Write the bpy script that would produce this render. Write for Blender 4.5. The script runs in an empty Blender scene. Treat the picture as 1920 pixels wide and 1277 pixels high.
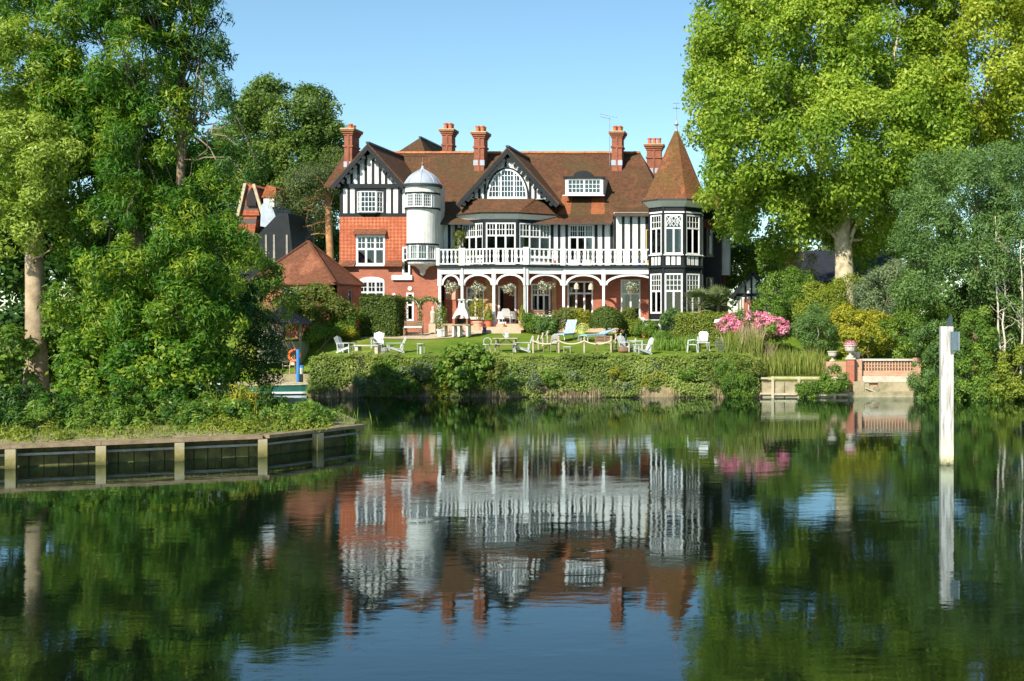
import bpy, math, random
import numpy as np
from mathutils import Vector

# ------------------------------------------------------------------ camera, sky, sun, exposure
scene = bpy.context.scene
COL = scene.collection
F = 2200.0          # focal length in photo pixels (1920 wide)
CZ = 3.75           # eye height above the river
UX, VY = 1500.0, 600.0   # principal point of the shifted lens, photo pixels
cam_d = bpy.data.cameras.new("camera")
cam = bpy.data.objects.new("camera", cam_d); COL.objects.link(cam)
cam.location = (0, 0, CZ); cam.rotation_euler = (math.pi / 2, 0, 0)
cam_d.sensor_fit = 'HORIZONTAL'; cam_d.sensor_width = 36.0
cam_d.lens = 36.0 * F / 1920.0
cam_d.shift_x = (960 - UX) / 1920.0
cam_d.shift_y = -(638.5 - VY) / 1920.0
cam_d.clip_start = 0.1; cam_d.clip_end = 8000
scene.camera = cam

SUN_EL, SUN_AZ = 38.0, 23.0      # elevation; degrees the sun stands to the left behind the camera
world = bpy.data.worlds.new("World"); scene.world = world; world.use_nodes = True
wn = world.node_tree; wn.nodes.clear()
sky = wn.nodes.new('ShaderNodeTexSky'); sky.sky_type = 'NISHITA'; sky.sun_disc = False
sky.sun_elevation = math.radians(SUN_EL); sky.sun_rotation = math.radians(180 + SUN_AZ)
sky.altitude = 0; sky.air_density = 1.0; sky.dust_density = 0.0; sky.ozone_density = 2.8
bg = wn.nodes.new('ShaderNodeBackground'); bg.inputs['Strength'].default_value = 0.104
wo = wn.nodes.new('ShaderNodeOutputWorld')
tint = wn.nodes.new('ShaderNodeMix'); tint.data_type = 'RGBA'; tint.blend_type = 'MULTIPLY'; tint.inputs[0].default_value = 1.0
tint.inputs[7].default_value = (0.88, 1.02, 0.97, 1)      # even, slightly cyan clear air
wn.links.new(sky.outputs[0], tint.inputs[6]); wn.links.new(tint.outputs[2], bg.inputs[0]); wn.links.new(bg.outputs[0], wo.inputs[0])
sun_d = bpy.data.lights.new("sun", 'SUN'); sun_d.energy = 5.0; sun_d.angle = math.radians(0.5); sun_d.color = (1.0, 0.94, 0.83)
sun = bpy.data.objects.new("sun", sun_d); COL.objects.link(sun)
sa, se = math.radians(SUN_AZ), math.radians(SUN_EL)
sun.rotation_euler = Vector((math.sin(sa) * math.cos(se), math.cos(sa) * math.cos(se), -math.sin(se))).to_track_quat('-Z', 'Y').to_euler()
sun.location = (-60, -60, 60)
scene.view_settings.view_transform = 'Standard'; scene.view_settings.look = 'None'
scene.view_settings.exposure = 0.74; scene.view_settings.gamma = 1.0
scene.view_settings.use_curve_mapping = False

rng = np.random.default_rng(7)
random.seed(7)

# ------------------------------------------------------------------ helpers
def ux(u, Y): return (u - UX) * Y / F
def vz(v, Y): return CZ - (v - VY) * Y / F
def at(u, v, Y): return Vector((ux(u, Y), Y, vz(v, Y)))
def V(*a): return Vector(a)

def wloc(o):
    l = Vector((0, 0, 0))
    while o is not None:
        l = l + o.location; o = o.parent
    return l

def tag(o, label=None, cat=None, group=None, kind=None):
    if label: o['label'] = label
    if cat: o['category'] = cat
    if group: o['group'] = group
    if kind: o['kind'] = kind
    return o

def thing(name, label, cat, loc=(0, 0, 0), rotz=0.0, group=None):
    o = bpy.data.objects.new(name, None); COL.objects.link(o)
    o.empty_display_size = 0.3
    o.location = loc; o.rotation_euler = (0, 0, rotz)
    return tag(o, label, cat, group)

class MB:
    def __init__(s): s.v = []; s.f = []
    def poly(s, pts):
        b = len(s.v); s.v += [tuple(p) for p in pts]; s.f.append(tuple(range(b, b + len(pts)))); return s
    def hexa(s, c):   # 8 corners: bottom 0-3 ccw, top 4-7
        b = len(s.v); s.v += [tuple(p) for p in c]
        for q in ((0, 3, 2, 1), (4, 5, 6, 7), (0, 1, 5, 4), (1, 2, 6, 5), (2, 3, 7, 6), (3, 0, 4, 7)):
            s.f.append(tuple(b + i for i in q))
        return s
    def box(s, x0, x1, y0, y1, z0, z1):
        return s.hexa([(x0, y0, z0), (x1, y0, z0), (x1, y1, z0), (x0, y1, z0), (x0, y0, z1), (x1, y0, z1), (x1, y1, z1), (x0, y1, z1)])
    def pbox(s, pl, a0, a1, b0, b1, c0, c1):
        P = pl.p
        return s.hexa([P(a0, b0, c1), P(a1, b0, c1), P(a1, b0, c0), P(a0, b0, c0), P(a0, b1, c1), P(a1, b1, c1), P(a1, b1, c0), P(a0, b1, c0)])
    def bar(s, p, q, w, h=None, up=(0, 0, 1)):
        p = Vector(p); q = Vector(q); h = h or w
        d = (q - p).normalized(); up = Vector(up)
        if abs(d.dot(up)) > 0.98: up = Vector((0, 1, 0))
        r = d.cross(up).normalized(); u2 = r.cross(d).normalized()
        r = r * w / 2; u2 = u2 * h / 2
        return s.hexa([p - r - u2, p + r - u2, q + r - u2, q - r - u2, p - r + u2, p + r + u2, q + r + u2, q - r + u2])
    def tube(s, pts, rad, n=8, cap=True):
        pts = [Vector(p) for p in pts]
        if not hasattr(rad, '__len__'): rad = [rad] * len(pts)
        rings = []
        for i, p in enumerate(pts):
            d = (pts[min(i + 1, len(pts) - 1)] - pts[max(i - 1, 0)])
            d = d.normalized() if d.length > 1e-6 else Vector((0, 0, 1))
            a = Vector((1, 0, 0)) if abs(d.x) < 0.9 else Vector((0, 1, 0))
            e1 = d.cross(a).normalized(); e2 = d.cross(e1).normalized()
            b = len(s.v)
            for k in range(n):
                t = 2 * math.pi * k / n
                s.v.append(tuple(p + (e1 * math.cos(t) + e2 * math.sin(t)) * rad[i]))
            rings.append(b)
        for i in range(len(rings) - 1):
            for k in range(n):
                s.f.append((rings[i] + k, rings[i] + (k + 1) % n, rings[i + 1] + (k + 1) % n, rings[i + 1] + k))
        if cap:
            s.f.append(tuple(rings[0] + k for k in reversed(range(n)))); s.f.append(tuple(rings[-1] + k for k in range(n)))
        return s
    def lathe(s, cx, cy, prof, n=16, a0=0.0, a1=2 * math.pi, rot=0.0):
        full = abs(a1 - a0 - 2 * math.pi) < 1e-6
        m = n if full else n + 1
        rings = []
        for r, z in prof:
            b = len(s.v)
            for k in range(m):
                t = rot + a0 + (a1 - a0) * k / n
                s.v.append((cx + r * math.cos(t), cy + r * math.sin(t), z))
            rings.append(b)
        for i in range(len(rings) - 1):
            for k in range(n):
                k2 = (k + 1) % m
                s.f.append((rings[i] + k, rings[i] + k2, rings[i + 1] + k2, rings[i + 1] + k))
        if full:
            if prof[0][0] > 1e-4: s.f.append(tuple(rings[0] + k for k in reversed(range(n))))
            if prof[-1][0] > 1e-4: s.f.append(tuple(rings[-1] + k for k in range(n)))
        return s
    def prism(s, pts, off):    # planar polygon extruded by off
        pts = [Vector(p) for p in pts]; off = Vector(off); n = len(pts); b = len(s.v)
        s.v += [tuple(p) for p in pts] + [tuple(p + off) for p in pts]
        s.f.append(tuple(b + i for i in range(n))); s.f.append(tuple(b + n + i for i in reversed(range(n))))
        for i in range(n):
            j = (i + 1) % n; s.f.append((b + i, b + n + i, b + n + j, b + j))
        return s
    def build(s, name, mat, parent=None, local=False, smooth=False, origin=None):
        me = bpy.data.meshes.new(name)
        vs = np.array(s.v, dtype=np.float64).reshape(-1, 3)
        loc = Vector((0, 0, 0))
        if not local:
            if parent is not None: off = wloc(parent)
            elif origin is not None: off = Vector(origin)
            else:
                off = Vector(((vs[:, 0].min() + vs[:, 0].max()) / 2, (vs[:, 1].min() + vs[:, 1].max()) / 2, vs[:, 2].min()))
            vw = vs
            vs = vs - np.array(off)
            if parent is None: loc = off
        else: vw = vs
        me.from_pydata(vs.tolist(), [], s.f)
        # metre-scaled uv: along the horizontal tangent and up the face
        n = len(me.polygons); nr = np.zeros(n * 3); me.polygons.foreach_get('normal', nr); nr = nr.reshape(-1, 3)
        tx = np.stack([-nr[:, 1], nr[:, 0], np.zeros(n)], 1); ln = np.linalg.norm(tx, axis=1)
        flat = ln < 1e-3; tx[flat] = (1, 0, 0); ln[flat] = 1; tx /= ln[:, None]
        bt = np.cross(nr, tx)
        tot = np.zeros(n, dtype=np.int32); me.polygons.foreach_get('loop_total', tot)
        li = np.zeros(len(me.loops), dtype=np.int32); me.loops.foreach_get('vertex_index', li)
        pi = np.repeat(np.arange(n), tot); pw = vw[li]
        uv = np.stack([(pw * tx[pi]).sum(1), (pw * bt[pi]).sum(1)], 1)
        me.uv_layers.new(name='UVMap').data.foreach_set('uv', uv.ravel().astype(np.float32))
        if smooth: me.polygons.foreach_set('use_smooth', np.ones(n, dtype=bool))
        me.materials.append(MAT[mat]); me.update()
        o = bpy.data.objects.new(name, me); COL.objects.link(o)
        o.location = loc
        if parent is not None: o.parent = parent
        return o

class Plane:   # a upright wall plane: a along t, b = world z, c outward
    def __init__(s, x, y, t=(1, 0), ):
        s.o = Vector((x, y, 0)); tt = Vector((t[0], t[1], 0)).normalized(); s.t = tt
        s.n = Vector((tt.y, -tt.x, 0))
    def p(s, a, b, c=0.0):
        q = s.o + s.t * a + s.n * c; q.z = b; return q

def copy_tree(o, parent=None):
    c = o.copy(); COL.objects.link(c); c.parent = parent
    for ch in list(o.children): copy_tree(ch, c)
    return c

# ------------------------------------------------------------------ materials
MAT = {}
def nodes(name):
    m = bpy.data.materials.new(name); m.use_nodes = True; MAT[name] = m
    nt = m.node_tree; nt.nodes.clear()
    out = nt.nodes.new('ShaderNodeOutputMaterial')
    return m, nt, out
def N(nt, typ, **kw):
    n = nt.nodes.new(typ)
    for k, v in kw.items(): setattr(n, k, v)
    return n
def ramp(nt, stops, fac=None):
    r = N(nt, 'ShaderNodeValToRGB'); cr = r.color_ramp
    while len(cr.elements) > 1: cr.elements.remove(cr.elements[0])
    for i, (p, c) in enumerate(stops):
        e = cr.elements[0] if i == 0 else cr.elements.new(p)
        e.position = p; e.color = (*c, 1)
    if fac is not None: nt.links.new(fac, r.inputs[0])
    return r
def noise(nt, vec, scale, detail=4, rough=0.6, dist=0.0):
    n = N(nt, 'ShaderNodeTexNoise'); n.inputs['Scale'].default_value = scale; n.inputs['Detail'].default_value = detail
    n.inputs['Roughness'].default_value = rough; n.inputs['Distortion'].default_value = dist
    nt.links.new(vec, n.inputs['Vector']); return n
def mixc(nt, fac, a, b, mode='MIX'):
    m = N(nt, 'ShaderNodeMix'); m.data_type = 'RGBA'; m.blend_type = mode
    for s, val in ((0, fac), (6, a), (7, b)):
        if isinstance(val, (int, float)): m.inputs[s].default_value = val
        elif isinstance(val, tuple): m.inputs[s].default_value = (*val, 1)
        else: nt.links.new(val, m.inputs[s])
    return m.outputs[2]
def bsdf(nt, out, col, rough=0.7, spec=0.3, bump=None, bstr=0.3, bdist=0.02, metal=0.0):
    b = N(nt, 'ShaderNodeBsdfPrincipled')
    if isinstance(col, tuple): b.inputs['Base Color'].default_value = (*col, 1)
    else: nt.links.new(col, b.inputs['Base Color'])
    b.inputs['Roughness'].default_value = rough; b.inputs['Specular IOR Level'].default_value = spec; b.inputs['Metallic'].default_value = metal
    if bump is not None:
        bp = N(nt, 'ShaderNodeBump'); bp.inputs['Strength'].default_value = bstr; bp.inputs['Distance'].default_value = bdist
        nt.links.new(bump, bp.inputs['Height']); nt.links.new(bp.outputs[0], b.inputs['Normal'])
    nt.links.new(b.outputs[0], out.inputs['Surface']); return b
def geo_pos(nt): return N(nt, 'ShaderNodeNewGeometry').outputs['Position']
def uvc(nt): return N(nt, 'ShaderNodeUVMap').outputs[0]

def plain(name, c1, c2=None, scale=4.0, rough=0.6, spec=0.3, bstr=0.15, metal=0.0, fine=30.0):
    m, nt, out = nodes(name)
    pos = geo_pos(nt)
    n1 = noise(nt, pos, scale, 6, 0.65)
    c2 = c2 or tuple(x * 0.75 for x in c1)
    r = ramp(nt, [(0.32, c2), (0.62, c1)], n1.outputs[0])
    n2 = noise(nt, pos, fine, 3)
    bsdf(nt, out, r.outputs[0], rough, spec, n2.outputs[0], bstr, 0.02, metal)
    return m

def brickmat(name, c1, c2, mortar, bw=0.225, bh=0.075, ms=0.008, stain=(0.12, 0.05, 0.03), samt=0.35, bstr=0.4):
    m, nt, out = nodes(name); uv = uvc(nt)
    bt = N(nt, 'ShaderNodeTexBrick'); bt.inputs['Scale'].default_value = 1.0
    bt.inputs['Brick Width'].default_value = bw; bt.inputs['Row Height'].default_value = bh; bt.inputs['Mortar Size'].default_value = ms
    bt.inputs['Mortar Smooth'].default_value = 0.1; bt.inputs['Bias'].default_value = 0.0
    bt.inputs['Color1'].default_value = (*c1, 1); bt.inputs['Color2'].default_value = (*c2, 1); bt.inputs['Mortar'].default_value = (*mortar, 1)
    nt.links.new(uv, bt.inputs['Vector'])
    n1 = noise(nt, geo_pos(nt), 0.9, 6, 0.7)
    r = ramp(nt, [(0.42, (0, 0, 0)), (0.68, (1, 1, 1))], n1.outputs[0])
    sm = N(nt, 'ShaderNodeMath', operation='MULTIPLY'); sm.inputs[1].default_value = samt; nt.links.new(r.outputs[0], sm.inputs[0])
    c = mixc(nt, sm.outputs[0], bt.outputs['Color'], stain)
    inv = N(nt, 'ShaderNodeMath', operation='SUBTRACT'); inv.inputs[0].default_value = 1.0; nt.links.new(bt.outputs['Fac'], inv.inputs[1])
    bsdf(nt, out, c, 0.85, 0.2, inv.outputs[0], bstr, 0.01)

def tilemat(name, base, moss, fresh, amt=0.5, bw=0.17, bh=0.105, band=None):
    m, nt, out = nodes(name); uv = uvc(nt); pos = geo_pos(nt)
    bt = N(nt, 'ShaderNodeTexBrick'); bt.inputs['Scale'].default_value = 1.0
    bt.inputs['Brick Width'].default_value = bw; bt.inputs['Row Height'].default_value = bh; bt.inputs['Mortar Size'].default_value = 0.006
    bt.inputs['Color1'].default_value = (*base, 1); bt.inputs['Color2'].default_value = (*tuple(x * 0.62 for x in base), 1)
    bt.inputs['Mortar'].default_value = (*tuple(x * 0.3 for x in base), 1)
    nt.links.new(uv, bt.inputs['Vector'])
    n1 = noise(nt, pos, 0.42, 7, 0.68, 0.4)
    r1 = ramp(nt, [(0.36, (1, 1, 1)), (0.56, (0, 0, 0))], n1.outputs[0])
    f1 = N(nt, 'ShaderNodeMath', operation='MULTIPLY'); f1.inputs[1].default_value = 0.75; nt.links.new(r1.outputs[0], f1.inputs[0])
    c = mixc(nt, f1.outputs[0], bt.outputs['Color'], moss)
    n2 = noise(nt, pos, 0.55, 6, 0.7, 0.6); n2.inputs['Detail'].default_value = 8
    r2 = ramp(nt, [(0.54, (0, 0, 0)), (0.68, (1, 1, 1))], n2.outputs[0])
    f2 = N(nt, 'ShaderNodeMath', operation='MULTIPLY'); f2.inputs[1].default_value = amt; nt.links.new(r2.outputs[0], f2.inputs[0])
    c = mixc(nt, f2.outputs[0], c, fresh)
    n3 = noise(nt, pos, 9.0, 5, 0.8)
    r3 = ramp(nt, [(0.3, (0.62, 0.6, 0.58)), (0.7, (1.25, 1.22, 1.18))], n3.outputs[0])
    c = mixc(nt, 1.0, c, r3.outputs[0], 'MULTIPLY')
    # each course: saw tooth up the slope
    sx = N(nt, 'ShaderNodeSeparateXYZ'); nt.links.new(uv, sx.inputs[0])
    dv = N(nt, 'ShaderNodeMath', operation='DIVIDE'); dv.inputs[1].default_value = bh; nt.links.new(sx.outputs[1], dv.inputs[0])
    fr = N(nt, 'ShaderNodeMath', operation='FRACT'); nt.links.new(dv.outputs[0], fr.inputs[0])
    iv = N(nt, 'ShaderNodeMath', operation='SUBTRACT'); iv.inputs[0].default_value = 1.0; nt.links.new(fr.outputs[0], iv.inputs[1])
    ad = N(nt, 'ShaderNodeMath', operation='ADD'); nt.links.new(iv.outputs[0], ad.inputs[0])
    m3 = N(nt, 'ShaderNodeMath', operation='MULTIPLY'); m3.inputs[1].default_value = 1.5; nt.links.new(n3.outputs[0], m3.inputs[0]); nt.links.new(m3.outputs[0], ad.inputs[1])
    if band:   # alternating courses of two clay colours
        w = N(nt, 'ShaderNodeMath', operation='DIVIDE'); w.inputs[1].default_value = band[0]; nt.links.new(sx.outputs[1], w.inputs[0])
        wf = N(nt, 'ShaderNodeMath', operation='FRACT'); nt.links.new(w.outputs[0], wf.inputs[0])
        g = N(nt, 'ShaderNodeMath', operation='GREATER_THAN'); g.inputs[1].default_value = 0.62; nt.links.new(wf.outputs[0], g.inputs[0])
        c = mixc(nt, g.outputs[0], c, band[1])
    bsdf(nt, out, c, 0.85, 0.2, ad.outputs[0], 0.55, 0.025)

def leafmat(name, dark, mid, light, trans=0.35, rough=0.5):
    m, nt, out = nodes(name)
    a = N(nt, 'ShaderNodeAttribute'); a.attribute_name = 'rnd'
    r = ramp(nt, [(0.0, dark), (0.5, mid), (1.0, light)], a.outputs['Fac'])
    b = N(nt, 'ShaderNodeBsdfPrincipled'); nt.links.new(r.outputs[0], b.inputs['Base Color'])
    b.inputs['Roughness'].default_value = rough; b.inputs['Specular IOR Level'].default_value = 0.25
    t = N(nt, 'ShaderNodeBsdfTranslucent')
    tc = mixc(nt, 1.0, r.outputs[0], (1.25, 1.3, 0.6), 'MULTIPLY'); nt.links.new(tc, t.inputs[0])
    mx = N(nt, 'ShaderNodeMixShader'); mx.inputs[0].default_value = trans
    nt.links.new(b.outputs[0], mx.inputs[1]); nt.links.new(t.outputs[0], mx.inputs[2]); nt.links.new(mx.outputs[0], out.inputs['Surface'])

plain('white_paint', (0.74, 0.74, 0.72), (0.62, 0.62, 0.59), 2.5, 0.45, 0.4, 0.05)
def rendermat():   # lime-washed render with rain streaks and blotches
    m, nt, out = nodes('white_render'); pos = geo_pos(nt)
    n1 = noise(nt, pos, 1.3, 6, 0.65); r = ramp(nt, [(0.3, (0.60, 0.585, 0.535)), (0.6, (0.73, 0.73, 0.70))], n1.outputs[0])
    mp = N(nt, 'ShaderNodeMapping'); mp.inputs['Scale'].default_value = (7, 7, 0.45); nt.links.new(pos, mp.inputs['Vector'])
    n2 = noise(nt, mp.outputs[0], 1.0, 5, 0.7); r2 = ramp(nt, [(0.34, (0.66, 0.64, 0.58)), (0.54, (1, 1, 1))], n2.outputs[0])
    c = mixc(nt, 1.0, r.outputs[0], r2.outputs[0], 'MULTIPLY')
    n3 = noise(nt, pos, 30, 3); bsdf(nt, out, c, 0.85, 0.2, n3.outputs[0], 0.15, 0.02)
rendermat()
plain('black_timber', (0.013, 0.016, 0.018), (0.007, 0.009, 0.010), 2.0, 0.6, 0.22, 0.2)
plain('lead', (0.36, 0.40, 0.45), (0.26, 0.29, 0.33), 1.5, 0.45, 0.4, 0.1)
plain('iron', (0.03, 0.05, 0.055), None, 5, 0.5, 0.4)
plain('gutter', (0.03, 0.035, 0.035), None, 5, 0.5, 0.4)
plain('dark_inside', (0.035, 0.03, 0.028), (0.02, 0.018, 0.016), 0.6, 0.9, 0.1)  # near-black colour stands in for the gloom of unlit interiors
plain('curtain', (0.70, 0.68, 0.58), (0.55, 0.52, 0.42), 3.0, 0.9, 0.1)
plain('curtain_plum', (0.16, 0.03, 0.10), None, 3.0, 0.9, 0.1)
plain('clay', (0.50, 0.17, 0.085), (0.38, 0.12, 0.06), 5.0, 0.85, 0.2)
plain('clay_pale', (0.62, 0.38, 0.27), (0.5, 0.28, 0.18), 5.0, 0.85, 0.2)
plain('ridge_clay', (0.45, 0.17, 0.07), (0.28, 0.11, 0.05), 2.0, 0.85, 0.2)
plain('stone', (0.52, 0.47, 0.38), (0.36, 0.32, 0.25), 3.0, 0.9, 0.2, 0.3)
plain('stone_moss', (0.45, 0.40, 0.22), (0.30, 0.30, 0.12), 6.0, 0.9, 0.2, 0.3)
plain('paving', (0.50, 0.40, 0.28), (0.40, 0.31, 0.21), 2.0, 0.9, 0.2, 0.2)
plain('concrete', (0.36, 0.30, 0.19), (0.19, 0.17, 0.095), 2.2, 0.9, 0.2, 0.3)
plain('oak', (0.27, 0.20, 0.12), (0.15, 0.11, 0.065), 4.0, 0.8, 0.2, 0.3)
plain('oak_pale', (0.48, 0.41, 0.28), (0.31, 0.26, 0.17), 4.0, 0.8, 0.2, 0.3)
plain('oak_grey', (0.30, 0.28, 0.24), (0.19, 0.17, 0.14), 4.0, 0.8, 0.2, 0.3)
plain('teak', (0.24, 0.15, 0.08), (0.15, 0.09, 0.05), 5.0, 0.7, 0.3, 0.2)
plain('moss_shade_board', (0.12, 0.115, 0.035), (0.045, 0.04, 0.02), 2.5, 0.9, 0.2, 0.4)  # mossy boards, also darkened for the shade under the capping
plain('earth', (0.20, 0.16, 0.10), (0.12, 0.10, 0.06), 1.5, 0.95, 0.1, 0.5)
plain('path_dirt', (0.30, 0.25, 0.15), (0.12, 0.12, 0.05), 1.2, 0.95, 0.1, 0.4)
plain('bark', (0.27, 0.20, 0.13), (0.13, 0.10, 0.07), 3.0, 0.9, 0.15, 0.6, fine=14)
plain('bark_plane', (0.60, 0.51, 0.34), (0.28, 0.23, 0.14), 2.4, 0.85, 0.15, 0.4, fine=10)
plain('bark_pine', (0.50, 0.26, 0.11), (0.26, 0.14, 0.07), 2.0, 0.9, 0.15, 0.6, fine=12)
plain('bark_pale', (0.55, 0.50, 0.40), (0.36, 0.31, 0.23), 3.0, 0.85, 0.15, 0.3)
plain('twig_shade_core', (0.035, 0.045, 0.018), None, 3.0, 0.95, 0.1)  # twig mass, with the shade inside the hedge put into its colour
plain('plastic_white', (0.56, 0.57, 0.55), (0.40, 0.41, 0.38), 2.0, 0.4, 0.4, 0.02)
plain('plastic_sage', (0.50, 0.55, 0.42), None, 2.0, 0.5, 0.3, 0.02)
plain('felt_roof', (0.12, 0.105, 0.09), (0.075, 0.065, 0.055), 2.0, 0.9, 0.2, 0.3)
plain('gazebo_wood', (0.30, 0.29, 0.20), (0.20, 0.19, 0.13), 3.0, 0.8, 0.2, 0.2)
plain('pole_blue', (0.05, 0.24, 0.62), None, 3.0, 0.5, 0.3, 0.05)
plain('buoy_orange', (0.75, 0.16, 0.03), None, 3.0, 0.5, 0.3, 0.05)
plain('hull_green', (0.02, 0.13, 0.10), None, 3.0, 0.35, 0.5, 0.02)
plain('slate_dark', (0.02, 0.022, 0.028), (0.012, 0.014, 0.018), 2.0, 0.6, 0.3, 0.3)
plain('sign_teal', (0.05, 0.085, 0.10), (0.10, 0.14, 0.155), 14.0, 0.4, 0.4, 0.02)
plain('rope', (0.62, 0.55, 0.38), None, 8.0, 0.9, 0.1)
plain('lime_metal', (0.40, 0.47, 0.10), None, 3.0, 0.4, 0.4, 0.02)
plain('glaze_white', (0.66, 0.70, 0.72), None, 3.0, 0.25, 0.5, 0.02)
plain('glaze_blue', (0.03, 0.06, 0.22), None, 3.0, 0.25, 0.5, 0.02)
plain('yellow_paint', (0.72, 0.45, 0.08), None, 3.0, 0.5, 0.3, 0.02)
plain('petal_white', (0.82, 0.82, 0.74), None, 3.0, 0.7, 0.2, 0.02)
plain('petal_pink', (0.75, 0.22, 0.36), (0.62, 0.12, 0.26), 3.0, 0.7, 0.2, 0.02)
plain('straw', (0.46, 0.37, 0.20), (0.30, 0.24, 0.12), 3.0, 0.9, 0.1)
plain('tin', (0.25, 0.27, 0.28), None, 3.0, 0.4, 0.5, 0.02, 0.6)
plain('black_pot', (0.025, 0.025, 0.028), None, 3.0, 0.5, 0.4, 0.02)
brickmat('brick_red', (0.44, 0.125, 0.066), (0.33, 0.088, 0.048), (0.33, 0.21, 0.15), samt=0.45)
brickmat('brick_chimney', (0.37, 0.105, 0.056), (0.26, 0.072, 0.04), (0.22, 0.14, 0.09), stain=(0.10, 0.055, 0.03), samt=0.5)
brickmat('brick_garden', (0.40, 0.17, 0.095), (0.46, 0.26, 0.165), (0.44, 0.35, 0.25), stain=(0.3, 0.26, 0.16), samt=0.5)
brickmat('brick_buff', (0.50, 0.30, 0.13), (0.42, 0.23, 0.09), (0.4, 0.28, 0.16))
tilemat('roof_tile', (0.135, 0.063, 0.033), (0.075, 0.060, 0.024), (0.21, 0.080, 0.040), 0.65)
tilemat('roof_bright', (0.36, 0.115, 0.05), (0.22, 0.09, 0.035), (0.42, 0.15, 0.07), 0.5)
tilemat('roof_spire', (0.20, 0.085, 0.04), (0.13, 0.09, 0.025), (0.36, 0.13, 0.05), 0.7)
tilemat('roof_pavilion', (0.23, 0.085, 0.045), (0.13, 0.065, 0.035), (0.36, 0.15, 0.08), 0.7)
tilemat('roof_banded', (0.42, 0.12, 0.06), (0.35, 0.11, 0.06), (0.5, 0.2, 0.1), 0.4, band=(1.0, (0.10, 0.075, 0.065)))

def hungmat():   # tile hanging with a diamond pattern of paler clay
    m, nt, out = nodes('tile_hung'); uv = uvc(nt)
    bt = N(nt, 'ShaderNodeTexBrick'); bt.inputs['Scale'].default_value = 1.0
    bt.inputs['Brick Width'].default_value = 0.165; bt.inputs['Row Height'].default_value = 0.1; bt.inputs['Mortar Size'].default_value = 0.007
    bt.inputs['Color1'].default_value = (0.43, 0.115, 0.055, 1); bt.inputs['Color2'].default_value = (0.32, 0.082, 0.038, 1); bt.inputs['Mortar'].default_value = (0.20, 0.05, 0.025, 1)
    nt.links.new(uv, bt.inputs['Vector'])
    mp = N(nt, 'ShaderNodeMapping'); mp.inputs['Rotation'].default_value = (0, 0, math.radians(45)); nt.links.new(uv, mp.inputs['Vector'])
    ck = N(nt, 'ShaderNodeTexChecker'); ck.inputs['Scale'].default_value = 6.4; nt.links.new(mp.outputs[0], ck.inputs['Vector'])
    n1 = noise(nt, geo_pos(nt), 1.4, 5, 0.7); r = ramp(nt, [(0.38, (0.1, 0.1, 0.1)), (0.6, (0.9, 0.9, 0.9))], n1.outputs[0])
    mu = N(nt, 'ShaderNodeMath', operation='MULTIPLY'); nt.links.new(ck.outputs['Fac'], mu.inputs[0]); nt.links.new(r.outputs[0], mu.inputs[1])
    c = mixc(nt, mu.outputs[0], bt.outputs['Color'], (0.50, 0.185, 0.09))
    inv = N(nt, 'ShaderNodeMath', operation='SUBTRACT'); inv.inputs[0].default_value = 1.0; nt.links.new(bt.outputs['Fac'], inv.inputs[1])
    bsdf(nt, out, c, 0.85, 0.2, inv.outputs[0], 0.6, 0.015)
hungmat()

def glassmat():
    m, nt, out = nodes('glass')
    tr = N(nt, 'ShaderNodeBsdfTransparent'); tr.inputs[0].default_value = (0.86, 0.9, 0.9, 1)
    gl = N(nt, 'ShaderNodeBsdfGlossy'); gl.inputs['Roughness'].default_value = 0.02
    fr = N(nt, 'ShaderNodeFresnel'); fr.inputs[0].default_value = 1.6
    nz = noise(nt, geo_pos(nt), 1.3, 1); bp = N(nt, 'ShaderNodeBump'); bp.inputs['Strength'].default_value = 0.04; bp.inputs['Distance'].default_value = 0.05
    nt.links.new(nz.outputs[0], bp.inputs['Height']); nt.links.new(bp.outputs[0], gl.inputs['Normal'])
    mx = N(nt, 'ShaderNodeMixShader'); nt.links.new(fr.outputs[0], mx.inputs[0]); nt.links.new(tr.outputs[0], mx.inputs[1]); nt.links.new(gl.outputs[0], mx.inputs[2])
    nt.links.new(mx.outputs[0], out.inputs['Surface'])
glassmat()

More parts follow.
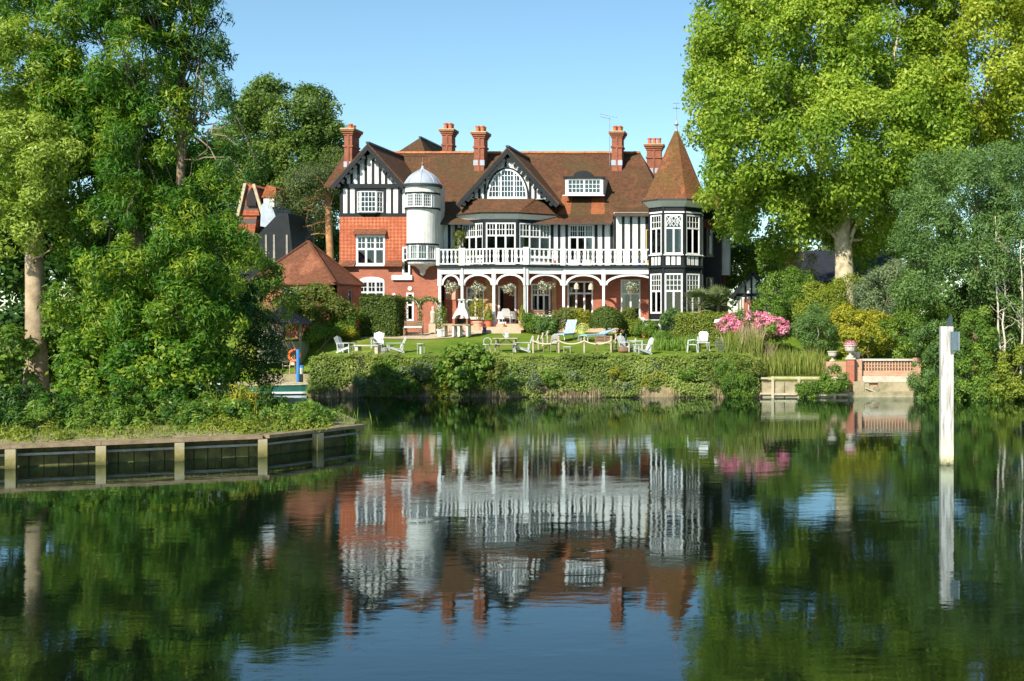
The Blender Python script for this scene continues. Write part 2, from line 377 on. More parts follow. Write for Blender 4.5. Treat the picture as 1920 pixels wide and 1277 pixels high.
def watermat():
    m, nt, out = nodes('water'); pos = geo_pos(nt)
    def mapped(sx, sy):
        mp = N(nt, 'ShaderNodeMapping'); mp.inputs['Scale'].default_value = (sx, sy, 1); nt.links.new(pos, mp.inputs['Vector']); return mp.outputs[0]
    n1 = noise(nt, mapped(0.8, 1.5), 1.0, 2, 0.5, 0.3)
    n2 = noise(nt, mapped(3.4, 6.5), 1.0, 4, 0.6, 0.5)
    big = noise(nt, mapped(0.10, 0.16), 1.0, 3, 0.6, 0.8)
    rb = ramp(nt, [(0.38, (0.25, 0.25, 0.25)), (0.66, (1, 1, 1))], big.outputs[0])
    m2 = N(nt, 'ShaderNodeMath', operation='MULTIPLY'); nt.links.new(n2.outputs[0], m2.inputs[0]); nt.links.new(rb.outputs[0], m2.inputs[1])
    m3 = N(nt, 'ShaderNodeMath', operation='MULTIPLY'); m3.inputs[1].default_value = 0.46; nt.links.new(m2.outputs[0], m3.inputs[0])
    ad = N(nt, 'ShaderNodeMath', operation='ADD'); nt.links.new(n1.outputs[0], ad.inputs[0]); nt.links.new(m3.outputs[0], ad.inputs[1])
    bp = N(nt, 'ShaderNodeBump'); bp.inputs['Strength'].default_value = 1.0; bp.inputs['Distance'].default_value = WATER_BUMP
    nt.links.new(ad.outputs[0], bp.inputs['Height'])
    df = N(nt, 'ShaderNodeBsdfDiffuse'); df.inputs[0].default_value = (0.003, 0.006, 0.003, 1)
    gl = N(nt, 'ShaderNodeBsdfGlossy'); gl.inputs['Color'].default_value = (0.84, 0.96, 1.0, 1); gl.inputs['Roughness'].default_value = 0.012
    fr = N(nt, 'ShaderNodeFresnel'); fr.inputs[0].default_value = 1.62
    nt.links.new(bp.outputs[0], gl.inputs['Normal']); nt.links.new(bp.outputs[0], fr.inputs['Normal'])
    mx = N(nt, 'ShaderNodeMixShader'); nt.links.new(fr.outputs[0], mx.inputs[0]); nt.links.new(df.outputs[0], mx.inputs[1]); nt.links.new(gl.outputs[0], mx.inputs[2])
    nt.links.new(mx.outputs[0], out.inputs['Surface'])
WATER_BUMP = 0.0034
watermat()

def grassmat():
    m, nt, out = nodes('lawn'); pos = geo_pos(nt)
    n1 = noise(nt, pos, 0.35, 6, 0.7); r = ramp(nt, [(0.3, (0.075, 0.14, 0.012)), (0.5, (0.13, 0.20, 0.017)), (0.7, (0.22, 0.23, 0.045))], n1.outputs[0])
    n2 = noise(nt, pos, 9.0, 6, 0.8); r2 = ramp(nt, [(0.25, (0.55, 0.6, 0.5)), (0.75, (1.35, 1.3, 1.2))], n2.outputs[0])
    c = mixc(nt, 1.0, r.outputs[0], r2.outputs[0], 'MULTIPLY')
    bsdf(nt, out, c, 0.9, 0.15, n2.outputs[0], 0.8, 0.06)
grassmat()

leafmat('leaf_plane', (0.095, 0.18, 0.014), (0.23, 0.34, 0.03), (0.46, 0.53, 0.075), 0.43)
leafmat('leaf_plane_gold', (0.14, 0.20, 0.014), (0.30, 0.37, 0.03), (0.52, 0.54, 0.08), 0.43)
leafmat('leaf_bluegreen', (0.060, 0.125, 0.030), (0.12, 0.21, 0.055), (0.21, 0.32, 0.085), 0.36)
leafmat('leaf_ash', (0.024, 0.095, 0.010), (0.085, 0.205, 0.018), (0.38, 0.43, 0.04), 0.43)
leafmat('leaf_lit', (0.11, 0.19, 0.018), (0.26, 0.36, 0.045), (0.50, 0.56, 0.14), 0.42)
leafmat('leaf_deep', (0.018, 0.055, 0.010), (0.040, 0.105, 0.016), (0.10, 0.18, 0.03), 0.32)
leafmat('leaf_mid', (0.055, 0.125, 0.018), (0.125, 0.22, 0.028), (0.25, 0.35, 0.055), 0.36)
leafmat('leaf_olive', (0.085, 0.115, 0.02), (0.15, 0.185, 0.034), (0.25, 0.27, 0.06), 0.34)
leafmat('leaf_pine', (0.045, 0.079, 0.026), (0.096, 0.134, 0.041), (0.179, 0.198, 0.064), 0.2)
leafmat('leaf_hedge', (0.096, 0.141, 0.015), (0.192, 0.243, 0.026), (0.307, 0.346, 0.045), 0.3)
leafmat('leaf_yew', (0.045, 0.079, 0.013), (0.077, 0.122, 0.018), (0.134, 0.179, 0.026), 0.25)
leafmat('leaf_bank', (0.085, 0.135, 0.026), (0.17, 0.235, 0.04), (0.34, 0.39, 0.10), 0.34)
leafmat('leaf_yellow', (0.160, 0.190, 0.015), (0.320, 0.320, 0.030), (0.500, 0.440, 0.050), 0.38)
leafmat('leaf_gold', (0.280, 0.250, 0.020), (0.480, 0.400, 0.030), (0.650, 0.520, 0.060), 0.35)
leafmat('leaf_silver', (0.100, 0.130, 0.080), (0.200, 0.240, 0.160), (0.360, 0.380, 0.270), 0.3)
leafmat('leaf_far', (0.033, 0.055, 0.017), (0.061, 0.088, 0.024), (0.094, 0.121, 0.039), 0.2)
leafmat('leaf_rust', (0.205, 0.154, 0.038), (0.333, 0.256, 0.077), (0.538, 0.384, 0.154), 0.3)
leafmat('flower_pink', (0.550, 0.100, 0.220), (0.720, 0.240, 0.380), (0.820, 0.480, 0.550), 0.3)
leafmat('flower_white', (0.600, 0.600, 0.420), (0.760, 0.760, 0.660), (0.860, 0.860, 0.800), 0.3)
leafmat('grass_blade', (0.090, 0.141, 0.019), (0.179, 0.230, 0.032), (0.358, 0.346, 0.090), 0.35)
leafmat('reed_dry', (0.180, 0.140, 0.070), (0.320, 0.260, 0.140), (0.460, 0.380, 0.220), 0.25)

# ------------------------------------------------------------------ foliage
def unit(a): return a / np.maximum(np.linalg.norm(a, axis=1), 1e-9)[:, None]

def leaf_mesh(name, C, NR, size, asp, mat, parent, cl=None, droop=0.0, szvar=0.35):
    """C centres, NR normals -> one mesh of small folded-rhombus leaves; rnd per face"""
    n = len(C); off = np.array(wloc(parent)) if parent is not None else np.zeros(3)
    nr = unit(NR)
    d = rng.normal(size=(n, 3)); d[:, 2] -= droop * 2.0
    d -= (d * nr).sum(1)[:, None] * nr; d = unit(d); s = np.cross(nr, d)
    sz = size * (1 + szvar * rng.uniform(-1, 1, n)); a = (sz * 0.5)[:, None]; w = a * asp
    bend = nr * (a * rng.uniform(-0.25, 0.1, n)[:, None])
    v = np.stack([C - d * a, C + s * w - d * a * 0.1, C + d * a + bend, C - s * w - d * a * 0.1], 1).reshape(-1, 3) - off
    me = bpy.data.meshes.new(name)
    me.vertices.add(4 * n); me.vertices.foreach_set('co', v.ravel().astype(np.float32))
    me.loops.add(4 * n); me.loops.foreach_set('vertex_index', np.arange(4 * n, dtype=np.int32))
    me.polygons.add(n); me.polygons.foreach_set('loop_start', np.arange(0, 4 * n, 4, dtype=np.int32))
    try: me.polygons.foreach_set('loop_total', np.full(n, 4, dtype=np.int32))
    except Exception: pass
    at_ = me.attributes.new('rnd', 'FLOAT', 'FACE')
    r = rng.uniform(0, 1, n)
    if cl is not None: r = np.clip(0.5 * r + 0.5 * cl, 0, 1)
    at_.data.foreach_set('value', r.astype(np.float32))
    me.materials.append(MAT[mat]); me.update(calc_edges=True)
    o = bpy.data.objects.new(name, me); COL.objects.link(o)
    if parent is not None: o.parent = parent
    return o

def lob(u, v, Y, ru, rv, ry): return (ux(u, Y), Y, vz(v, Y), ru * Y / F, ry, rv * Y / F)

def sph(n):
    d = rng.normal(size=(n, 3)); return unit(d)

def crown_pts(lobes, nclump, cr, per, up=0.25, back=0.45, inner=0.55, flat=1.0, low=0.35):
    """clumps spread over the outer volume of the lobes, leaves spread over each clump"""
    L = np.array(lobes); vol = (L[:, 3] * L[:, 5] + L[:, 3] * L[:, 4]); pr = vol / vol.sum()
    k = rng.choice(len(L), nclump * 3, p=pr); d = sph(nclump * 3)
    keep = (rng.uniform(size=len(d)) < np.where(d[:, 1] > 0.25, back, 1.0)) & (rng.uniform(size=len(d)) < np.where(d[:, 2] < -0.4, low, 1.0))
    k = k[keep][:nclump]; d = d[keep][:nclump]; m = len(d)
    rad = inner + (1 - inner) * rng.uniform(0, 1, m) ** 0.5
    c = L[k, :3] + d * L[k, 3:6] * rad[:, None]
    # drop clumps buried deep inside another lobe
    deep = np.zeros(m, bool)
    for q in L:
        deep |= (((c - q[:3]) / q[3:6]) ** 2).sum(1) < 0.30
    c = c[~deep]; d = d[~deep]; m = len(c)
    r = cr * rng.uniform(0.6, 1.35, m)
    nl = np.maximum(6, (per * (r / cr) ** 2).astype(int))
    idx = np.repeat(np.arange(m), nl); n = len(idx)
    e = unit(rng.normal(size=(n, 3)) + 0.55 * d[idx] + np.array([0, -0.12, up]))
    rr = rng.uniform(0.25, 1.0, n) ** 0.5 * (1 + 0.12 * rng.normal(size=n))
    sq = np.array([1, 1, flat])
    P = c[idx] + e * (r[idx] * rr)[:, None] * sq
    NR = e * 0.9 + rng.normal(size=(n, 3)) * 0.55 + np.array([0, 0, 0.35])
    cl = rng.uniform(0, 1, m)[idx]
    return P, NR, cl, c, r

def crown(name, parent, lobes, nclump, cr, per, size, asp, mat, droop=0.0, **kw):
    P, NR, cl, c, r = crown_pts(lobes, nclump, cr, per, **kw)
    o = leaf_mesh(name, P, NR, size, asp, mat, parent, cl, droop)
    return o, c

def branch(mb, p, q, r0, r1, sag=0.0, n=5, wob=0.06, seg=6):
    p = Vector(p); q = Vector(q); L = (q - p).length; pts = []; rad = []
    for i in range(n + 1):
        t = i / n; w = p.lerp(q, t) + Vector((random.uniform(-1, 1), random.uniform(-1, 1), random.uniform(-1, 1))) * L * wob * math.sin(math.pi * t)
        w.z += sag * math.sin(math.pi * t) * L
        pts.append(w); rad.append(r0 + (r1 - r0) * t)
    mb.tube(pts, rad, seg)

def tree(name, label, cat, base, trunk_top, r0, r1, bark, lobes, nclump, cr, per, size, asp, leaf, limbs=10, group=None, flare=1.35, lean=None, limb_r=0.4, **kw):
    base = Vector(base); top = Vector(trunk_top)
    t = thing(name, label, cat, base, 0, group)
    o, c = crown('crown', t, lobes, nclump, cr, per, size, asp, leaf, **kw)
    mb = MB(); pts = []; rad = []
    for i in range(9):
        s = i / 8; w = base.lerp(top, s) + Vector((math.sin(s * 5) * 0.05, 0, 0)) * r0 * 2
        if i == 0: w = w - Vector((0, 0, 0.25))
        pts.append(w); rad.append((r0 + (r1 - r0) * s) * (flare if i == 0 else (1 + (flare - 1) * 0.3 if i == 1 else 1)))
    mb.tube(pts, rad, 14); mb.build('trunk', bark, t, smooth=True)
    if limbs and len(c):
        sel = rng.choice(len(c), min(limbs, len(c)), replace=False)
        for k in sel:
            lb = MB(); s = random.uniform(0.55, 1.0); p = base.lerp(top, s)
            branch(lb, p, c[k], r1 * limb_r * random.uniform(0.7, 1.2), 0.02, 0.08, 6, 0.07)
            lb.build('limb', bark, t, smooth=True)
    return t

def shrub(name, label, cat, base, lobes, nclump, cr, per, size, asp, leaf, stems=4, group=None, bark='bark', **kw):
    base = Vector(base); t = thing(name, label, cat, base, 0, group)
    o, c = crown('foliage', t, lobes, nclump, cr, per, size, asp, leaf, **kw)
    if stems and len(c):
        for k in rng.choice(len(c), min(stems, len(c)), replace=False):
            mb = MB(); branch(mb, base + Vector((random.uniform(-.15, .15), random.uniform(-.1, .1), -0.1)), c[k], 0.035, 0.01, 0.02, 4, 0.08, 5)
            mb.build('stem', bark, t, smooth=True)
    return t

def blades(name, parent, X, Y, Z, h, w, mat, lean=0.35):
    """upright tapering blades, one quad each"""
    n = len(X); off = np.array(wloc(parent)) if parent is not None else np.zeros(3)
    b = np.stack([X, Y, Z], 1) - off; hh = h * rng.uniform(0.55, 1.15, n)
    an = rng.uniform(0, 2 * math.pi, n); ln = lean * rng.uniform(0, 1, n) * hh
    tip = b + np.stack([np.cos(an) * ln, np.sin(an) * ln, hh], 1)
    sd = rng.uniform(0, math.pi, n); sv = np.stack([np.cos(sd), np.sin(sd) * 0.5, np.zeros(n)], 1) * (w * 0.5)
    mid = b + (tip - b) * 0.55 + np.stack([np.cos(an) * ln * -0.12, np.sin(an) * ln * -0.12, hh * 0.06], 1)
    v = np.stack([b, mid + sv, tip, mid - sv], 1).reshape(-1, 3)
    me = bpy.data.meshes.new(name); me.from_pydata(v.tolist(), [], np.arange(4 * n).reshape(-1, 4).tolist())
    at_ = me.attributes.new('rnd', 'FLOAT', 'FACE'); at_.data.foreach_set('value', rng.uniform(0, 1, n).astype(np.float32))
    me.materials.append(MAT[mat]); me.update()
    o = bpy.data.objects.new(name, me); COL.objects.link(o)
    if parent is not None: o.parent = parent
    return o
def postmat():   # white paint, weed line near the water
    m, nt, out = nodes('post_white'); pos = geo_pos(nt)
    sx = N(nt, 'ShaderNodeSeparateXYZ'); nt.links.new(pos, sx.inputs[0])
    mp = N(nt, 'ShaderNodeMapping'); mp.inputs['Scale'].default_value = (14, 14, 1.2); nt.links.new(pos, mp.inputs['Vector'])
    n1 = noise(nt, mp.outputs[0], 1.0, 6, 0.7); r = ramp(nt, [(0.36, (0.24, 0.22, 0.18)), (0.64, (0.62, 0.61, 0.57))], n1.outputs[0])
    n2 = noise(nt, pos, 9.0, 4, 0.7)
    ad = N(nt, 'ShaderNodeMath', operation='MULTIPLY_ADD'); ad.inputs[1].default_value = 0.35; nt.links.new(n2.outputs[0], ad.inputs[0]); nt.links.new(sx.outputs[2], ad.inputs[2])
    w = ramp(nt, [(0.16, (0, 0, 0)), (0.42, (1, 1, 1))], ad.outputs[0])
    w2 = ramp(nt, [(0.4, (0, 0, 0)), (0.98, (1, 1, 1))], ad.outputs[0])
    c = mixc(nt, w2.outputs[0], (0.62, 0.58, 0.38), r.outputs[0])
    c = mixc(nt, w.outputs[0], (0.10, 0.09, 0.03), c)
    bsdf(nt, out, c, 0.7, 0.3, n1.outputs[0], 0.25, 0.02)
postmat()
def bankmat():
    m, nt, out = nodes('bank_earth'); pos = geo_pos(nt)
    mp = N(nt, 'ShaderNodeMapping'); mp.inputs['Scale'].default_value = (3.0, 3.0, 0.6); nt.links.new(pos, mp.inputs['Vector'])
    n1 = noise(nt, mp.outputs[0], 1.6, 8, 0.75); r = ramp(nt, [(0.3, (0.10, 0.075, 0.04)), (0.52, (0.25, 0.19, 0.11)), (0.7, (0.40, 0.32, 0.20))], n1.outputs[0])
    bsdf(nt, out, r.outputs[0], 0.95, 0.1, n1.outputs[0], 1.0, 0.10)
bankmat()
def stripemat():   # blue checked sunbed cloth
    m, nt, out = nodes('blue_check'); tc = N(nt, 'ShaderNodeTexCoord').outputs['Object']
    ck = N(nt, 'ShaderNodeTexChecker'); ck.inputs['Scale'].default_value = 9.0; ck.inputs['Color1'].default_value = (0.20, 0.36, 0.52, 1); ck.inputs['Color2'].default_value = (0.40, 0.54, 0.64, 1)
    nt.links.new(tc, ck.inputs['Vector']); bsdf(nt, out, ck.outputs[0], 0.8, 0.2)
stripemat()
leafmat('leaf_mid2', (0.055, 0.105, 0.016), (0.105, 0.175, 0.026), (0.19, 0.255, 0.042), 0.33)
leafmat('leaf_silvergreen', (0.096, 0.141, 0.070), (0.166, 0.224, 0.109), (0.269, 0.333, 0.154), 0.3)
plain('palm_leaf', (0.13, 0.16, 0.055), (0.08, 0.11, 0.035), 3.0, 0.6, 0.3, 0.02)
plain('bark_trunk', (0.44, 0.34, 0.22), (0.22, 0.16, 0.10), 2.2, 0.9, 0.15, 0.7, fine=9)

def oldpost():
    m, nt, out = nodes('post_old'); pos = geo_pos(nt)
    sx = N(nt, 'ShaderNodeSeparateXYZ'); nt.links.new(pos, sx.inputs[0])
    n1 = noise(nt, pos, 7.0, 6, 0.7); ad = N(nt, 'ShaderNodeMath', operation='MULTIPLY_ADD'); ad.inputs[1].default_value = 0.4; nt.links.new(n1.outputs[0], ad.inputs[0]); nt.links.new(sx.outputs[2], ad.inputs[2])
    r = ramp(nt, [(0.2, (0.09, 0.085, 0.025)), (0.45, (0.26, 0.22, 0.09)), (0.68, (0.36, 0.31, 0.20))], ad.outputs[0])
    bsdf(nt, out, r.outputs[0], 0.9, 0.2, n1.outputs[0], 0.5, 0.02)
oldpost()
# ------------------------------------------------------------------ the setting: water, ground, island
def bank_y(X):
    if X < -24.0: return 61.4
    if X > 5.65: return 56.4
    if X > 2.2: return 58.15
    return 57.28
def gz(X, Y):
    """height of the far-bank garden above the river"""
    yb = bank_y(X)
    d = Y - yb
    lawn = min(2.0 + 0.0924 * (Y - 58.5), 3.0)
    if X < -24.0:
        k = min(max((d - 0.6) / 3.0, 0), 1); z = 0.95 + (lawn - 0.95) * k * k * (3 - 2 * k)
    elif X > 5.65:
        k = min(max(d / 6.0, 0), 1); z = 0.1 + (lawn - 0.1) * k
    elif X > -1.9:
        k = min(max((d - (0.3 if X > 2.2 else 1.6)) / 5.0, 0), 1); z = 1.0 + (lawn - 1.0) * k * k * (3 - 2 * k)
    else:
        k = min(max(d / 1.2, 0), 1); z = 0.3 + (lawn - 0.3) * k * k * (3 - 2 * k)
    if X > 14: z = min(z, 1.6)
    return z
def build_ground():
    xs = [-2500, -700, -250, -110] + list(np.arange(-60, -24.5, 1.5)) + [-24.02, -23.98] + list(np.arange(-23.4, 2.0, 0.8)) + [2.19, 2.21, 3.2, 4.0] + [5.0, 5.64, 5.66] + list(np.arange(6.5, 36, 1.5)) + [60, 110, 250, 700, 2500]
    ds = [0, 0.3, 0.6, 0.9, 1.2, 1.6, 2.2, 3, 4, 5, 6, 7, 8, 9, 10, 11, 12, 13, 15, 18, 22, 28, 36, 60, 120, 300, 900, 3000]
    mb = MB(); rows = []
    for x in xs:
        yb = bank_y(x)
        col = []
        for d in [-1] + ds:
            y = yb + max(d, 0); z = gz(x, y) if d >= 0 else -1.2
            y += 0 if d >= 0 else 0
            col.append(len(mb.v)); mb.v.append((x, y, z))
        rows.append(col)
    for i in range(len(rows) - 1):
        for j in range(len(rows[0]) - 1):
            mb.f.append((rows[i][j], rows[i + 1][j], rows[i + 1][j + 1], rows[i][j + 1]))
    o = mb.build('ground', 'lawn', origin=(0, 57, 0), smooth=True); tag(o, kind='structure')
build_ground()
wmb = MB(); wmb.poly([(-3000, -400, 0), (3000, -400, 0), (3000, 62.5, 0), (-3000, 62.5, 0)])
tag(wmb.build('water', 'water', origin=(0, 0, 0)), kind='structure')

# wooded spit at the left, behind the timber landing stage
JP = [(-46, 19.5), (-20.0, 29.8), (-18.2, 30.6), (-16.6, 31.4), (-14.8, 32.3), (-14.05, 33.9), (-13.4, 35.6)]
ISL = JP + [(-14.2, 38.0), (-16.5, 42), (-20, 48), (-26, 53), (-40, 55), (-80, 52), (-80, 10)]
def isl_z(x, y): return 0.52 + 0.25 * min(max((y - 34 - 0.3 * (x + 15)) / 8, 0), 1)
mb = MB(); cx, cy = -30, 40
inner = [(cx + (x - cx) * 0.55, cy + (y - cy) * 0.55) for x, y in ISL]
ISL_IN = [(x - .25, y + .22) for x, y in ISL]
for i in range(len(ISL)):
    a, b = ISL_IN[i], ISL_IN[(i + 1) % len(ISL)]; c, d = inner[(i + 1) % len(ISL)], inner[i]
    mb.poly([(a[0], a[1], 0.50), (b[0], b[1], 0.50), (c[0], c[1], 0.8), (d[0], d[1], 0.8)])
    mb.poly([(d[0], d[1], 0.8), (c[0], c[1], 0.8), (cx, cy, 0.95)])
    mb.poly([(a[0], a[1], -1), (b[0], b[1], -1), (b[0], b[1], 0.50), (a[0], a[1], 0.50)])
tag(mb.build('island_ground', 'path_dirt'), kind='structure')

# ------------------------------------------------------------------ window and wall builders
def wall(name, parent, pl, a0, a1, b0, b1, mat, holes=(), thick=0.25, caps=True):
    xs = sorted({a0, a1} | {h[0] for h in holes} | {h[1] for h in holes}); zs = sorted({b0, b1} | {h[2] for h in holes} | {h[3] for h in holes})
    mb = MB()
    for i in range(len(xs) - 1):
        for j in range(len(zs) - 1):
            mx, mz = (xs[i] + xs[i + 1]) / 2, (zs[j] + zs[j + 1]) / 2
            if any(h[0] < mx < h[1] and h[2] < mz < h[3] for h in holes): continue
            mb.poly([pl.p(xs[i], zs[j]), pl.p(xs[i + 1], zs[j]), pl.p(xs[i + 1], zs[j + 1]), pl.p(xs[i], zs[j + 1])])
    for h in holes:
        for (p, q) in (((h[0], h[2]), (h[0], h[3])), ((h[0], h[3]), (h[1], h[3])), ((h[1], h[3]), (h[1], h[2])), ((h[1], h[2]), (h[0], h[2]))):
            mb.poly([pl.p(*p), pl.p(*q), pl.p(*q, -thick), pl.p(*p, -thick)])
    if caps:
        mb.poly([pl.p(a0, b0), pl.p(a0, b1), pl.p(a0, b1, -thick), pl.p(a0, b0, -thick)])
        mb.poly([pl.p(a1, b1), pl.p(a1, b0), pl.p(a1, b0, -thick), pl.p(a1, b1, -thick)])
        mb.poly([pl.p(a0, b1), pl.p(a1, b1), pl.p(a1, b1, -thick), pl.p(a0, b1, -thick)])
    return mb.build(name, mat, parent)

def window(parent, pl, a0, a1, b0, b1, rows, fw=0.075, curtain=None, cmat='curtain', gap=0.28, depth=0.8, paint='white_paint', sill=True, proud=0.03, dark_inside=True, name='window', skip=(), bar=.034):
    """rows bottom to top: (fraction, lights, panes across, panes up)"""
    fr = MB(); gb = MB(); panes = []
    H = b1 - b0; c0, c1 = -0.07, proud
    fr.pbox(pl, a0, a0 + fw, b0, b1, c0, c1); fr.pbox(pl, a1 - fw, a1, b0, b1, c0, c1)
    fr.pbox(pl, a0 + fw, a1 - fw, b0, b0 + fw, c0, c1); fr.pbox(pl, a0 + fw, a1 - fw, b1 - fw, b1, c0, c1)
    z = b0 + fw; Hi = H - 2 * fw; tr = fw * 0.85; k = 0
    for ri, (frac, nl, pc, prn) in enumerate(rows):
        hz = Hi * frac; z1 = z + hz
        zt = z1 - (tr if ri < len(rows) - 1 else 0)
        if ri < len(rows) - 1: fr.pbox(pl, a0 + fw, a1 - fw, zt, z1, c0, c1 - 0.004)
        W = a1 - a0 - 2 * fw; lw = (W - (nl - 1) * tr) / nl
        for i in range(nl):
            x0 = a0 + fw + i * (lw + tr); x1 = x0 + lw
            if i < nl - 1: fr.pbox(pl, x1, x1 + tr, z, zt, c0, c1 - 0.006)
            s = 0.022   # casement stile
            for q in ((x0, x0 + s, z, zt), (x1 - s, x1, z, zt), (x0 + s, x1 - s, z, z + s), (x0 + s, x1 - s, zt - s, zt)): gb.pbox(pl, *q, -0.045, 0.005)
            for j in range(1, pc):
                x = x0 + (x1 - x0) * j / pc; gb.pbox(pl, x - bar / 2, x + bar / 2, z + s, zt - s, -0.035, 0.0)
            for j in range(1, prn):
                y = z + (zt - z) * j / prn; gb.pbox(pl, x0 + s, x1 - s, y - bar * .48, y + bar * .48, -0.034, -0.001)
            if (ri, i) not in skip: panes.append((x0 + s, x1 - s, z + s, zt - s))
        z = z1
    w = fr.build(name, paint, parent)
    gb.build('glazing_grid', paint, w)
    for q in panes: MB().pbox(pl, *q, -0.027, -0.021).build('pane', 'glass', w)
    if sill: MB().pbox(pl, a0 - 0.06, a1 + 0.06, b0 - 0.07, b0 - 0.002, -0.05, 0.12).build('sill', paint, w)
    if dark_inside:
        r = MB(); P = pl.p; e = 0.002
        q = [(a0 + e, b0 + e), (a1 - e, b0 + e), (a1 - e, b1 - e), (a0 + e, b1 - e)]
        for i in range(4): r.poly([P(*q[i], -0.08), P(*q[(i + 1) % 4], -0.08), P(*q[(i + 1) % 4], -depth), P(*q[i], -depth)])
        r.poly([P(*p, -depth) for p in q]); r.build('dark_lining', 'dark_inside', w)
    if curtain:
        def drape(x0, x1, za, zb, side):
            n = 10; mb = MB(); pts = []
            for i in range(n + 1):
                x = x0 + (x1 - x0) * i / n; pts.append((x, -0.17 + 0.03 * math.sin(i * 2.2)))
            for i in range(n):
                (xa, ca), (xb, cb) = pts[i], pts[i + 1]
                mb.poly([pl.p(xa, za, ca), pl.p(xb, za, cb), pl.p(xb, zb, cb), pl.p(xa, zb, ca)])
            mb.build('curtain', cmat, w)
        W = a1 - a0
        if curtain in ('both', 'left'): drape(a0 + 0.05, a0 + W * gap, b0 + 0.05, b1 - 0.05, 0)
        if curtain in ('both', 'right'): drape(a1 - W * gap, a1 - 0.05, b0 + 0.05, b1 - 0.05, 1)
        if curtain == 'net': drape(a0 + 0.05, a1 - 0.05, b0 + 0.04, b1 - 0.04, 0)
    return w

def timber(parent, pl, a0, a1, b0, b1, c=0.035, mat='black_timber', name='timber'):
    return MB().pbox(pl, a0, a1, b0, b1, -0.02, c).build(name, mat, parent)

def slab_roof(name, parent, pts, mat, th=0.12):
    """one sloping roof face with thickness"""
    return MB().prism(pts, (0, 0, -th)).build(name, mat, parent)

# ------------------------------------------------------------------ the house
YF, YB, YW, YL = 70.5, 71.5, 73.2, 72.0
house = thing('house', 'large timber-framed riverside house with brown tiled roofs, white balcony and corner turrets', 'house', (-17.4, 75, 3.0))
FL = 3.52        # porch floor
plW = Plane(0, YW); plL = Plane(0, YL)
def rect(Y, u0, u1, v0, v1): return (ux(u0, Y), ux(u1, Y), vz(v1, Y), vz(v0, Y))

# body: solid core behind the fronts so that nothing is see-through
core = MB()
core.box(ux(640, YL), ux(822, YL), YL + 1.2, 82, 2.6, 10.5)
core.box(ux(822, YW), ux(1240, YW), YW + 1.3, 82, 2.6, 9.6)
core.box(-8.6, -5.0, YW + 1.2, 81, 2.6, 9.6)
core.build('rear_wall', 'brick_red', house)

# --- ground floor wall under the veranda
DEC = vz(502, 71)                      # underside of balcony
gf_open = [rect(YW, 874, 908, 538, 597), rect(YW, 934, 968, 536, 607), rect(YW, 996, 1032, 532, 596), rect(YW, 1064, 1112, 527, 607), rect(YW, 1164, 1201, 524, 606)]
wall('veranda_wall', house, plW, ux(822, YW), ux(1241, YW), 2.7, DEC + 0.2, 'brick_red', gf_open)
window(house, plW, *gf_open[0], [(0.62, 2, 1, 1), (0.38, 2, 2, 2)], curtain='both', sill=True)
dr = window(house, plW, *gf_open[1], [(1.0, 1, 1, 1)], fw=0.09, sill=False, depth=2.6, skip=((0, 0),), name='garden_door')
window(house, plW, *gf_open[2], [(0.7, 3, 1, 1), (0.3, 3, 2, 2)], curtain='both', gap=0.16)
window(house, plW, *gf_open[3], [(0.74, 3, 1, 1), (0.26, 3, 1, 1)], fw=0.08, sill=False, name='garden_door', depth=1.4, skip=((0, 1),))
window(house, plW, *gf_open[4], [(0.7, 2, 1, 1), (0.3, 2, 1, 1)], fw=0.08, sill=False, name='garden_door', curtain='left', gap=0.2)
# buff brick piers between the openings
for u0, u1 in ((911, 931), (972, 992), (1036, 1044)):
    MB().pbox(plW, ux(u0, YW), ux(u1, YW), FL + 0.02, DEC - 0.02, -0.02, 0.10).build('brick_pier', 'brick_buff', house)
MB().pbox(plW, ux(836, YW), ux(860, YW), FL + 1.5, FL + 2.1, 0.0, 0.06).build('wall_plaque', 'clay_pale', house)

# --- veranda floor, steps, columns, arches
deckp = [(ux(820, YB), YB), (ux(866, YB), YB), (ux(922, YF), YF), (ux(990, YF), YF), (ux(1057, YB), YB), (ux(1241, YB), YB)]
def deck_slab(name, z0, z1, grow, mat, parent, back=YW - 0.005):
    pts = [(x, y - grow, z0) for x, y in deckp]
    pts += [(deckp[-1][0], back, z0), (deckp[0][0], back, z0)]
    return MB().prism(pts, (0, 0, z1 - z0)).build(name, mat, parent)
deck_slab('veranda_floor', 2.6, FL, 0.25, 'clay_pale', house)
for k, (u0, u1, yy, z0, z1) in enumerate(((905, 985, 69.6, 2.7, 3.34), (898, 985, 68.9, 2.7, 3.16))):
    MB().box(ux(u0, 70), ux(u1, 70), yy, 70.24, z0, z1).build('step', 'paving' if k else 'clay_pale', house)
cols = [(824, YB), (866, YB), (925.5, YF), (987, YF), (1056.5, YB), (1131.5, YB), (1238, YB)]
zb = vz(515, 71); zs = vz(533, 71)
for i, (u, y) in enumerate(cols):
    x = ux(u, y) ; y = y + 0.10; mb = MB(); r = 0.075
    mb.box(x - 0.13, x + 0.13, y - 0.13, y + 0.13, FL, FL + 0.35)
    mb.box(x - r, x + r, y - r, y + r, FL + 0.35, zs - 0.08)
    mb.box(x - 0.12, x + 0.12, y - 0.12, y + 0.12, zs - 0.08, zs + 0.02)
    mb.box(x - 0.115, x + 0.115, y - 0.115, y + 0.115, zs + 0.02, zb + 0.42)
    mb.build('column', 'white_paint', house)
cp = [Vector((ux(u, y), y + 0.10, 0)) for u, y in cols]
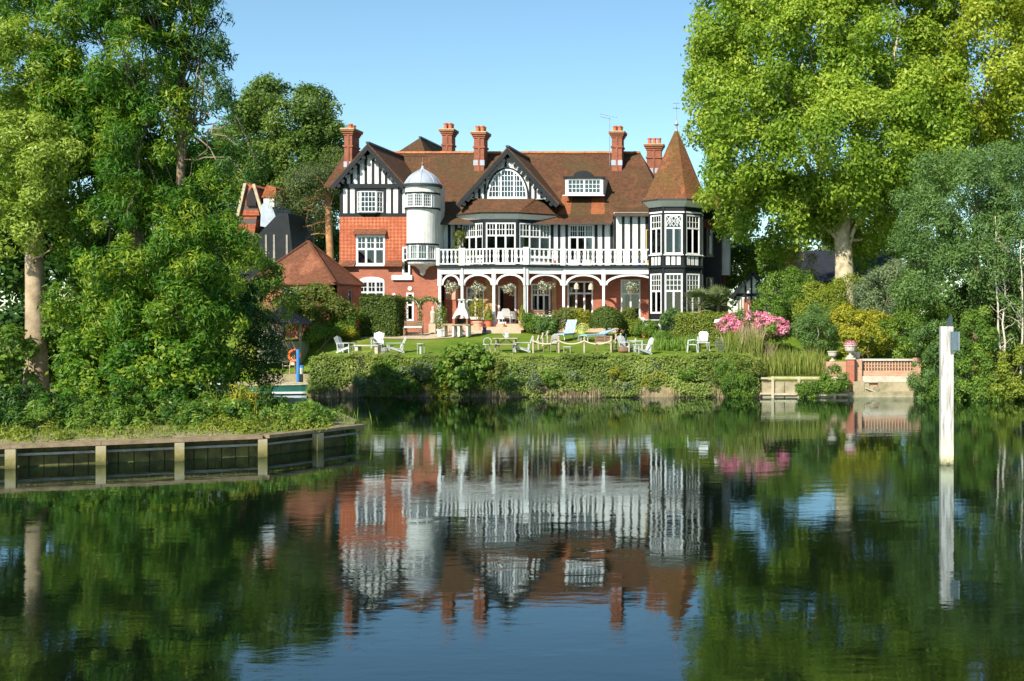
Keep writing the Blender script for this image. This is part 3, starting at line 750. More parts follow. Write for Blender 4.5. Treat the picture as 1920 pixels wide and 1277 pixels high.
for i in range(len(cp) - 1):
    p, q = cp[i], cp[i + 1]; d = (q - p).normalized(); L = (q - p).length - 0.23
    p0 = p + d * 0.115; n = 14; mb = MB(); nv = Vector((d.y, -d.x, 0)) * 0.05
    def arc(t, rr):
        a = math.pi * (1 - t); w = p0 + d * (L / 2 * (1 + math.cos(a) * rr[0])); w.z = zs + (zb - zs) * math.sin(a) * 1.0 + rr[1]; return w
    hx = L / 2
    for k in range(n):
        t0, t1 = k / n, (k + 1) / n
        o0, o1 = arc(t0, (1.0, 0.05)), arc(t1, (1.0, 0.05)); i0, i1 = arc(t0, (1 - 0.09 / hx, -0.06)), arc(t1, (1 - 0.09 / hx, -0.06))
        mb.hexa([i0 + nv, i1 + nv, i1 - nv, i0 - nv, o0 + nv, o1 + nv, o1 - nv, o0 - nv])
    mb.build('arch', 'white_paint', house)
    bm = MB(); a = p + d * 0.115; b = q - d * 0.115
    nv2 = Vector((d.y, -d.x, 0)) * 0.09
    z0, z1 = zb + 0.05, DEC
    bm.hexa([(a + nv2) + V(0, 0, z0), (b + nv2) + V(0, 0, z0), (b - nv2) + V(0, 0, z0), (a - nv2) + V(0, 0, z0), (a + nv2) + V(0, 0, z1), (b + nv2) + V(0, 0, z1), (b - nv2) + V(0, 0, z1), (a - nv2) + V(0, 0, z1)])
    bm.build('fascia', 'white_paint', house)
deck_slab('balcony_deck', DEC + 0.002, vz(497, 71), 0.14, 'black_timber', house)
for u, y in ((866.5, YB - 0.16), (983, YF - 0.16)):
    mb = MB(); mb.tube([(ux(u, y), y, FL), (ux(u, y), y, DEC - 0.02)], 0.04, 8); mb.build('downpipe', 'white_paint', house)

# --- balustrade: rails and each flat baluster
ZD = vz(497, 71); ZR = vz(467.5, 71)
rail_pts = [Vector((x, y - 0.02, 0)) for x, y in deckp]
bal = MB()
for i in range(len(rail_pts) - 1):
    p, q = rail_pts[i], rail_pts[i + 1]
    bal.bar(p + V(0, 0, ZR), q + V(0, 0, ZR), 0.09, 0.08); bal.bar(p + V(0, 0, ZD + 0.09), q + V(0, 0, ZD + 0.09), 0.07, 0.07)
balu = bal.build('balustrade', 'white_paint', house)
bme = None
for i in range(len(rail_pts) - 1):
    p, q = rail_pts[i], rail_pts[i + 1]; L = (q - p).length; n = max(2, int(round(L / 0.27))); ang = math.atan2((q - p).y, (q - p).x)
    for k in range(n):
        w = p.lerp(q, (k + 0.5) / n); w.z = ZD + 0.125
        if bme is None:
            m = MB(); hh = ZR - 0.04 - ZD - 0.125; pr = [(0, .052), (.18, .052), (.24, .03), (.5, .068), (.76, .03), (.82, .052), (1, .052)]
            m.prism([(-s, -0.012, t * hh) for t, s in pr] + [(s, -0.012, t * hh) for t, s in reversed(pr)], (0, 0.024, 0))
            o = m.build('baluster', 'white_paint', balu, local=True); bme = o
        else:
            o = bme.copy(); COL.objects.link(o); o.parent = balu
        o.location = w - wloc(balu); o.rotation_euler = (0, 0, ang)
for u, y, w in ((822, YB, .10), (867, YB, .19), (987, YF, .17), (1056, YB, .16), (1237, YB, .13)):
    x = ux(u, y); MB().box(x - w, x + w, y - 0.13, y + 0.09, ZD, ZR + 0.10).build('newel_post', 'white_paint', balu)

# --- first-floor wall behind the balcony
EZ = vz(416, YW)
ff_open = [rect(YW, 1067, 1113, 421, 490)]
ffw = wall('balcony_wall', house, plW, ux(816, YW), ux(1150, YW), ZD - 0.05, EZ + 0.15, 'white_render', ff_open)
window(house, plW, *ff_open[0], [(0.68, 3, 1, 1), (0.32, 3, 3, 2)], sill=False, curtain='right', gap=0.3, name='balcony_door')
for u0, u1 in ((815, 819.5), (827, 832), (840, 845), (853, 857), (1036, 1038), (1046, 1050.5), (1060, 1065), (1115, 1120.5), (1129, 1133.5), (1144, 1149.5)):
    timber(ffw, plW, ux(u0, YW), ux(u1, YW), ZD, EZ)
plR = Plane(0, 72.6); EZ2 = vz(401, 72.6)
rw = wall('gallery_wall', house, plR, ux(1151, 72.6), ux(1243, 72.6), ZD - 0.05, EZ2 + 0.1, 'white_render', thick=0.7)
for u0, u1 in ((1151, 1155), (1166, 1171), (1181, 1185.5), (1196, 1200.5), (1210, 1216)):
    timber(rw, plR, ux(u0, 72.6), ux(u1, 72.6), ZD, EZ2)

# --- canted bay over the balcony
bayP = [Vector((ux(865, YW), YW, 0)), Vector((ux(908, 71.9), 71.9, 0)), Vector((ux(970, 71.9), 71.9, 0)), Vector((ux(1035, YW), YW, 0))]
ZBt = vz(411, 72)
bay = None
for i in range(3):
    p, q = bayP[i], bayP[i + 1]; L = (q - p).length; pl = Plane(p.x, p.y, ((q - p).x, (q - p).y))
    hole = [(0.10, L - 0.10, ZD + (0.02 if i == 1 else 0.55), ZBt - 0.22)]
    w = wall('bay_wall', house, pl, 0, L, ZD - 0.04, ZBt, 'white_render' if i != 9 else 'black_timber', hole, caps=False)
    window(house, pl, *hole[0], [(0.72 if i == 1 else 0.62, 3, 1, 1), (0.28 if i == 1 else 0.38, 3, 3, 2)], fw=0.07, sill=(i != 1), curtain=('left', None, 'both')[i], gap=0.2, name=('window', 'balcony_door', 'window')[i], skip=(((0, 1),) if i == 1 else ()))
    timber(w, pl, -0.03, 0.10, ZD, ZBt, 0.05); timber(w, pl, L - 0.10, L + 0.03, ZD, ZBt, 0.052)
    timber(w, pl, 0.10, L - 0.10, ZBt - 0.22, ZBt, 0.04)
# bay cornice and skirt roof
zc0, zc1 = ZBt, vz(400, 71.8)
def offs(g): return [bayP[0] + V(-g, -g * .3, 0), bayP[1] + V(-g * .45, -g, 0), bayP[2] + V(g * .45, -g, 0), bayP[3] + V(g, -g * .3, 0)]
o1, o2 = offs(0.06), offs(0.36)
mb = MB()
for i in range(3): mb.poly([o1[i] + V(0, 0, zc0), o1[i + 1] + V(0, 0, zc0), o2[i + 1] + V(0, 0, zc1), o2[i] + V(0, 0, zc1)])
mb.poly([p + V(0, 0, zc0) for p in o1]); mb.build('bay_cornice', 'white_paint', house)
o3 = offs(0.48); zg = zc1
mb = MB()
for i in range(3): mb.bar(o2[i] + V(0, 0, zg), o2[i + 1] + V(0, 0, zg), 0.10, 0.09)
mb.build('gutter', 'gutter', house)
gYs = 72.55; gz0 = vz(372, gYs)
top = [Vector((ux(884, gYs), gYs + 0.25, gz0)), Vector((ux(890, gYs), gYs, gz0)), Vector((ux(1004, gYs), gYs, gz0)), Vector((ux(1010, gYs), gYs + 0.25, gz0))]
bot = [p + V(0, 0, zc1 + 0.03) for p in o3]
bot[0] = Vector((ux(857, 72.9), 72.9, zc1 + 0.03)); bot[3] = Vector((ux(1042, 72.9), 72.9, zc1 + 0.03))
mb = MB()
for i in range(3): mb.poly([bot[i], bot[i + 1], top[i + 1], top[i]])
mb.poly([bot[3], Vector((bot[3].x, 74.5, bot[3].z)), Vector((top[3].x, 74.5, gz0)), top[3]])
mb.poly([top[0], Vector((top[0].x, 74.5, gz0)), Vector((bot[0].x, 74.5, bot[0].z)), bot[0]])
mb.build('bay_roof', 'roof_tile', house)

# --- main roof with ridge tiles
RY, RZ = 78.0, vz(287, 78.0)
ey, ez = YW - 0.75, vz(417, YW - 0.75) - 0.02
xl, xr = ux(700, 76), ux(1201, RY)
kick_y, kick_z = ey + 0.9, ez + 0.55
xc = ux(1150, ey)
slope = (RZ - kick_z) / (RY - kick_y)
slab_roof('main_roof', house, [(xl, kick_y, kick_z), (xc + 0.4, kick_y, kick_z), (xr + 2.5, kick_y, kick_z), (xr, RY, RZ), (xl, RY, RZ)], 'roof_tile')
slab_roof('eaves_roof', house, [(ux(806, ey), ey, ez), (ux(1147, ey), ey, ez), (ux(1150, kick_y), kick_y, kick_z), (ux(800, kick_y), kick_y, kick_z)], 'roof_tile', 0.09)
e2y = 72.6 - 0.45; e2z = vz(402, e2y)
slab_roof('eaves_roof', house, [(ux(1152, e2y), e2y, e2z), (ux(1246, e2y), e2y, e2z), (ux(1250, kick_y + 0.5), kick_y + 0.55, kick_z + 0.56 * slope), (ux(1152, kick_y + 0.5), kick_y + 0.55, kick_z + 0.56 * slope)], 'roof_tile', 0.09)
mb = MB(); mb.bar((ux(806, ey), ey - 0.03, ez - 0.08), (ux(1147, ey), ey - 0.03, ez - 0.08), 0.11, 0.09); mb.build('gutter', 'gutter', house)
mb = MB(); mb.bar((ux(1152, e2y), e2y - 0.03, e2z - 0.08), (ux(1246, e2y), e2y - 0.03, e2z - 0.08), 0.11, 0.09); mb.build('gutter', 'gutter', house)
# fresh tiles let into the slope under the dormer, patches laid just proud
def on_roof(u, v):
    """pixel to point on the main slope"""
    # z = kick_z + slope*(Y-kick_y) and z = CZ-(v-600)Y/F
    Y = (CZ - kick_z + slope * kick_y) / (slope + (v - VY) / F); return Vector((ux(u, Y), Y, vz(v, Y)))
for q in (((1054, 366), (1074, 366), (1069, 412), (1046, 412)), ((1110, 366), (1133, 366), (1134, 412), (1108, 412))):
    pts = []
    for (u, v) in q:
        if v < 400: pts.append(on_roof(u, v) + V(0, -0.012, 0.012))
        else: pts.append(on_roof(u, 402) + V(0, -0.012, 0.012))
    MB().prism([pts[3], pts[2], pts[1], pts[0]], (0, 0.006, -0.006)).build('tile_patch', 'roof_bright', house)
slab_roof('roof_hip', house, [(xr + 2.5, kick_y, kick_z), (xr + 2.5, 83, kick_z), (xr, RY, RZ)], 'roof_tile')
slab_roof('back_roof', house, [(xr, RY, RZ), (xr + 2.5, 83, kick_z), (xl, 83, kick_z), (xl, RY, RZ)], 'roof_tile')
mrt = MB().tube([(xl, RY, RZ - 0.05), (xr, RY, RZ - 0.05)], 0.06, 6).build('ridge', 'ridge_clay', house)
rt = None; nrt = int((xr - xl) / 0.46)
for k in range(nrt):
    if rt is None:
        m = MB(); n = 7; R0 = 0.15
        for j in range(n):
            a0, a1 = math.pi * j / n, math.pi * (j + 1) / n
            m.hexa([(-.22, R0 * math.cos(a0), R0 * math.sin(a0)), (.22, R0 * math.cos(a0), R0 * math.sin(a0)), (.22, .11 * math.cos(a0), .11 * math.sin(a0)), (-.22, .11 * math.cos(a0), .11 * math.sin(a0)),
                    (-.22, R0 * math.cos(a1), R0 * math.sin(a1)), (.22, R0 * math.cos(a1), R0 * math.sin(a1)), (.22, .11 * math.cos(a1), .11 * math.sin(a1)), (-.22, .11 * math.cos(a1), .11 * math.sin(a1))])
        rt = m.build('ridge_tile', 'ridge_clay', mrt, local=True); o = rt
    else: o = rt.copy(); COL.objects.link(o); o.parent = mrt
    o.location = Vector((xl + 0.23 + k * 0.46, RY, RZ - 0.03 + random.uniform(-.008, .008))) - wloc(mrt); o.rotation_euler = (0, random.uniform(-.01, .01), 0)
# roof rising behind the ridge, left of the chimneys
pk = at(788, 258, 79.5); hw = 2.0
mb = MB(); zlow = RZ - 0.8
mb.poly([(pk.x - 1.35, RY - 0.3, zlow + 0.55), (pk.x + 1.0, RY - 0.3, zlow + 0.55), (pk.x, pk.y, pk.z)])
mb.poly([(pk.x + 1.0, RY - 0.3, zlow + 0.55), (pk.x + 2.6, 86, zlow - 1), (pk.x, 86, pk.z), (pk.x, pk.y, pk.z)])
mb.poly([(pk.x - 1.35, RY - 0.3, zlow + 0.55), (pk.x, pk.y, pk.z), (pk.x, 86, pk.z), (pk.x - 3, 86, zlow - 1)])
mb.build('rear_roof', 'roof_tile', house)
mb = MB(); mb.bar((pk.x, pk.y - 0.1, pk.z + 0.03), (pk.x, 86, pk.z + 0.03), 0.16, 0.10); mb.build('rear_ridge', 'gutter', house)

# --- a gable front with barge boards
def gable(u_l, u_r, u_a, v_e, v_a, Yb, Yback, name, over=0.25, cusp=True, half=None):
    """roof pair + barge boards at plane Yb; returns corner points"""
    L, R, A = at(u_l, v_e, Yb), at(u_r, v_e, Yb), at(u_a, v_a, Yb)
    A.x = (L.x + R.x) / 2
    g = thing  # noqa
    for s, P in ((-1, L), (1, R)):
        back = lambda p: Vector((p.x, Yback, p.z))
        slab_roof(name, house, [P, A, back(A), back(P)] if s < 0 else [A, P, back(P), back(A)], 'roof_tile', 0.10)
        d = (A - P).normalized(); nrm = Vector((0, -1, 0)); dn = Vector((d.z, 0, -d.x)) * (1 if s < 0 else -1)
        # dn points below the slope
        mb = MB(); q = [P + V(0, -0.02, -0.10), A + V(0, -0.02, -0.10), A + V(0, -0.02, -0.10) + dn * 0 + V(0, 0, -0.34), P + dn * 0.26 + V(0, -0.02, -0.10)]
        mb.prism(q, (0, 0.07, 0)); bb = mb.build('barge_board', 'black_timber', house)
        if cusp:
            Ln = (A - P).length; n = int(Ln / 0.36)
            for k in range(1, n):
                c = P.lerp(A, k / n) + dn * 0.34 + V(0, 0.0, -0.10)
                r = 0.125; pts = [c + V(r * math.cos(t), 0, r * math.sin(t)) for t in [2 * math.pi * j / 8 for j in range(8)]]
                MB().prism(pts, (0, 0.05, 0)).build('cusp', 'black_timber', bb)
    MB().bar(A + V(0, -0.05, 0.02), Vector((A.x, Yback, A.z + 0.02)), 0.20, 0.12).build('ridge_capping', 'gutter', house)
    return L, R, A

# --- left wing
L, R, A = gable(619, 760, 686, 347, 268, 71.55, 80.0, 'wing_roof')
zE = vz(348, YL); zA = A.z - 0.25; wx0, wx1 = ux(638, YL), ux(762, YL); xm = A.x
zb0, zb1 = vz(407, YL), vz(400, YL)
# gable triangle as a wall, studs clipped to the slope
hs = (zA - zE) / ((wx1 - wx0) / 2 + 0.1)
mb = MB(); mb.prism([plL.p(wx0, zE), plL.p(wx1, zE), plL.p(xm, zA)], (0, 0.2, 0)); gw = mb.build('gable_wall', 'white_render', house)
for u in (648, 659.5, 672.5, 686, 699.5, 712.5, 724):
    x = ux(u, YL); zt = zA - abs(x - xm) * hs - 0.05
    if zt > zE + 0.1: timber(gw, plL, x - 0.075, x + 0.075, zE + 0.05, zt)
timber(gw, plL, wx0 - 0.08, wx1 + 0.08, zE - 0.17, zE + 0.10, 0.10)
bandh = [rect(YL, 670, 719, 358, 399)]
band = wall('half_timber_wall', house, plL, wx0, wx1, zb1, zE - 0.15, 'white_render', bandh)
for u0, u1 in ((637.5, 643), (651.5, 656), (665.5, 670), (719, 724), (733, 737), (746.5, 754), (760, 763)):
    timber(band, plL, ux(u0, YL), ux(u1, YL), zb1, zE - 0.17)
timber(band, plL, ux(670, YL), ux(719, YL), vz(358, YL), zE - 0.17, 0.034)
timber(band, plL, wx0 - 0.05, wx1 + 0.05, zb0, zb1, 0.12)
# shallow oriel window of three faces
a0, a1, b0, b1 = bandh[0]
pA, pB, pC, pD = V(a0, YL, 0), V(a0 + 0.32, YL - 0.34, 0), V(a1 - 0.32, YL - 0.34, 0), V(a1, YL, 0)
for p, q, nl, pc in ((pA, pB, 1, 2), (pB, pC, 1, 4), (pC, pD, 1, 2)):
    pl = Plane(p.x, p.y, ((q - p).x, (q - p).y)); LL = (q - p).length
    window(house, pl, 0, LL, b0, b1 - 0.05, [(1.0, nl, pc, 4)], fw=0.05, sill=False, dark_inside=False)
mb = MB(); mb.prism([pA + V(0, 0, b1 - .05), pB + V(0, 0, b1 - .05), pC + V(0, 0, b1 - .05), pD + V(0, 0, b1 - .05)], (0, 0, 0.07)); mb.build('oriel_top', 'black_timber', house)
mb = MB(); mb.prism([pA + V(0, 0, b0 - .09), pB + V(0, 0, b0 - .09), pC + V(0, 0, b0 - .09), pD + V(0, 0, b0 - .09)], (0, 0, 0.088)); mb.build('oriel_sill', 'black_timber', house)
for x in (a0 + 0.45, a1 - 0.45): MB().prism([V(x - .05, YL - 0.02, b0 - .09), V(x - .05, YL - .28, b0 - .09), V(x - .05, YL - 0.02, b0 - .40)], (0.10, 0, 0)).build('bracket', 'black_timber', house)
MB().box(a0 + .02, a1 - .02, YL + 0.03, YL + 0.9, b0, b1).build('dark_lining', 'dark_inside', house)
# tile-hung storey with bell-cast skirt
th = [rect(YL - 0.12, 668, 722, 441, 497)]
plT = Plane(0, YL - 0.12)
zs0 = vz(488, YL)
wall('tile_hung_wall', house, plT, ux(636.5, YL - .12), ux(763, YL - .12), zs0, zb0, 'tile_hung', th, thick=0.5)
window(house, plT, *th[0], [(0.56, 3, 1, 1), (0.44, 3, 2, 2)], curtain='both', cmat='curtain_plum', gap=0.33, fw=0.10)
for u0, u1 in ((636.5, 667), (723, 757)):
    yy = YL - .12; x0, x1 = ux(u0, yy), ux(u1, yy); zl = vz(500, YL)
    MB().prism([V(x0, yy, zs0), V(x0, yy - 0.28, zl), V(x0, yy + 0.1, zl)], (x1 - x0, 0, 0)).build('skirt', 'roof_pavilion', house)
mb = MB(); q = th[0]; mb.prism([V(q[0] - .12, YL - .12, q[3] + .36), V(q[0] - .12, YL - .42, q[3] + .02), V(q[0] - .12, YL - .12, q[3] + .02)], (q[1] - q[0] + .24, 0, 0)); mb.build('window_hood', 'roof_pavilion', house)
lw = [rect(YL, 673, 721, 527, 572)]
sd = rect(YL, 762, 776, 549, 602); sw = rect(YL, 755, 770, 462, 515)
wall('ground_floor_wall', house, plL, ux(638, YL), ux(822, YL), 2.6, vz(487, YL), 'brick_red', [lw[0], sd])
window(house, plL, *lw[0], [(0.55, 3, 1, 1), (0.45, 3, 2, 2)], fw=0.08, curtain='net')
# segmental arch of brick over that window, as a raised ring with white head
q = lw[0]; mb = MB(); n = 10; xmid = (q[0] + q[1]) / 2; hwid = (q[1] - q[0]) / 2
pts = [V(xmid + hwid * math.cos(t), YL - 0.035, q[3] + 0.26 * math.sin(t)) for t in [math.pi * k / n for k in range(n + 1)]]
mb.prism(pts, (0, 0.03, 0)); mb.build('window_head', 'white_paint', house)
window(house, plL, *sd, [(0.6, 1, 1, 1), (0.4, 1, 1, 2)], fw=0.09, sill=False, name='side_door')
plS = Plane(0, YL - 0.15)
window(house, plS, *rect(YL - .15, 754.5, 769, 463, 515), [(0.55, 1, 1, 1), (0.45, 1, 1, 2)], fw=0.09, sill=False, dark_inside=False)
MB().box(ux(755, YL), ux(769, YL), YL - 0.075, YL - 0.02, vz(514, YL), vz(464, YL)).build('dark_lining', 'dark_inside', house)  # thin dark sheet paints an unlit inside onto the solid wall
MB().box(ux(736, YL), ux(774, YL), YL - 0.16, YL - 0.002, vz(525, YL), vz(516, YL)).build('string_course', 'white_paint', house)
for u, v, r in ((769, 541, .13), (739, 553, .11)):
    c = at(u, v, YL); mb = MB(); mb.prism([c + V(r * math.cos(t), -0.06, r * math.sin(t)) for t in [2 * math.pi * k / 14 for k in range(14)]], (0, 0.058, 0)); mb.build('wall_plate', 'white_paint', house)  # plain round white plates on the brick, they give no light
up = wall('stair_wall', house, Plane(0, YL + 0.02), ux(757, YL), ux(822, YL), vz(500, YL), vz(345, YL), 'white_render', thick=1.3)
# roof piece and stack behind the wing
rp = [at(608, 347, 73.2), at(690, 347, 73.2), at(690, 283, 75.5), at(648, 283, 75.5)]
rp[3].x = rp[0].x + 0.5
slab_roof('rear_roof', house, rp, 'roof_tile')

# --- round turret
tx, ty = ux(792, 71.7), 71.75
def zt(v): return vz(v, 71)
mb = MB()
mb.lathe(tx, ty, [(0.02, zt(517)), (0.16, zt(512)), (0.20, zt(505)), (0.42, zt(499)), (0.82, zt(496)), (0.92, zt(490)), (0.86, zt(488))], 32); mb.build('turret_corbel', 'white_render', house, smooth=True)
mb = MB(); mb.lathe(tx, ty, [(0.93, zt(456)), (0.93, zt(396)), (0.97, zt(391))], 32); tb = mb.build('turret', 'white_render', house, smooth=False)
def ring(r0, r1, v0, v1, mat, name='turret_band'):
    m = MB(); m.lathe(tx, ty, [(r0, zt(v0)), (r1, zt(v0)), (r1, zt(v1)), (r0, zt(v1))], 32); return m.build(name, mat, tb)
ring(0.80, 0.97, 459, 456, 'black_timber'); ring(0.80, 0.95, 490, 487, 'black_timber')
ring(0.88, 1.05, 391.5, 388.5, 'black_timber'); ring(0.88, 1.04, 363, 360, 'black_timber'); ring(0.80, 1.02, 360, 349, 'white_render'); ring(0.8, 1.16, 349, 344.5, 'gutter', 'turret_eaves')
m = MB(); m.lathe(tx, ty, [(0.74, zt(490)), (0.74, zt(344))], 16); m.build('turret_core', 'dark_inside', tb)
def band_windows(r, va, vb, nfac, f0, f1, pc, prn, blind):
    """facets of the turret's glazed band from angle f0 to f1 (degrees, -90 faces the river)"""
    for k in range(nfac):
        a0 = math.radians(f0 + (f1 - f0) * k / nfac); a1 = math.radians(f0 + (f1 - f0) * (k + 1) / nfac)
        p = V(tx + r * math.cos(a0), ty + r * math.sin(a0), 0); q = V(tx + r * math.cos(a1), ty + r * math.sin(a1), 0)
        pl = Plane(p.x, p.y, ((q - p).x, (q - p).y)); LL = (q - p).length
        window(house, pl, 0, LL, zt(va), zt(vb), [(1.0, 1, pc, prn)], fw=0.045, sill=False, dark_inside=False, proud=0.02, bar=.022)
        if blind: MB().pbox(pl, 0.03, LL - .03, zt(va), zt(vb), -0.16, -0.12).build('blind', 'curtain', tb)
band_windows(1.0, 388.4, 363.2, 4, -165, -40, 4, 4, False)
m = MB(); m.lathe(tx, ty, [(1.0, zt(388.4)), (1.0, zt(363.2))], 12, math.radians(-40), math.radians(100)); m.build('turret_side', 'white_render', tb)
band_windows(0.93, 486.8, 459.2, 4, -160, -20, 3, 2, True)
m = MB(); m.lathe(tx, ty, [(0.93, zt(486.8)), (0.93, zt(459.2))], 12, math.radians(-20), math.radians(100)); m.build('turret_side', 'white_render', tb)
dome = MB(); dome.lathe(tx, ty, [(1.12, zt(344.4)), (1.06, zt(342)), (0.98, zt(337)), (0.82, zt(330)), (0.60, zt(324)), (0.36, zt(319.5)), (0.16, zt(316)), (0.08, zt(311)), (0.05, zt(307))], 32)
dm = dome.build('dome', 'lead', tb, smooth=True)
for k in range(8):
    a = math.pi * 2 * k / 8 + 0.2; m = MB()
    m.tube([(tx + r * math.cos(a), ty + r * math.sin(a), zt(v) + 0.01) for r, v in ((1.07, 342), (.98, 337), (.82, 330), (.6, 324), (.36, 319.5), (.12, 315))], 0.022, 5); m.build('lead_roll', 'lead', dm)
m = MB(); m.lathe(tx, ty, [(0.05, zt(308)), (0.10, zt(305)), (0.05, zt(302)), (0.03, zt(300)), (0.015, zt(292))], 10); m.build('finial', 'teak', dm)

# --- centre gable with the half-round window
L, R, A = gable(855, 1048, 948, 381, 275, 72.15, 78.2, 'gable_roof', cusp=True)
plG = Plane(0, gYs); zA = A.z - 0.25; hs = (A.z - L.z) / ((R.x - L.x) / 2)
cxg = ux(951.5, gYs); rw_ = ux(989, gYs) - cxg; zw0 = gz0 + 0.03; rv = (vz(317, gYs) - zw0)
gx0, gx1 = ux(868, gYs), ux(1034, gYs)
def slope_z(x): return zA - abs(x - A.x) * hs
mb = MB(); n = 40
xsn = sorted(set(list(np.linspace(gx0, gx1, n)) + [cxg - rw_, cxg + rw_, A.x]))
for i in range(len(xsn) - 1):
    xa, xb = xsn[i], xsn[i + 1]
    def lo(x):
        t = (x - cxg) / rw_
        return gz0 - 0.05 if abs(t) >= 1 else zw0 + rv * math.sqrt(max(0, 1 - t * t))
    if abs((xa + xb) / 2 - cxg) < rw_: za, zb_ = (lo(xa) if abs(xa - cxg) < rw_ else zw0), (lo(xb) if abs(xb - cxg) < rw_ else zw0)
    else: za = zb_ = gz0 - 0.05
    ta, tb_ = max(slope_z(xa), za), max(slope_z(xb), zb_)
    mb.poly([plG.p(xa, za), plG.p(xb, zb_), plG.p(xb, tb_), plG.p(xa, ta)])
gwall = mb.build('gable_wall', 'white_render', house)
for u in (877, 888, 899, 909.5, 937, 948, 994, 1004, 1015, 1025):
    x = ux(u, gYs); t = (x - cxg) / rw_
    z0 = gz0 if abs(t) > 1.0 else zw0 + rv * math.sqrt(1 - t * t) + 0.08
    if u in (937,): continue
    z1 = slope_z(x) - 0.05
    if z1 > z0 + 0.15: timber(gwall, plG, x - 0.07, x + 0.07, z0, z1)
def arc_ring(r0x, r0z, r1x, r1z, c0, c1, name, mat, n=24):
    m = MB()
    for k in range(n):
        a0, a1 = math.pi * k / n, math.pi * (k + 1) / n
        def P(rx, rz, a, c): return plG.p(cxg + rx * math.cos(a), zw0 + rz * math.sin(a), c)
        m.hexa([P(r0x, r0z, a0, c1), P(r1x, r1z, a0, c1), P(r1x, r1z, a0, c0), P(r0x, r0z, a0, c0), P(r0x, r0z, a1, c1), P(r1x, r1z, a1, c1), P(r1x, r1z, a1, c0), P(r0x, r0z, a1, c0)])
    return m.build(name, mat, house)
arc_ring(rw_ + 0.0, rv, rw_ + 0.10, rv + 0.10, -0.02, 0.06, 'arch_timber', 'black_timber')
lun = arc_ring(rw_ - 0.10, rv - 0.10, rw_ - 0.004, rv - 0.004, -0.06, 0.05, 'lunette_window', 'white_paint')
g = MB(); irx, irz = rw_ - 0.10, rv - 0.10
def zarc(x): t = (x - cxg) / irx; return zw0 + irz * math.sqrt(max(0, 1 - t * t))
g.pbox(plG, cxg - rw_, cxg + rw_, zw0 - 0.06, zw0 + 0.07, -0.06, 0.06)
for x in (cxg - irx * 0.36, cxg + irx * 0.36): g.pbox(plG, x - 0.055, x + 0.055, zw0 + .07, zarc(x), -0.05, 0.04)
for k in range(-5, 6):
    x = cxg + irx * 0.165 * k + (0.0 if abs(k) < 2 else 0.0)
    if abs(abs(x - cxg) - irx * 0.36) < 0.08: continue
    g.pbox(plG, x - 0.017, x + 0.017, zw0 + .07, zarc(x), -0.04, 0.0)
for k in range(1, 5):
    z = zw0 + .07 + (irz - 0.05) * k / 5; hwx = irx * math.sqrt(max(0, 1 - ((z - zw0) / irz) ** 2)); g.pbox(plG, cxg - hwx, cxg + hwx, z - .0165, z + .0165, -0.039, -0.001)
g.build('glazing_grid', 'white_paint', lun)
MB().prism([plG.p(cxg + irx * math.cos(a), zw0 + irz * math.sin(a), -0.03) for a in [math.pi * k / 20 for k in range(21)]], (0, 0.006, 0)).build('pane', 'glass', lun)
MB().box(cxg - rw_ - .1, cxg + rw_ + .1, gYs + 0.75, gYs + 0.8, zw0 - .3, zw0 + rv + .2).build('dark_lining', 'dark_inside', lun)
MB().prism([plG.p(cxg - irx * .34, zw0 + .1, -0.2), plG.p(cxg + irx * .9, zw0 + .1, -0.2), plG.p(cxg + irx * .9, zw0 + irz * .35, -0.2), plG.p(cxg + irx * .3, zw0 + irz * .9, -0.2), plG.p(cxg - irx * .34, zw0 + irz * .85, -0.2)], (0, 0.01, 0)).build('blind', 'lead', lun)

# --- flat dormer with arched pediment
dY = 74.0; plD = Plane(0, dY)
q = rect(dY, 1063, 1128, 335, 364)
window(house, plD, *q, [(1.0, 2, 4, 3)], fw=0.09, curtain='net', depth=0.6)
mb = MB(); dx0, dx1 = q[0] - .12, q[1] + .12; zt0 = q[3] + .002
pts = [V(dx0 - .1, dY - .12, zt0), V(dx1 + .1, dY - .12, zt0), V(dx1 + .1, dY - .12, zt0 + .13)]
mxd = (dx0 + dx1) / 2 - .05
pts += [V(mxd + .62 * math.cos(a), dY - .12, zt0 + .13 + .36 * math.sin(a)) for a in [math.pi * k / 12 for k in range(13)]] + [V(dx0 - .1, dY - .12, zt0 + .13)]
mb.prism(pts, (0, 0.22, 0)); mb.build('dormer_pediment', 'black_timber', house)
MB().box(dx0, dx1, dY + 0.1, dY + 3.2, zt0 - 0.02, zt0 + .12).build('dormer_roof', 'lead', house)
for x, s in ((q[0], -1), (q[1], 1)):
    xx = x + (0 if s > 0 else -.1); MB().box(xx, xx + .1, dY - .02, dY + 2.4, q[2] - .05, zt0 - .02).build('dormer_cheek', 'white_render', house)
MB().box(dx0 - .1, dx1 + .1, dY - .25, dY - 0.02, q[2] - .13, q[2] - .072).build('dormer_apron', 'white_paint', house)

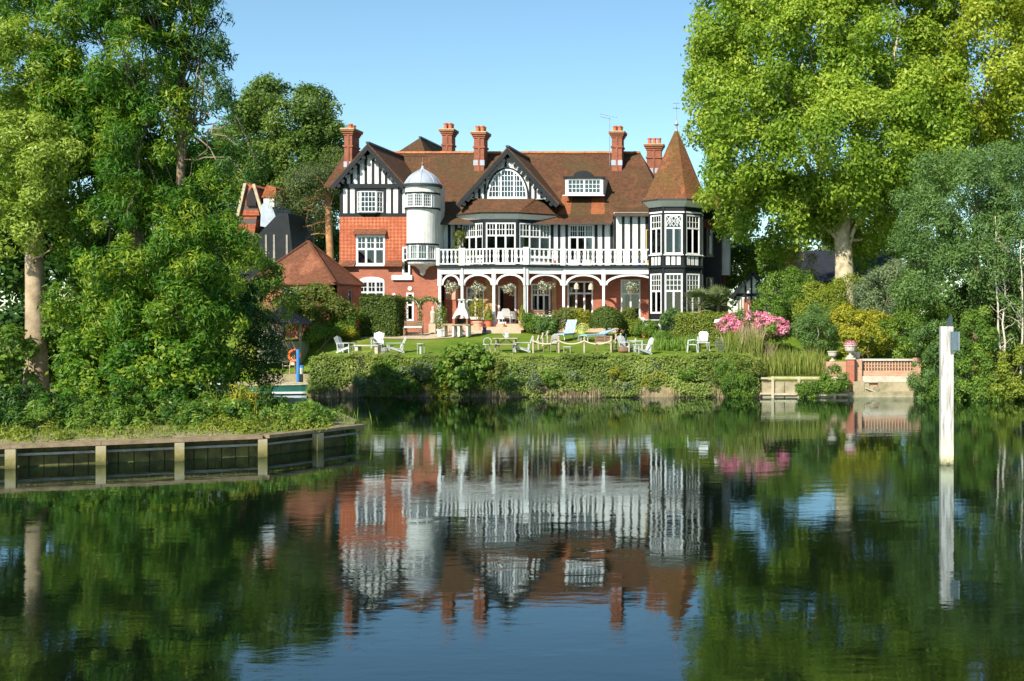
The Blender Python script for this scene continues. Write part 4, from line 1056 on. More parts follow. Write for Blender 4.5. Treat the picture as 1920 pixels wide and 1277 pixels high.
# --- octagonal corner tower
ocx, ocy, ap = -7.57, 71.86, 1.56
def octp(r, k): a = math.radians(-112.5 + 45 * k); R_ = r / math.cos(math.radians(22.5)); return V(ocx + R_ * math.cos(a), ocy + R_ * math.sin(a), 0)
z_cor = vz(388, 70.5); z_top = vz(376, 70.5)
for k in range(-1, 4):
    p, q = octp(ap, k), octp(ap, k + 1); L_ = (q - p).length; pl = Plane(p.x, p.y, ((q - p).x, (q - p).y))
    hu = (0.11, L_ - 0.11, vz(477, 70.6), vz(403, 70.6)); hl = (0.11, L_ - 0.11, vz(588, 70.6), vz(513, 70.6))
    vis = k in (-1, 0, 1)
    tw = wall('tower_wall', house, pl, 0, L_, 2.6, z_cor, 'black_timber', [hu, hl] if vis or k == 2 else [], caps=False)
    if vis or k == 2:
        cm = {-1: 'right', 0: 'right', 1: None, 2: None}[k]
        window(house, pl, *hu, [(0.68, 2, 1, 1), (0.32, 1, 4 if k != 0 else 1, 2 if k != 0 else 1)], fw=0.07, curtain=cm, gap=0.25)
        if k == 0:   # interlaced glazing in the middle fanlight
            z0f, z1f = hu[2] + (hu[3] - hu[2]) * .70, hu[3] - .07; m = MB(); xm_ = L_ / 2; hw_ = (L_ - .4) / 2
            P = lambda x, z: pl.p(x, z, -0.012)
            zs_ = [z0f, z1f]; pc_ = [(-1, 0), (-.5, .0), (0, 0), (.5, 0), (1, 0)]
            for (x0, t0), (x1, t1) in (((-1, .0), (0, 1)), ((0, 1), (1, 0)), ((-1, 1), (0, 0)), ((0, 0), (1, 1)), ((-.5, 1), (-.5, 0)), ((.5, 1), (.5, 0)), ((-1, .5), (1, .5)), ((-.5, 0), (.5, 1)), ((.5, 0), (-.5, 1))):
                m.bar(P(xm_ + hw_ * x0, z0f + (z1f - z0f) * t0), P(xm_ + hw_ * x1, z0f + (z1f - z0f) * t1), 0.03)
            for k2 in range(12):
                a0, a1 = math.pi * k2 / 12, math.pi * (k2 + 1) / 12
                m.bar(P(xm_ + hw_ * math.cos(a0), z0f + (z1f - z0f) * .95 * math.sin(a0)), P(xm_ + hw_ * math.cos(a1), z0f + (z1f - z0f) * .95 * math.sin(a1)), 0.035)
            m.build('tracery', 'white_paint', house)
        window(house, pl, *hl, [(0.58, 2, 1, 1), (0.42, 1, 4, 3)], fw=0.08, sill=False, curtain=(None, None, 'both', None)[k + 1], gap=0.2)
        zpa, zpb = vz(497, 70.6), vz(481, 70.6)
        for j in range(3):
            xa = 0.16 + (L_ - 0.32) * (j + 0.08) / 3; xb = 0.16 + (L_ - 0.32) * (j + 0.80) / 3
            MB().pbox(pl, xa, xb, zpa, zpb, -0.01, 0.012).build('plaster_panel', 'white_render', tw)
        MB().pbox(pl, 0.0, L_, vz(400, 70.6), vz(397, 70.6), 0.0, 0.05).build('moulding', 'white_paint', tw)
        MB().pbox(pl, -0.04, L_ + 0.04, vz(502, 70.6), vz(498.5, 70.6), 0.0, 0.10).build('ledge', 'black_timber', tw)
    timber(tw, pl, -0.035, 0.09, 2.9, z_cor, 0.05, name='corner_post')
m = MB()
for k in range(8):
    a, b = octp(ap + .04, k), octp(ap + .04, k + 1); c, d = octp(ap + .40, k + 1), octp(ap + .40, k)
    m.poly([a + V(0, 0, z_cor), b + V(0, 0, z_cor), c + V(0, 0, z_top - .05), d + V(0, 0, z_top - .05)])
m.build('tower_cornice', 'white_paint', house)
m = MB(); m.prism([octp(ap + .47, k) + V(0, 0, z_top - .05) for k in range(8)], (0, 0, .10)); m.build('tower_eaves', 'gutter', house)
z_ap = vz(243, ocy)
prof = [(ap + .44, z_top + .05), (ap + .16, z_top + .42), (ap - .05, z_top + .95), (0.55, z_ap - 1.15), (0.06, z_ap)]
m = MB(); rings = [[octp(max(r, .02), k) + V(0, 0, z) for k in range(8)] for r, z in prof]
for i in range(len(rings) - 1):
    for k in range(8): m.poly([rings[i][k], rings[i][(k + 1) % 8], rings[i + 1][(k + 1) % 8], rings[i + 1][k]])
sp = m.build('spire', 'roof_spire', house)
m = MB(); m.lathe(ocx, ocy, [(.12, z_ap - .15), (.07, z_ap + .05), (.06, z_ap + .2), (.15, z_ap + .32), (.06, z_ap + .45), (.03, z_ap + .55), (.02, vz(186, ocy))], 10); m.build('finial', 'lead', sp)
vz0 = vz(203, ocy); m = MB()
for dx, dy in ((1, 0), (0, 1)): m.bar((ocx - .22 * dx, ocy - .22 * dy, vz0), (ocx + .22 * dx, ocy + .22 * dy, vz0), .03)
m.bar((ocx - .2, ocy, vz0 + .3), (ocx + .2, ocy, vz0 + .3), .02); m.build('weather_vane', 'iron', sp)
# open casement with a yellow frame on the balcony side of the tower
p = octp(ap, -1); m = MB(); c0 = V(ux(1212, 71.6), 71.6, 0); c1 = V(ux(1221.5, 71.9), 71.9, 0)
za, zb2 = vz(494, 71.6), vz(431, 71.6)
for (x, y) in ((c0, c0), (c1, c1)): m.bar(x + V(0, 0, za), x + V(0, 0, zb2), .05)
for z in (za, zb2): m.bar(c0 + V(0, 0, z), c1 + V(0, 0, z), .05)
oc = m.build('open_casement', 'yellow_paint', house); MB().poly([c0 + V(0, 0, za), c1 + V(0, 0, za), c1 + V(0, 0, zb2), c0 + V(0, 0, zb2)]).build('pane', 'glass', oc)

# --- right wing beyond the tower
rY = 74.2; plX = Plane(0, rY); x0, x1 = -6.1, ux(1352, rY)
hx = [rect(rY, 1325, 1337, 420, 480), rect(rY, 1324, 1338, 520, 575)]
wall('wing_wall', house, plX, x0, x1, 2.6, vz(392, rY), 'black_timber', hx, thick=3)
for h in hx: window(house, plX, *h, [(0.7, 1, 1, 1), (0.3, 1, 2, 2)], fw=0.07, paint='oak_grey')
MB().box(x1 + .01, x1 + .5, rY + 0.5, rY + 1.6, vz(515, rY), vz(420, rY)).build('side_oriel', 'plaster_grey' if 'plaster_grey' in MAT else 'lead', house)
a, b = at(1340, 424, rY - .5), at(1364, 424, rY - .5); t2 = at(1356, 330, rY + 2.6)
slab_roof('wing_roof', house, [V(x0, rY - .4, vz(424, rY - .4)), V(b.x, rY - .4, vz(424, rY - .4)), V(b.x, rY + 2.4, vz(424, rY) + 3.2), V(x0, rY + 2.4, vz(424, rY) + 3.2)], 'roof_bright')
MB().prism([V(b.x, rY - .45, vz(424, rY - .4) - .25), V(b.x, rY + 2.4, vz(424, rY) + 3.2), V(b.x, rY + 4.8, vz(424, rY) - .25)], (.10, 0, 0)).build('barge_board', 'black_timber', house)

# --- chimneys
def chimney(u0, u1, v_pot, v_cap, v_base, Y, npots, deep, ns=1):
    x0, x1 = ux(u0, Y), ux(u1, Y); w = x1 - x0; zt_, zb_ = vz(v_cap, Y), vz(v_base, Y); zp = vz(v_pot, Y)
    H = zt_ - zb_; m = MB(); y0, y1 = Y, Y + deep
    m.box(x0, x1, y0, y1, zb_ - 1.2, zt_ - .42)
    for g, za_, zc_ in ((.05, zt_ - .42, zt_ - .30), (.11, zt_ - .30, zt_ - .18), (.18, zt_ - .18, zt_ - .06)): m.box(x0 - g, x1 + g, y0 - g, y1 + g, za_, zc_)
    zm = zt_ - .42 - (H - .42) * .42; m.box(x0 - .06, x1 + .06, y0 - .06, y1 + .06, zm, zm + .12)
    xm_ = (x0 + x1) / 2; m.box(xm_ - .06, xm_ + .06, y0 - .055, y0 + .02, zb_ - 1, zt_ - .42)
    ch = m.build('chimney', 'brick_chimney', house)
    MB().prism([V(x0 - .20, y0 - .20, zt_ - .06), V(x1 + .20, y0 - .20, zt_ - .06), V(x1 + .20, y1 + .20, zt_ - .06), V(x0 - .20, y1 + .20, zt_ - .06)], (0, 0, .07)).build('chimney_cap', 'stone_moss', ch)
    MB().box(x0 - .03, x1 + .03, y0 - .03, y0 + .1, zb_ - .25, zb_ + .10).build('flashing', 'lead', ch)
    for i in range(npots):
        px = x0 + w * (i + .5) / npots
        for py in ([y0 + deep * .28, y0 + deep * .74] if deep > .6 else [y0 + deep / 2]):
            r = min(.15, w / npots * .42); p = MB(); p.lathe(px, py, [(r * 1.1, zt_), (r * .95, zt_ + .08), (r * .9, zp - .1), (r * 1.1, zp - .08), (r * 1.1, zp), (r * .75, zp), (r * .7, zt_ + .1)], 12); p.build('chimney_pot', 'clay', ch)
chimney(645.5, 660, 231, 241, 306, 73.9, 1, 1.2)
chimney(829, 847, 230, 242, 300, 80.5, 2, .85)
chimney(888.5, 907.5, 235, 247, 303, 76.6, 2, .9)
chimney(1147, 1166, 235, 246, 303, 76.6, 2, .9)
chimney(1212.5, 1239.5, 258, 270, 318, 80.5, 3, .55)
m = MB(); mx_ = at(1143, 300, 77.0); m.tube([(mx_.x, 77.0, mx_.z - 1.0), (mx_.x, 77.0, vz(219, 77))], .018, 5)
for (ua, va, ub, vb) in ((1126, 214, 1156, 220), (1127, 219, 1144, 223)):
    p, q = at(ua, va, 77), at(ub, vb, 77); m.bar(p, q, .025)
    for t in np.linspace(0, 1, 6): w = p.lerp(q, t); m.bar(w + V(0, -.14, 0), w + V(0, .14, 0), .018)
m.build('tv_aerial', 'tin', house)
# ------------------------------------------------------------------ other buildings
# tiled garden pavilion left of the house
pv = thing('pavilion', 'low brick garden pavilion with steep red-brown pyramid roof', 'pavilion', (ux(560, 68), 68.5, 2.9))
py0, py1 = 66.4, 70.4; px0, px1 = ux(472, py0), ux(628, py0); pzE = vz(531, py0); apx = Vector(((px0 + px1) / 2, (py0 + py1) / 2, 0)); apx.z = vz(453, apx.y)
c = [V(px0 - .2, py0 - .25, pzE), V(px1 + .1, py0 - .25, pzE), V(px1 + .1, py1 + .2, pzE), V(px0 - .2, py1 + .2, pzE)]
for i in range(4):
    MB().prism([c[i], c[(i + 1) % 4], apx], (0, 0, -.10)).build('roof_face', 'roof_pavilion', pv)
    MB().bar(c[i] + V(0, 0, .03), apx + V(0, 0, .04), .16, .08).build('hip_capping', 'roof_pavilion', pv)
plP = Plane(0, py0)
ph = [(ux(530, py0), ux(596, py0), vz(549, py0), vz(537, py0) - .05)]
wall('wall', pv, plP, px0, px1, 2.5, pzE, 'brick_red', ph, thick=.3)
window(pv, plP, *ph[0], [(1.0, 4, 2, 2)], fw=.08)
plPs = Plane(px1, py0, (0, 1)); wall('side_wall', pv, plPs, 0, py1 - py0, 2.5, pzE, 'brick_red', [(1.8, 2.4, 3.2, pzE - .3)])
window(pv, plPs, 1.8, 2.4, 3.2, pzE - .3, [(1.0, 1, 1, 2)], fw=.07, paint='oak_grey')

# gatehouse with banded roof, half hidden by trees
gh = thing('gatehouse', 'tall narrow gatehouse with red banded tile roof and flared grey lead cap', 'gatehouse', (ux(490, 84), 86, 3.0))
gY = 84.0
p = lambda u, v, y=gY: at(u, v, y)
MB().box(ux(440, gY), ux(520, gY), gY + .5, gY + 5, 2.8, vz(440, gY)).build('wall', 'black_timber', gh)
MB().prism([p(418, 490), p(470, 490), p(482, 402), p(452, 402)], (0, 5, 0)).build('banded_roof', 'roof_banded', gh)
MB().prism([p(452, 404, gY - .1), p(486, 404, gY - .1), p(478, 350, gY - .1), p(460, 342, gY - .1)], (0, 3, 0)).build('upper_roof', 'roof_banded', gh)
MB().box(ux(447, gY), ux(458, gY), gY + 1, gY + 1.8, vz(380, gY), vz(340, gY)).build('chimney', 'brick_chimney', gh)
for q in (([460, 344], [446, 405]), ([476, 345], [500, 428])):
    MB().bar(p(*q[0], gY - .25), p(*q[1], gY - .25), .16, .2).build('barge_board', 'oak_pale', gh)
MB().prism([p(462, 386, gY - .3), p(480, 386, gY - .3), p(480, 370, gY - .3), p(471, 352, gY - .3), p(462, 370, gY - .3)], (0, .5, 0)).build('dormer', 'dark_inside', gh)
MB().prism([p(488, 424, gY - .4), p(534, 432, gY - .4), p(520, 414, gY - .4), p(510, 388, gY - .4), p(496, 380, gY - .4), p(490, 384, gY - .4)], (0, 3, 0)).build('lead_cap', 'lead', gh)
MB().prism([p(494, 388, gY - .2), p(514, 388, gY - .2), p(514, 371, gY - .2), p(494, 371, gY - .2)], (0, 1.4, 0)).build('clock_box', 'white_render', gh)
MB().prism([p(490, 370, gY - .3), p(518, 370, gY - .3), p(517, 352, gY - .3), p(500, 346, gY - .3)], (0, 2, 0)).build('cap_roof', 'roof_bright', gh)
MB().prism([p(484, 500, gY - .6), p(552, 500, gY - .6), p(540, 400, gY - .6), p(522, 400, gY - .6), p(484, 440, gY - .6)], (0, 4, 0)).build('dark_gable', 'black_timber', gh)
for u in (497, 512, 536):
    MB().prism([p(u, 492, gY - .64), p(u + 4, 492, gY - .64), p(u + 3, 440, gY - .64), p(u, 440, gY - .64)], (0, .03, 0)).build('plaster_panel', 'oak_grey', gh)

# little lodge at the right of the house
lo = thing('lodge', 'small half-timbered lodge with brown tiled gable and arched porch', 'lodge', (ux(1405, 74), 75, 3.0))
lY = 73.0; plo = Plane(0, lY)
lx0, lx1 = ux(1381, lY), ux(1437, lY); lzE = vz(552, lY); lap = at(1416, 513, lY); lap.x = (lx0 + lx1) / 2 + .1
MB().box(lx0, lx1, lY, lY + 4, 2.6, lzE).build('wall', 'white_render', lo)
for u0, u1 in ((1394, 1402), (1404, 1437)):
    MB().pbox(plo, ux(u0, lY), ux(u1, lY), 2.7, vz(560, lY), 0, .05).build('brick_panel', 'brick_red', lo)
MB().prism([V(lx0, lY - .01, lzE), V(lx1, lY - .01, lzE), lap + V(0, -.01, 0)], (0, .3, 0)).build('gable_wall', 'white_render', lo)
for u in (1398, 1409, 1420, 1430):
    x = ux(u, lY); zt_ = lap.z - abs(x - lap.x) * (lap.z - lzE) / ((lx1 - lx0) / 2) - .1; MB().pbox(plo, x - .06, x + .06, lzE - .5, max(zt_, lzE), 0, .06).build('timber', 'black_timber', lo)
MB().pbox(plo, lx0, lx1, lzE - .12, lzE + .06, 0, .075).build('tie_beam', 'black_timber', lo)
for s, xe in ((-1, lx0 - .35), (1, lx1 + .35)):
    e = V(xe, lY - .35, lzE - .25); a = V(lap.x, lY - .35, lap.z + .05)
    MB().prism([e, a, a + V(0, 4.6, 0), e + V(0, 4.6, 0)], (0, 0, .12)).build('roof_face', 'roof_bright' if s < 0 else 'roof_tile', lo)  # sunlit left slope gets a brighter tile, the light put into its colour
    MB().bar(e + V(0, -.03, -.02), a + V(0, -.03, -.02), .08, .22).build('barge_board', 'black_timber', lo)
m = MB(); ax = ux(1419, lY); az = vz(577, lY)
m.prism([V(ax - .45, lY - .07, 2.7)] + [V(ax - .45 * math.cos(t), lY - .07, az + .28 * math.sin(t)) for t in [math.pi * k / 10 for k in range(11)]] + [V(ax + .45, lY - .07, 2.7)], (0, .015, 0)); m.build('porch_shade', 'dark_inside', lo)  # flat dark sheet on the wall, the porch's shade painted on
window(lo, plo, ux(1383, lY), ux(1391, lY), vz(584, lY), vz(558, lY), [(1.0, 1, 2, 4)], fw=.05, sill=False, dark_inside=False, proud=.08, paint='oak_grey')
m = MB(); m.tube([V(ax, lY - .2, vz(527, lY)), V(ax, lY - .2, vz(533, lY))], .02, 6); m.lathe(ax, lY - .2, [(.02, vz(532, lY)), (.10, vz(534, lY)), (.07, vz(541, lY)), (.02, vz(543, lY))], 8); m.build('lantern', 'iron', lo)

# long dark outbuilding behind the plane tree
ob = thing('outbuilding', 'long low outbuilding with dark slate roof behind the plane tree', 'outbuilding', (ux(1570, 88), 90, 3.0))
oy = 86.0
MB().prism([at(1440, 527, oy), at(1694, 527, oy), V(ux(1694, oy), oy + 3.2, vz(470, oy + 3.2)), V(ux(1440, oy), oy + 3.2, vz(470, oy + 3.2))], (0, 0, -.15)).build('roof', 'slate_dark', ob)
MB().box(ux(1444, oy), ux(1690, oy), oy + .4, oy + 6, 2.8, vz(529, oy)).build('wall', 'black_timber', ob)
MB().box(ux(1578, oy + 1), ux(1581, oy + 1), oy - .05, oy + .1, vz(560, oy), vz(525, oy)).build('downpipe', 'tin', ob)
MB().prism([V(ux(1694, oy), oy, vz(527, oy)), V(ux(1694, oy), oy + 3.2, vz(470, oy + 3.2)), V(ux(1694, oy), oy + 6.4, vz(527, oy))], (-.2, 0, 0)).build('gable_end', 'black_timber', ob)
ma = thing('aerial_mast', 'thin tall aerial mast on the skyline right of the house', 'aerial', (ux(1374, 95), 95, 3.0))
m = MB(); m.tube([V(ux(1374, 95), 95, 2.9), at(1374, 396, 95)], .035, 6); m.build('mast', 'tin', ma)
m = MB(); m.bar(at(1366, 396, 95), at(1382, 397, 95), .05); m.build('crossbar', 'tin', ma)

# gazebo by the water
gb = thing('gazebo', 'octagonal wooden summerhouse with dark felted roof at the water\'s edge', 'gazebo', (ux(532, 63.5), 63.5, 1.95))
gcx, gcy = ux(531, 63.5), 63.5; gr = 1.22
def g8(r, k): a = math.radians(-112.5 + 45 * k); return V(gcx + r * math.cos(a), gcy + r * math.sin(a), 0)
ze, za = vz(606, 62.5), vz(574, 63.5); zf = 1.95
for k in range(8):
    MB().prism([g8(gr + .32, k) + V(0, 0, ze), g8(gr + .32, k + 1) + V(0, 0, ze), V(gcx, gcy, za)], (0, 0, -.05)).build('roof_face', 'felt_roof', gb)
    w = g8(gr, k); MB().box(w.x - .06, w.x + .06, w.y - .06, w.y + .06, zf, ze - .02).build('post', 'gazebo_wood', gb)
    p_, q_ = g8(gr, k), g8(gr, k + 1); pl = Plane(p_.x, p_.y, ((q_ - p_).x, (q_ - p_).y)); L_ = (q_ - p_).length
    MB().pbox(pl, .06, L_ - .06, zf, zf + .65, -.02, .02).build('panel', 'gazebo_wood', gb)
    if k in (-1, 7, 0, 5, 6): window(gb, pl, .06, L_ - .06, zf + .65, ze - .12, [(1.0, 2, 1, 3)], fw=.04, sill=False, dark_inside=False, proud=.01)
m = MB(); m.lathe(gcx, gcy, [(.12, za - .05), (.06, za + .1), (.1, za + .2), (.0, za + .45)], 8); m.build('finial', 'felt_roof', gb)
MB().prism([g8(gr + .05, k) + V(0, 0, zf - .5) for k in range(8)], (0, 0, .5)).build('floor', 'gazebo_wood', gb)

# ------------------------------------------------------------------ landing stage
jt = thing('landing_stage', 'weathered timber landing stage edging the wooded spit', 'jetty', (-17, 31.5, 0))
JPs = [Vector((-27.5, 26.6, 0))] + [Vector((x, y, 0)) for x, y in JP[1:]]
DK = 0.52
for i in range(len(JPs) - 1):
    p_, q_ = JPs[i], JPs[i + 1]; d = (q_ - p_).normalized(); nv = Vector((d.y, -d.x, 0)); L_ = (q_ - p_).length
    mid = (p_ + q_) / 2
    MB().bar(p_ + nv * .04 + V(0, 0, DK + .03), q_ + nv * .04 + V(0, 0, DK + .03), .46, .09).build('capping_board', 'oak', jt)
    MB().bar(p_ + nv * .02 + V(0, 0, DK - .19), q_ + nv * .02 + V(0, 0, DK - .19), .10, .06).build('waler', 'oak_grey', jt)
    n = max(2, int(L_ / .31))
    for k in range(n):
        a = p_.lerp(q_, (k + .03) / n) + nv * random.uniform(-.20, -.17); b = p_.lerp(q_, (k + .97) / n) + nv * random.uniform(-.20, -.17)
        MB().hexa([a + nv * .04 + V(0, 0, -.6), b + nv * .04 + V(0, 0, -.6), b + V(0, 0, -.6), a + V(0, 0, -.6), a + nv * .04 + V(0, 0, DK - .05 - random.uniform(0, .03)), b + nv * .04 + V(0, 0, DK - .06), b + V(0, 0, DK - .06), a + V(0, 0, DK - .06)]).build('board', 'moss_shade_board', jt)
    w = q_ + nv * .17
    if i < len(JPs) - 2:
        an = math.atan2(d.y, d.x); cs, sn = Vector((math.cos(an), math.sin(an), 0)) * .115, Vector((-math.sin(an), math.cos(an), 0)) * .10
        MB().hexa([w - cs - sn + V(0, 0, -.8), w + cs - sn + V(0, 0, -.8), w + cs + sn + V(0, 0, -.8), w - cs + sn + V(0, 0, -.8)] + [w - cs - sn + V(0, 0, DK - .03), w + cs - sn + V(0, 0, DK - .03), w + cs + sn + V(0, 0, DK - .03), w - cs + sn + V(0, 0, DK - .03)]).build('post', 'post_old', jt)

# ------------------------------------------------------------------ white navigation post in the river
np_ = thing('river_post', 'tall white timber post standing in the river with small dark sign', 'post', (ux(1777, 30.4), 30.4, 0))
x0, x1 = ux(1764, 30.4), ux(1788, 30.4); zt_ = vz(612, 30.4)
m = MB(); m.box(x0, x1, 30.4, 30.74, -1.5, zt_); m.build('shaft', 'post_white', np_)
sx0, sx1 = ux(1781, 30.3), ux(1799.5, 30.3)
sb = MB(); plZ = Plane(sx0, 30.33, (1, -.12)); sb.pbox(plZ, 0, sx1 - sx0, vz(657, 30.3), vz(622, 30.3), 0, .05); sgn = sb.build('sign_board', 'sign_teal', np_)
fm = MB()
for q in ((0, .03, vz(657, 30.3), vz(622, 30.3)), (sx1 - sx0 - .03, sx1 - sx0, vz(657, 30.3), vz(622, 30.3))): fm.pbox(plZ, *q, .05, .07)
fm.build('sign_edge', 'tin', sgn)
m = MB(); bx = ux(1780, 30.4)
pts = [(-.05, 620), (.06, 622), (.075, 608), (.11, 598), (.06, 588), (-.01, 596), (-.055, 606)]
m.prism([V(bx + dx, 30.5, vz(v, 30.5)) for dx, v in pts], (0, .07, 0)); m.build('blade_marker', 'iron', np_)

# ------------------------------------------------------------------ far bank: brick terrace wall, steps and landing
tw = thing('terrace_wall', 'pierced red brick garden wall with pillar above the concrete river steps', 'wall', (ux(1650, 57), 57, 0))
wy = 58.0
MB().box(ux(1612, wy), ux(1722, wy), wy, wy + .3, .2, vz(695, wy)).build('base_course', 'brick_garden', tw)
for k in range(19):
    u = 1616 + k * 5.6; MB().box(ux(u, wy), ux(u + 3.0, wy), wy + .05, wy + .28, vz(694.9, wy), vz(676.6, wy)).build('baluster_brick', 'brick_garden', tw)
for v0 in (689, 683): MB().box(ux(1612, wy), ux(1722, wy), wy + .10, wy + .22, vz(v0 + 1.2, wy), vz(v0 - 1.0, wy)).build('lattice_course', 'brick_garden', tw)
MB().box(ux(1612, wy) + .15, ux(1722, wy), wy + .285, wy + .34, vz(694.9, wy), vz(676.6, wy)).build('backing_course', 'stone', tw)
MB().box(ux(1608, wy), ux(1724, wy), wy - .04, wy + .36, vz(676.5, wy), vz(673, wy)).build('coping', 'stone', tw)
MB().box(ux(1712, wy), ux(1726, wy), wy - .06, wy + .40, .3, vz(671, wy)).build('end_pillar', 'brick_garden', tw)
pyy = 57.35
MB().box(ux(1587, pyy), ux(1602, pyy), pyy, pyy + .42, .2, vz(674, pyy)).build('pillar', 'brick_red', tw)
MB().box(ux(1585, pyy), ux(1604, pyy), pyy - .05, pyy + .47, vz(674, pyy) + .002, vz(671, pyy)).build('pillar_cap', 'stone', tw)
MB().box(ux(1542, wy), ux(1588, wy), wy, wy + .25, .3, vz(678, wy)).build('low_wall', 'brick_garden', tw)
MB().box(ux(1600, 57.8), ux(1616, 57.8), pyy + .425, wy - .005, .2, vz(674, 57.8)).build('return_wall', 'brick_garden', tw)
st = thing('river_steps', 'pale concrete river wall with flight of steps below the brick wall', 'steps', (ux(1650, 57), 57, 0))
sy = 56.95
MB().box(ux(1586, sy), ux(1716, sy), sy, sy + 1.0, -.8, vz(735, sy)).build('lower_wall', 'concrete', st)
MB().box(ux(1648, sy), ux(1716, sy), sy + .45, sy + 1.05, vz(735, sy), vz(718, sy)).build('upper_wall', 'concrete', st)
for k in range(5):
    u0 = 1612 + k * 9; MB().box(ux(u0 if k else 1600, sy), ux(u0 + 9.6, sy), sy + .30, sy + 1.04, vz(735, sy) - .01 * k, vz(716 + k * 4.2, sy)).build('step', 'concrete', st)
MB().box(ux(1602, sy), ux(1716, sy), sy + .90, sy + 1.06, vz(719, sy), vz(707, sy)).build('plinth', 'stone', st)
MB().bar(at(1622, 727, sy + .2), at(1648, 737, sy + .2), .05, .05).build('handrail', 'oak_pale', st)
td = thing('timber_landing', 'old timber landing with posts and rails on the far bank', 'landing', (ux(1500, 57), 57, 0))
ty_ = 56.75
MB().box(ux(1428, ty_), ux(1592, ty_), ty_ + .12, ty_ + .5, -.6, vz(714, ty_)).build('bank_face', 'bank_earth', td)
for u in (1449, 1498, 1565): MB().box(ux(u - 2.5, ty_), ux(u + 2.5, ty_), ty_ - .05, ty_ + .1, -1, vz(706, ty_)).build('post', 'oak_pale', td)
for u0, u1, v in ((1427, 1448, 709), (1451, 1536, 708), (1540, 1590, 708), (1425, 1448, 738), (1452, 1498, 739), (1502, 1590, 740)):
    MB().bar(at(u0, v, ty_ + .02), at(u1, v + random.uniform(-.5, .8), ty_ + .02), .12, .09).build('rail', 'oak_pale', td)
for u0, u1 in ((1430, 1448), (1452, 1470), (1472, 1497), (1503, 1530), (1532, 1562)):
    MB().box(ux(u0, ty_), ux(u1, ty_), ty_ + .07, ty_ + .115, vz(748, ty_), vz(random.uniform(714, 722), ty_)).build('board', 'concrete', td)

# riverside earth bank under the hedge
bk = MB(); n = 120
for i in range(n):
    xa, xb = -24 + (22.1) * i / n, -24 + 22.1 * (i + 1) / n
    za, zb3 = .45 + .12 * math.sin(i * 1.7), .45 + .12 * math.sin((i + 1) * 1.7)
    ya, yb = 56.98 + .06 * math.sin(i * .9), 56.98 + .06 * math.sin((i + 1) * .9)
    bk.poly([(xa, ya, -.6), (xb, yb, -.6), (xb, yb + .12, zb3), (xa, ya + .12, za)]); bk.poly([(xa, ya + .12, za), (xb, yb + .12, zb3), (xb, yb + .6, zb3 + .6), (xa, ya + .6, za + .6)])
bk.poly([(-24, 57, -.6), (-24, 57.1, .5), (-24, 61.5, .9), (-24, 61.5, -.6)])
tag(bk.build('river_bank', 'bank_earth', smooth=True), kind='structure')
# gravel patio left of the steps, following the lawn
pt = MB(); P_ = [(672, 66.4), (735, 65.8), (800, 65.6), (860, 66.6), (905, 68.6), (905, 71.2), (672, 71.9)]
def up(u, y): x = ux(u, y); return V(x, y, gz(x, y) + .03)
cen = up(790, 69)
for i in range(len(P_)): pt.poly([up(*P_[i]), up(*P_[(i + 1) % len(P_)]), cen])
tag(pt.build('patio', 'paving'), kind='structure')
# ------------------------------------------------------------------ trees
def lawn_at(u, v):
    Y = 7.155 / ((v - 600) / F + .0924); x = ux(u, Y); return V(x, Y, gz(x, Y))
def gnd(u, Y): x = ux(u, Y); return V(x, Y, gz(x, Y))

# great plane tree right of the house
pb = gnd(1582, 68.5)
tree('plane_tree', 'huge sunlit plane tree with thick pale trunk right of the house', 'tree', pb, at(1582, 395, 68.5), .62, .50, 'bark_plane',
     [lob(1480, 130, 68, 165, 150, 6), lob(1620, 110, 70, 170, 190, 7), lob(1570, 285, 67, 170, 120, 6), lob(1405, 210, 67.5, 100, 160, 5), lob(1390, 320, 66.5, 70, 75, 3.5), lob(1690, 270, 69, 130, 120, 6),
      lob(1470, 400, 69.5, 115, 65, 4), lob(1660, 400, 70, 120, 70, 4), lob(1560, -90, 69, 230, 120, 7), lob(1360, 60, 68, 75, 80, 4), lob(1358, 190, 67, 46, 130, 3), lob(1352, 335, 66.3, 42, 45, 2.2), lob(1440, 300, 66, 90, 80, 3), lob(1530, 60, 66.5, 110, 90, 3), lob(1500, 200, 65.8, 100, 80, 2.5), lob(1640, 190, 66, 100, 90, 3), lob(1585, 360, 65.5, 45, 45, 2), lob(1478, 425, 70.5, 60, 42, 3), lob(1530, 440, 71, 70, 40, 2.5), lob(1650, 450, 71, 60, 35, 2.5)],
     900, .96, 345, .24, .52, 'leaf_plane', limbs=11, limb_r=.36, low=.6, inner=.55)
tree('plane_tree', 'golden-green plane tree at the right edge behind the blue-green tree', 'tree', gnd(1880, 72), at(1880, 300, 72), .5, .4, 'bark_plane',
     [lob(1850, 110, 71, 140, 170, 6), lob(1780, 200, 71, 90, 100, 4), lob(1930, 170, 72, 110, 160, 6), lob(1830, -80, 72, 190, 110, 6)],
     330, 1.05, 320, .26, .52, 'leaf_plane_gold', limbs=6, limb_r=.36)
tree('acacia_tree', 'feathery blue-green tree on the right bank behind the white river post', 'tree', gnd(1830, 58.5), at(1830, 420, 58.5), .22, .12, 'bark',
     [lob(1790, 370, 59, 105, 80, 3.5), lob(1880, 350, 60, 80, 75, 3.5), lob(1740, 450, 58.5, 65, 75, 3), lob(1840, 480, 58, 95, 85, 3), lob(1910, 440, 59, 60, 110, 3), lob(1780, 540, 58, 85, 60, 2.6), lob(1880, 580, 57.5, 60, 70, 2.5)],
     310, .66, 290, .17, .36, 'leaf_bluegreen', limbs=8, inner=.55)

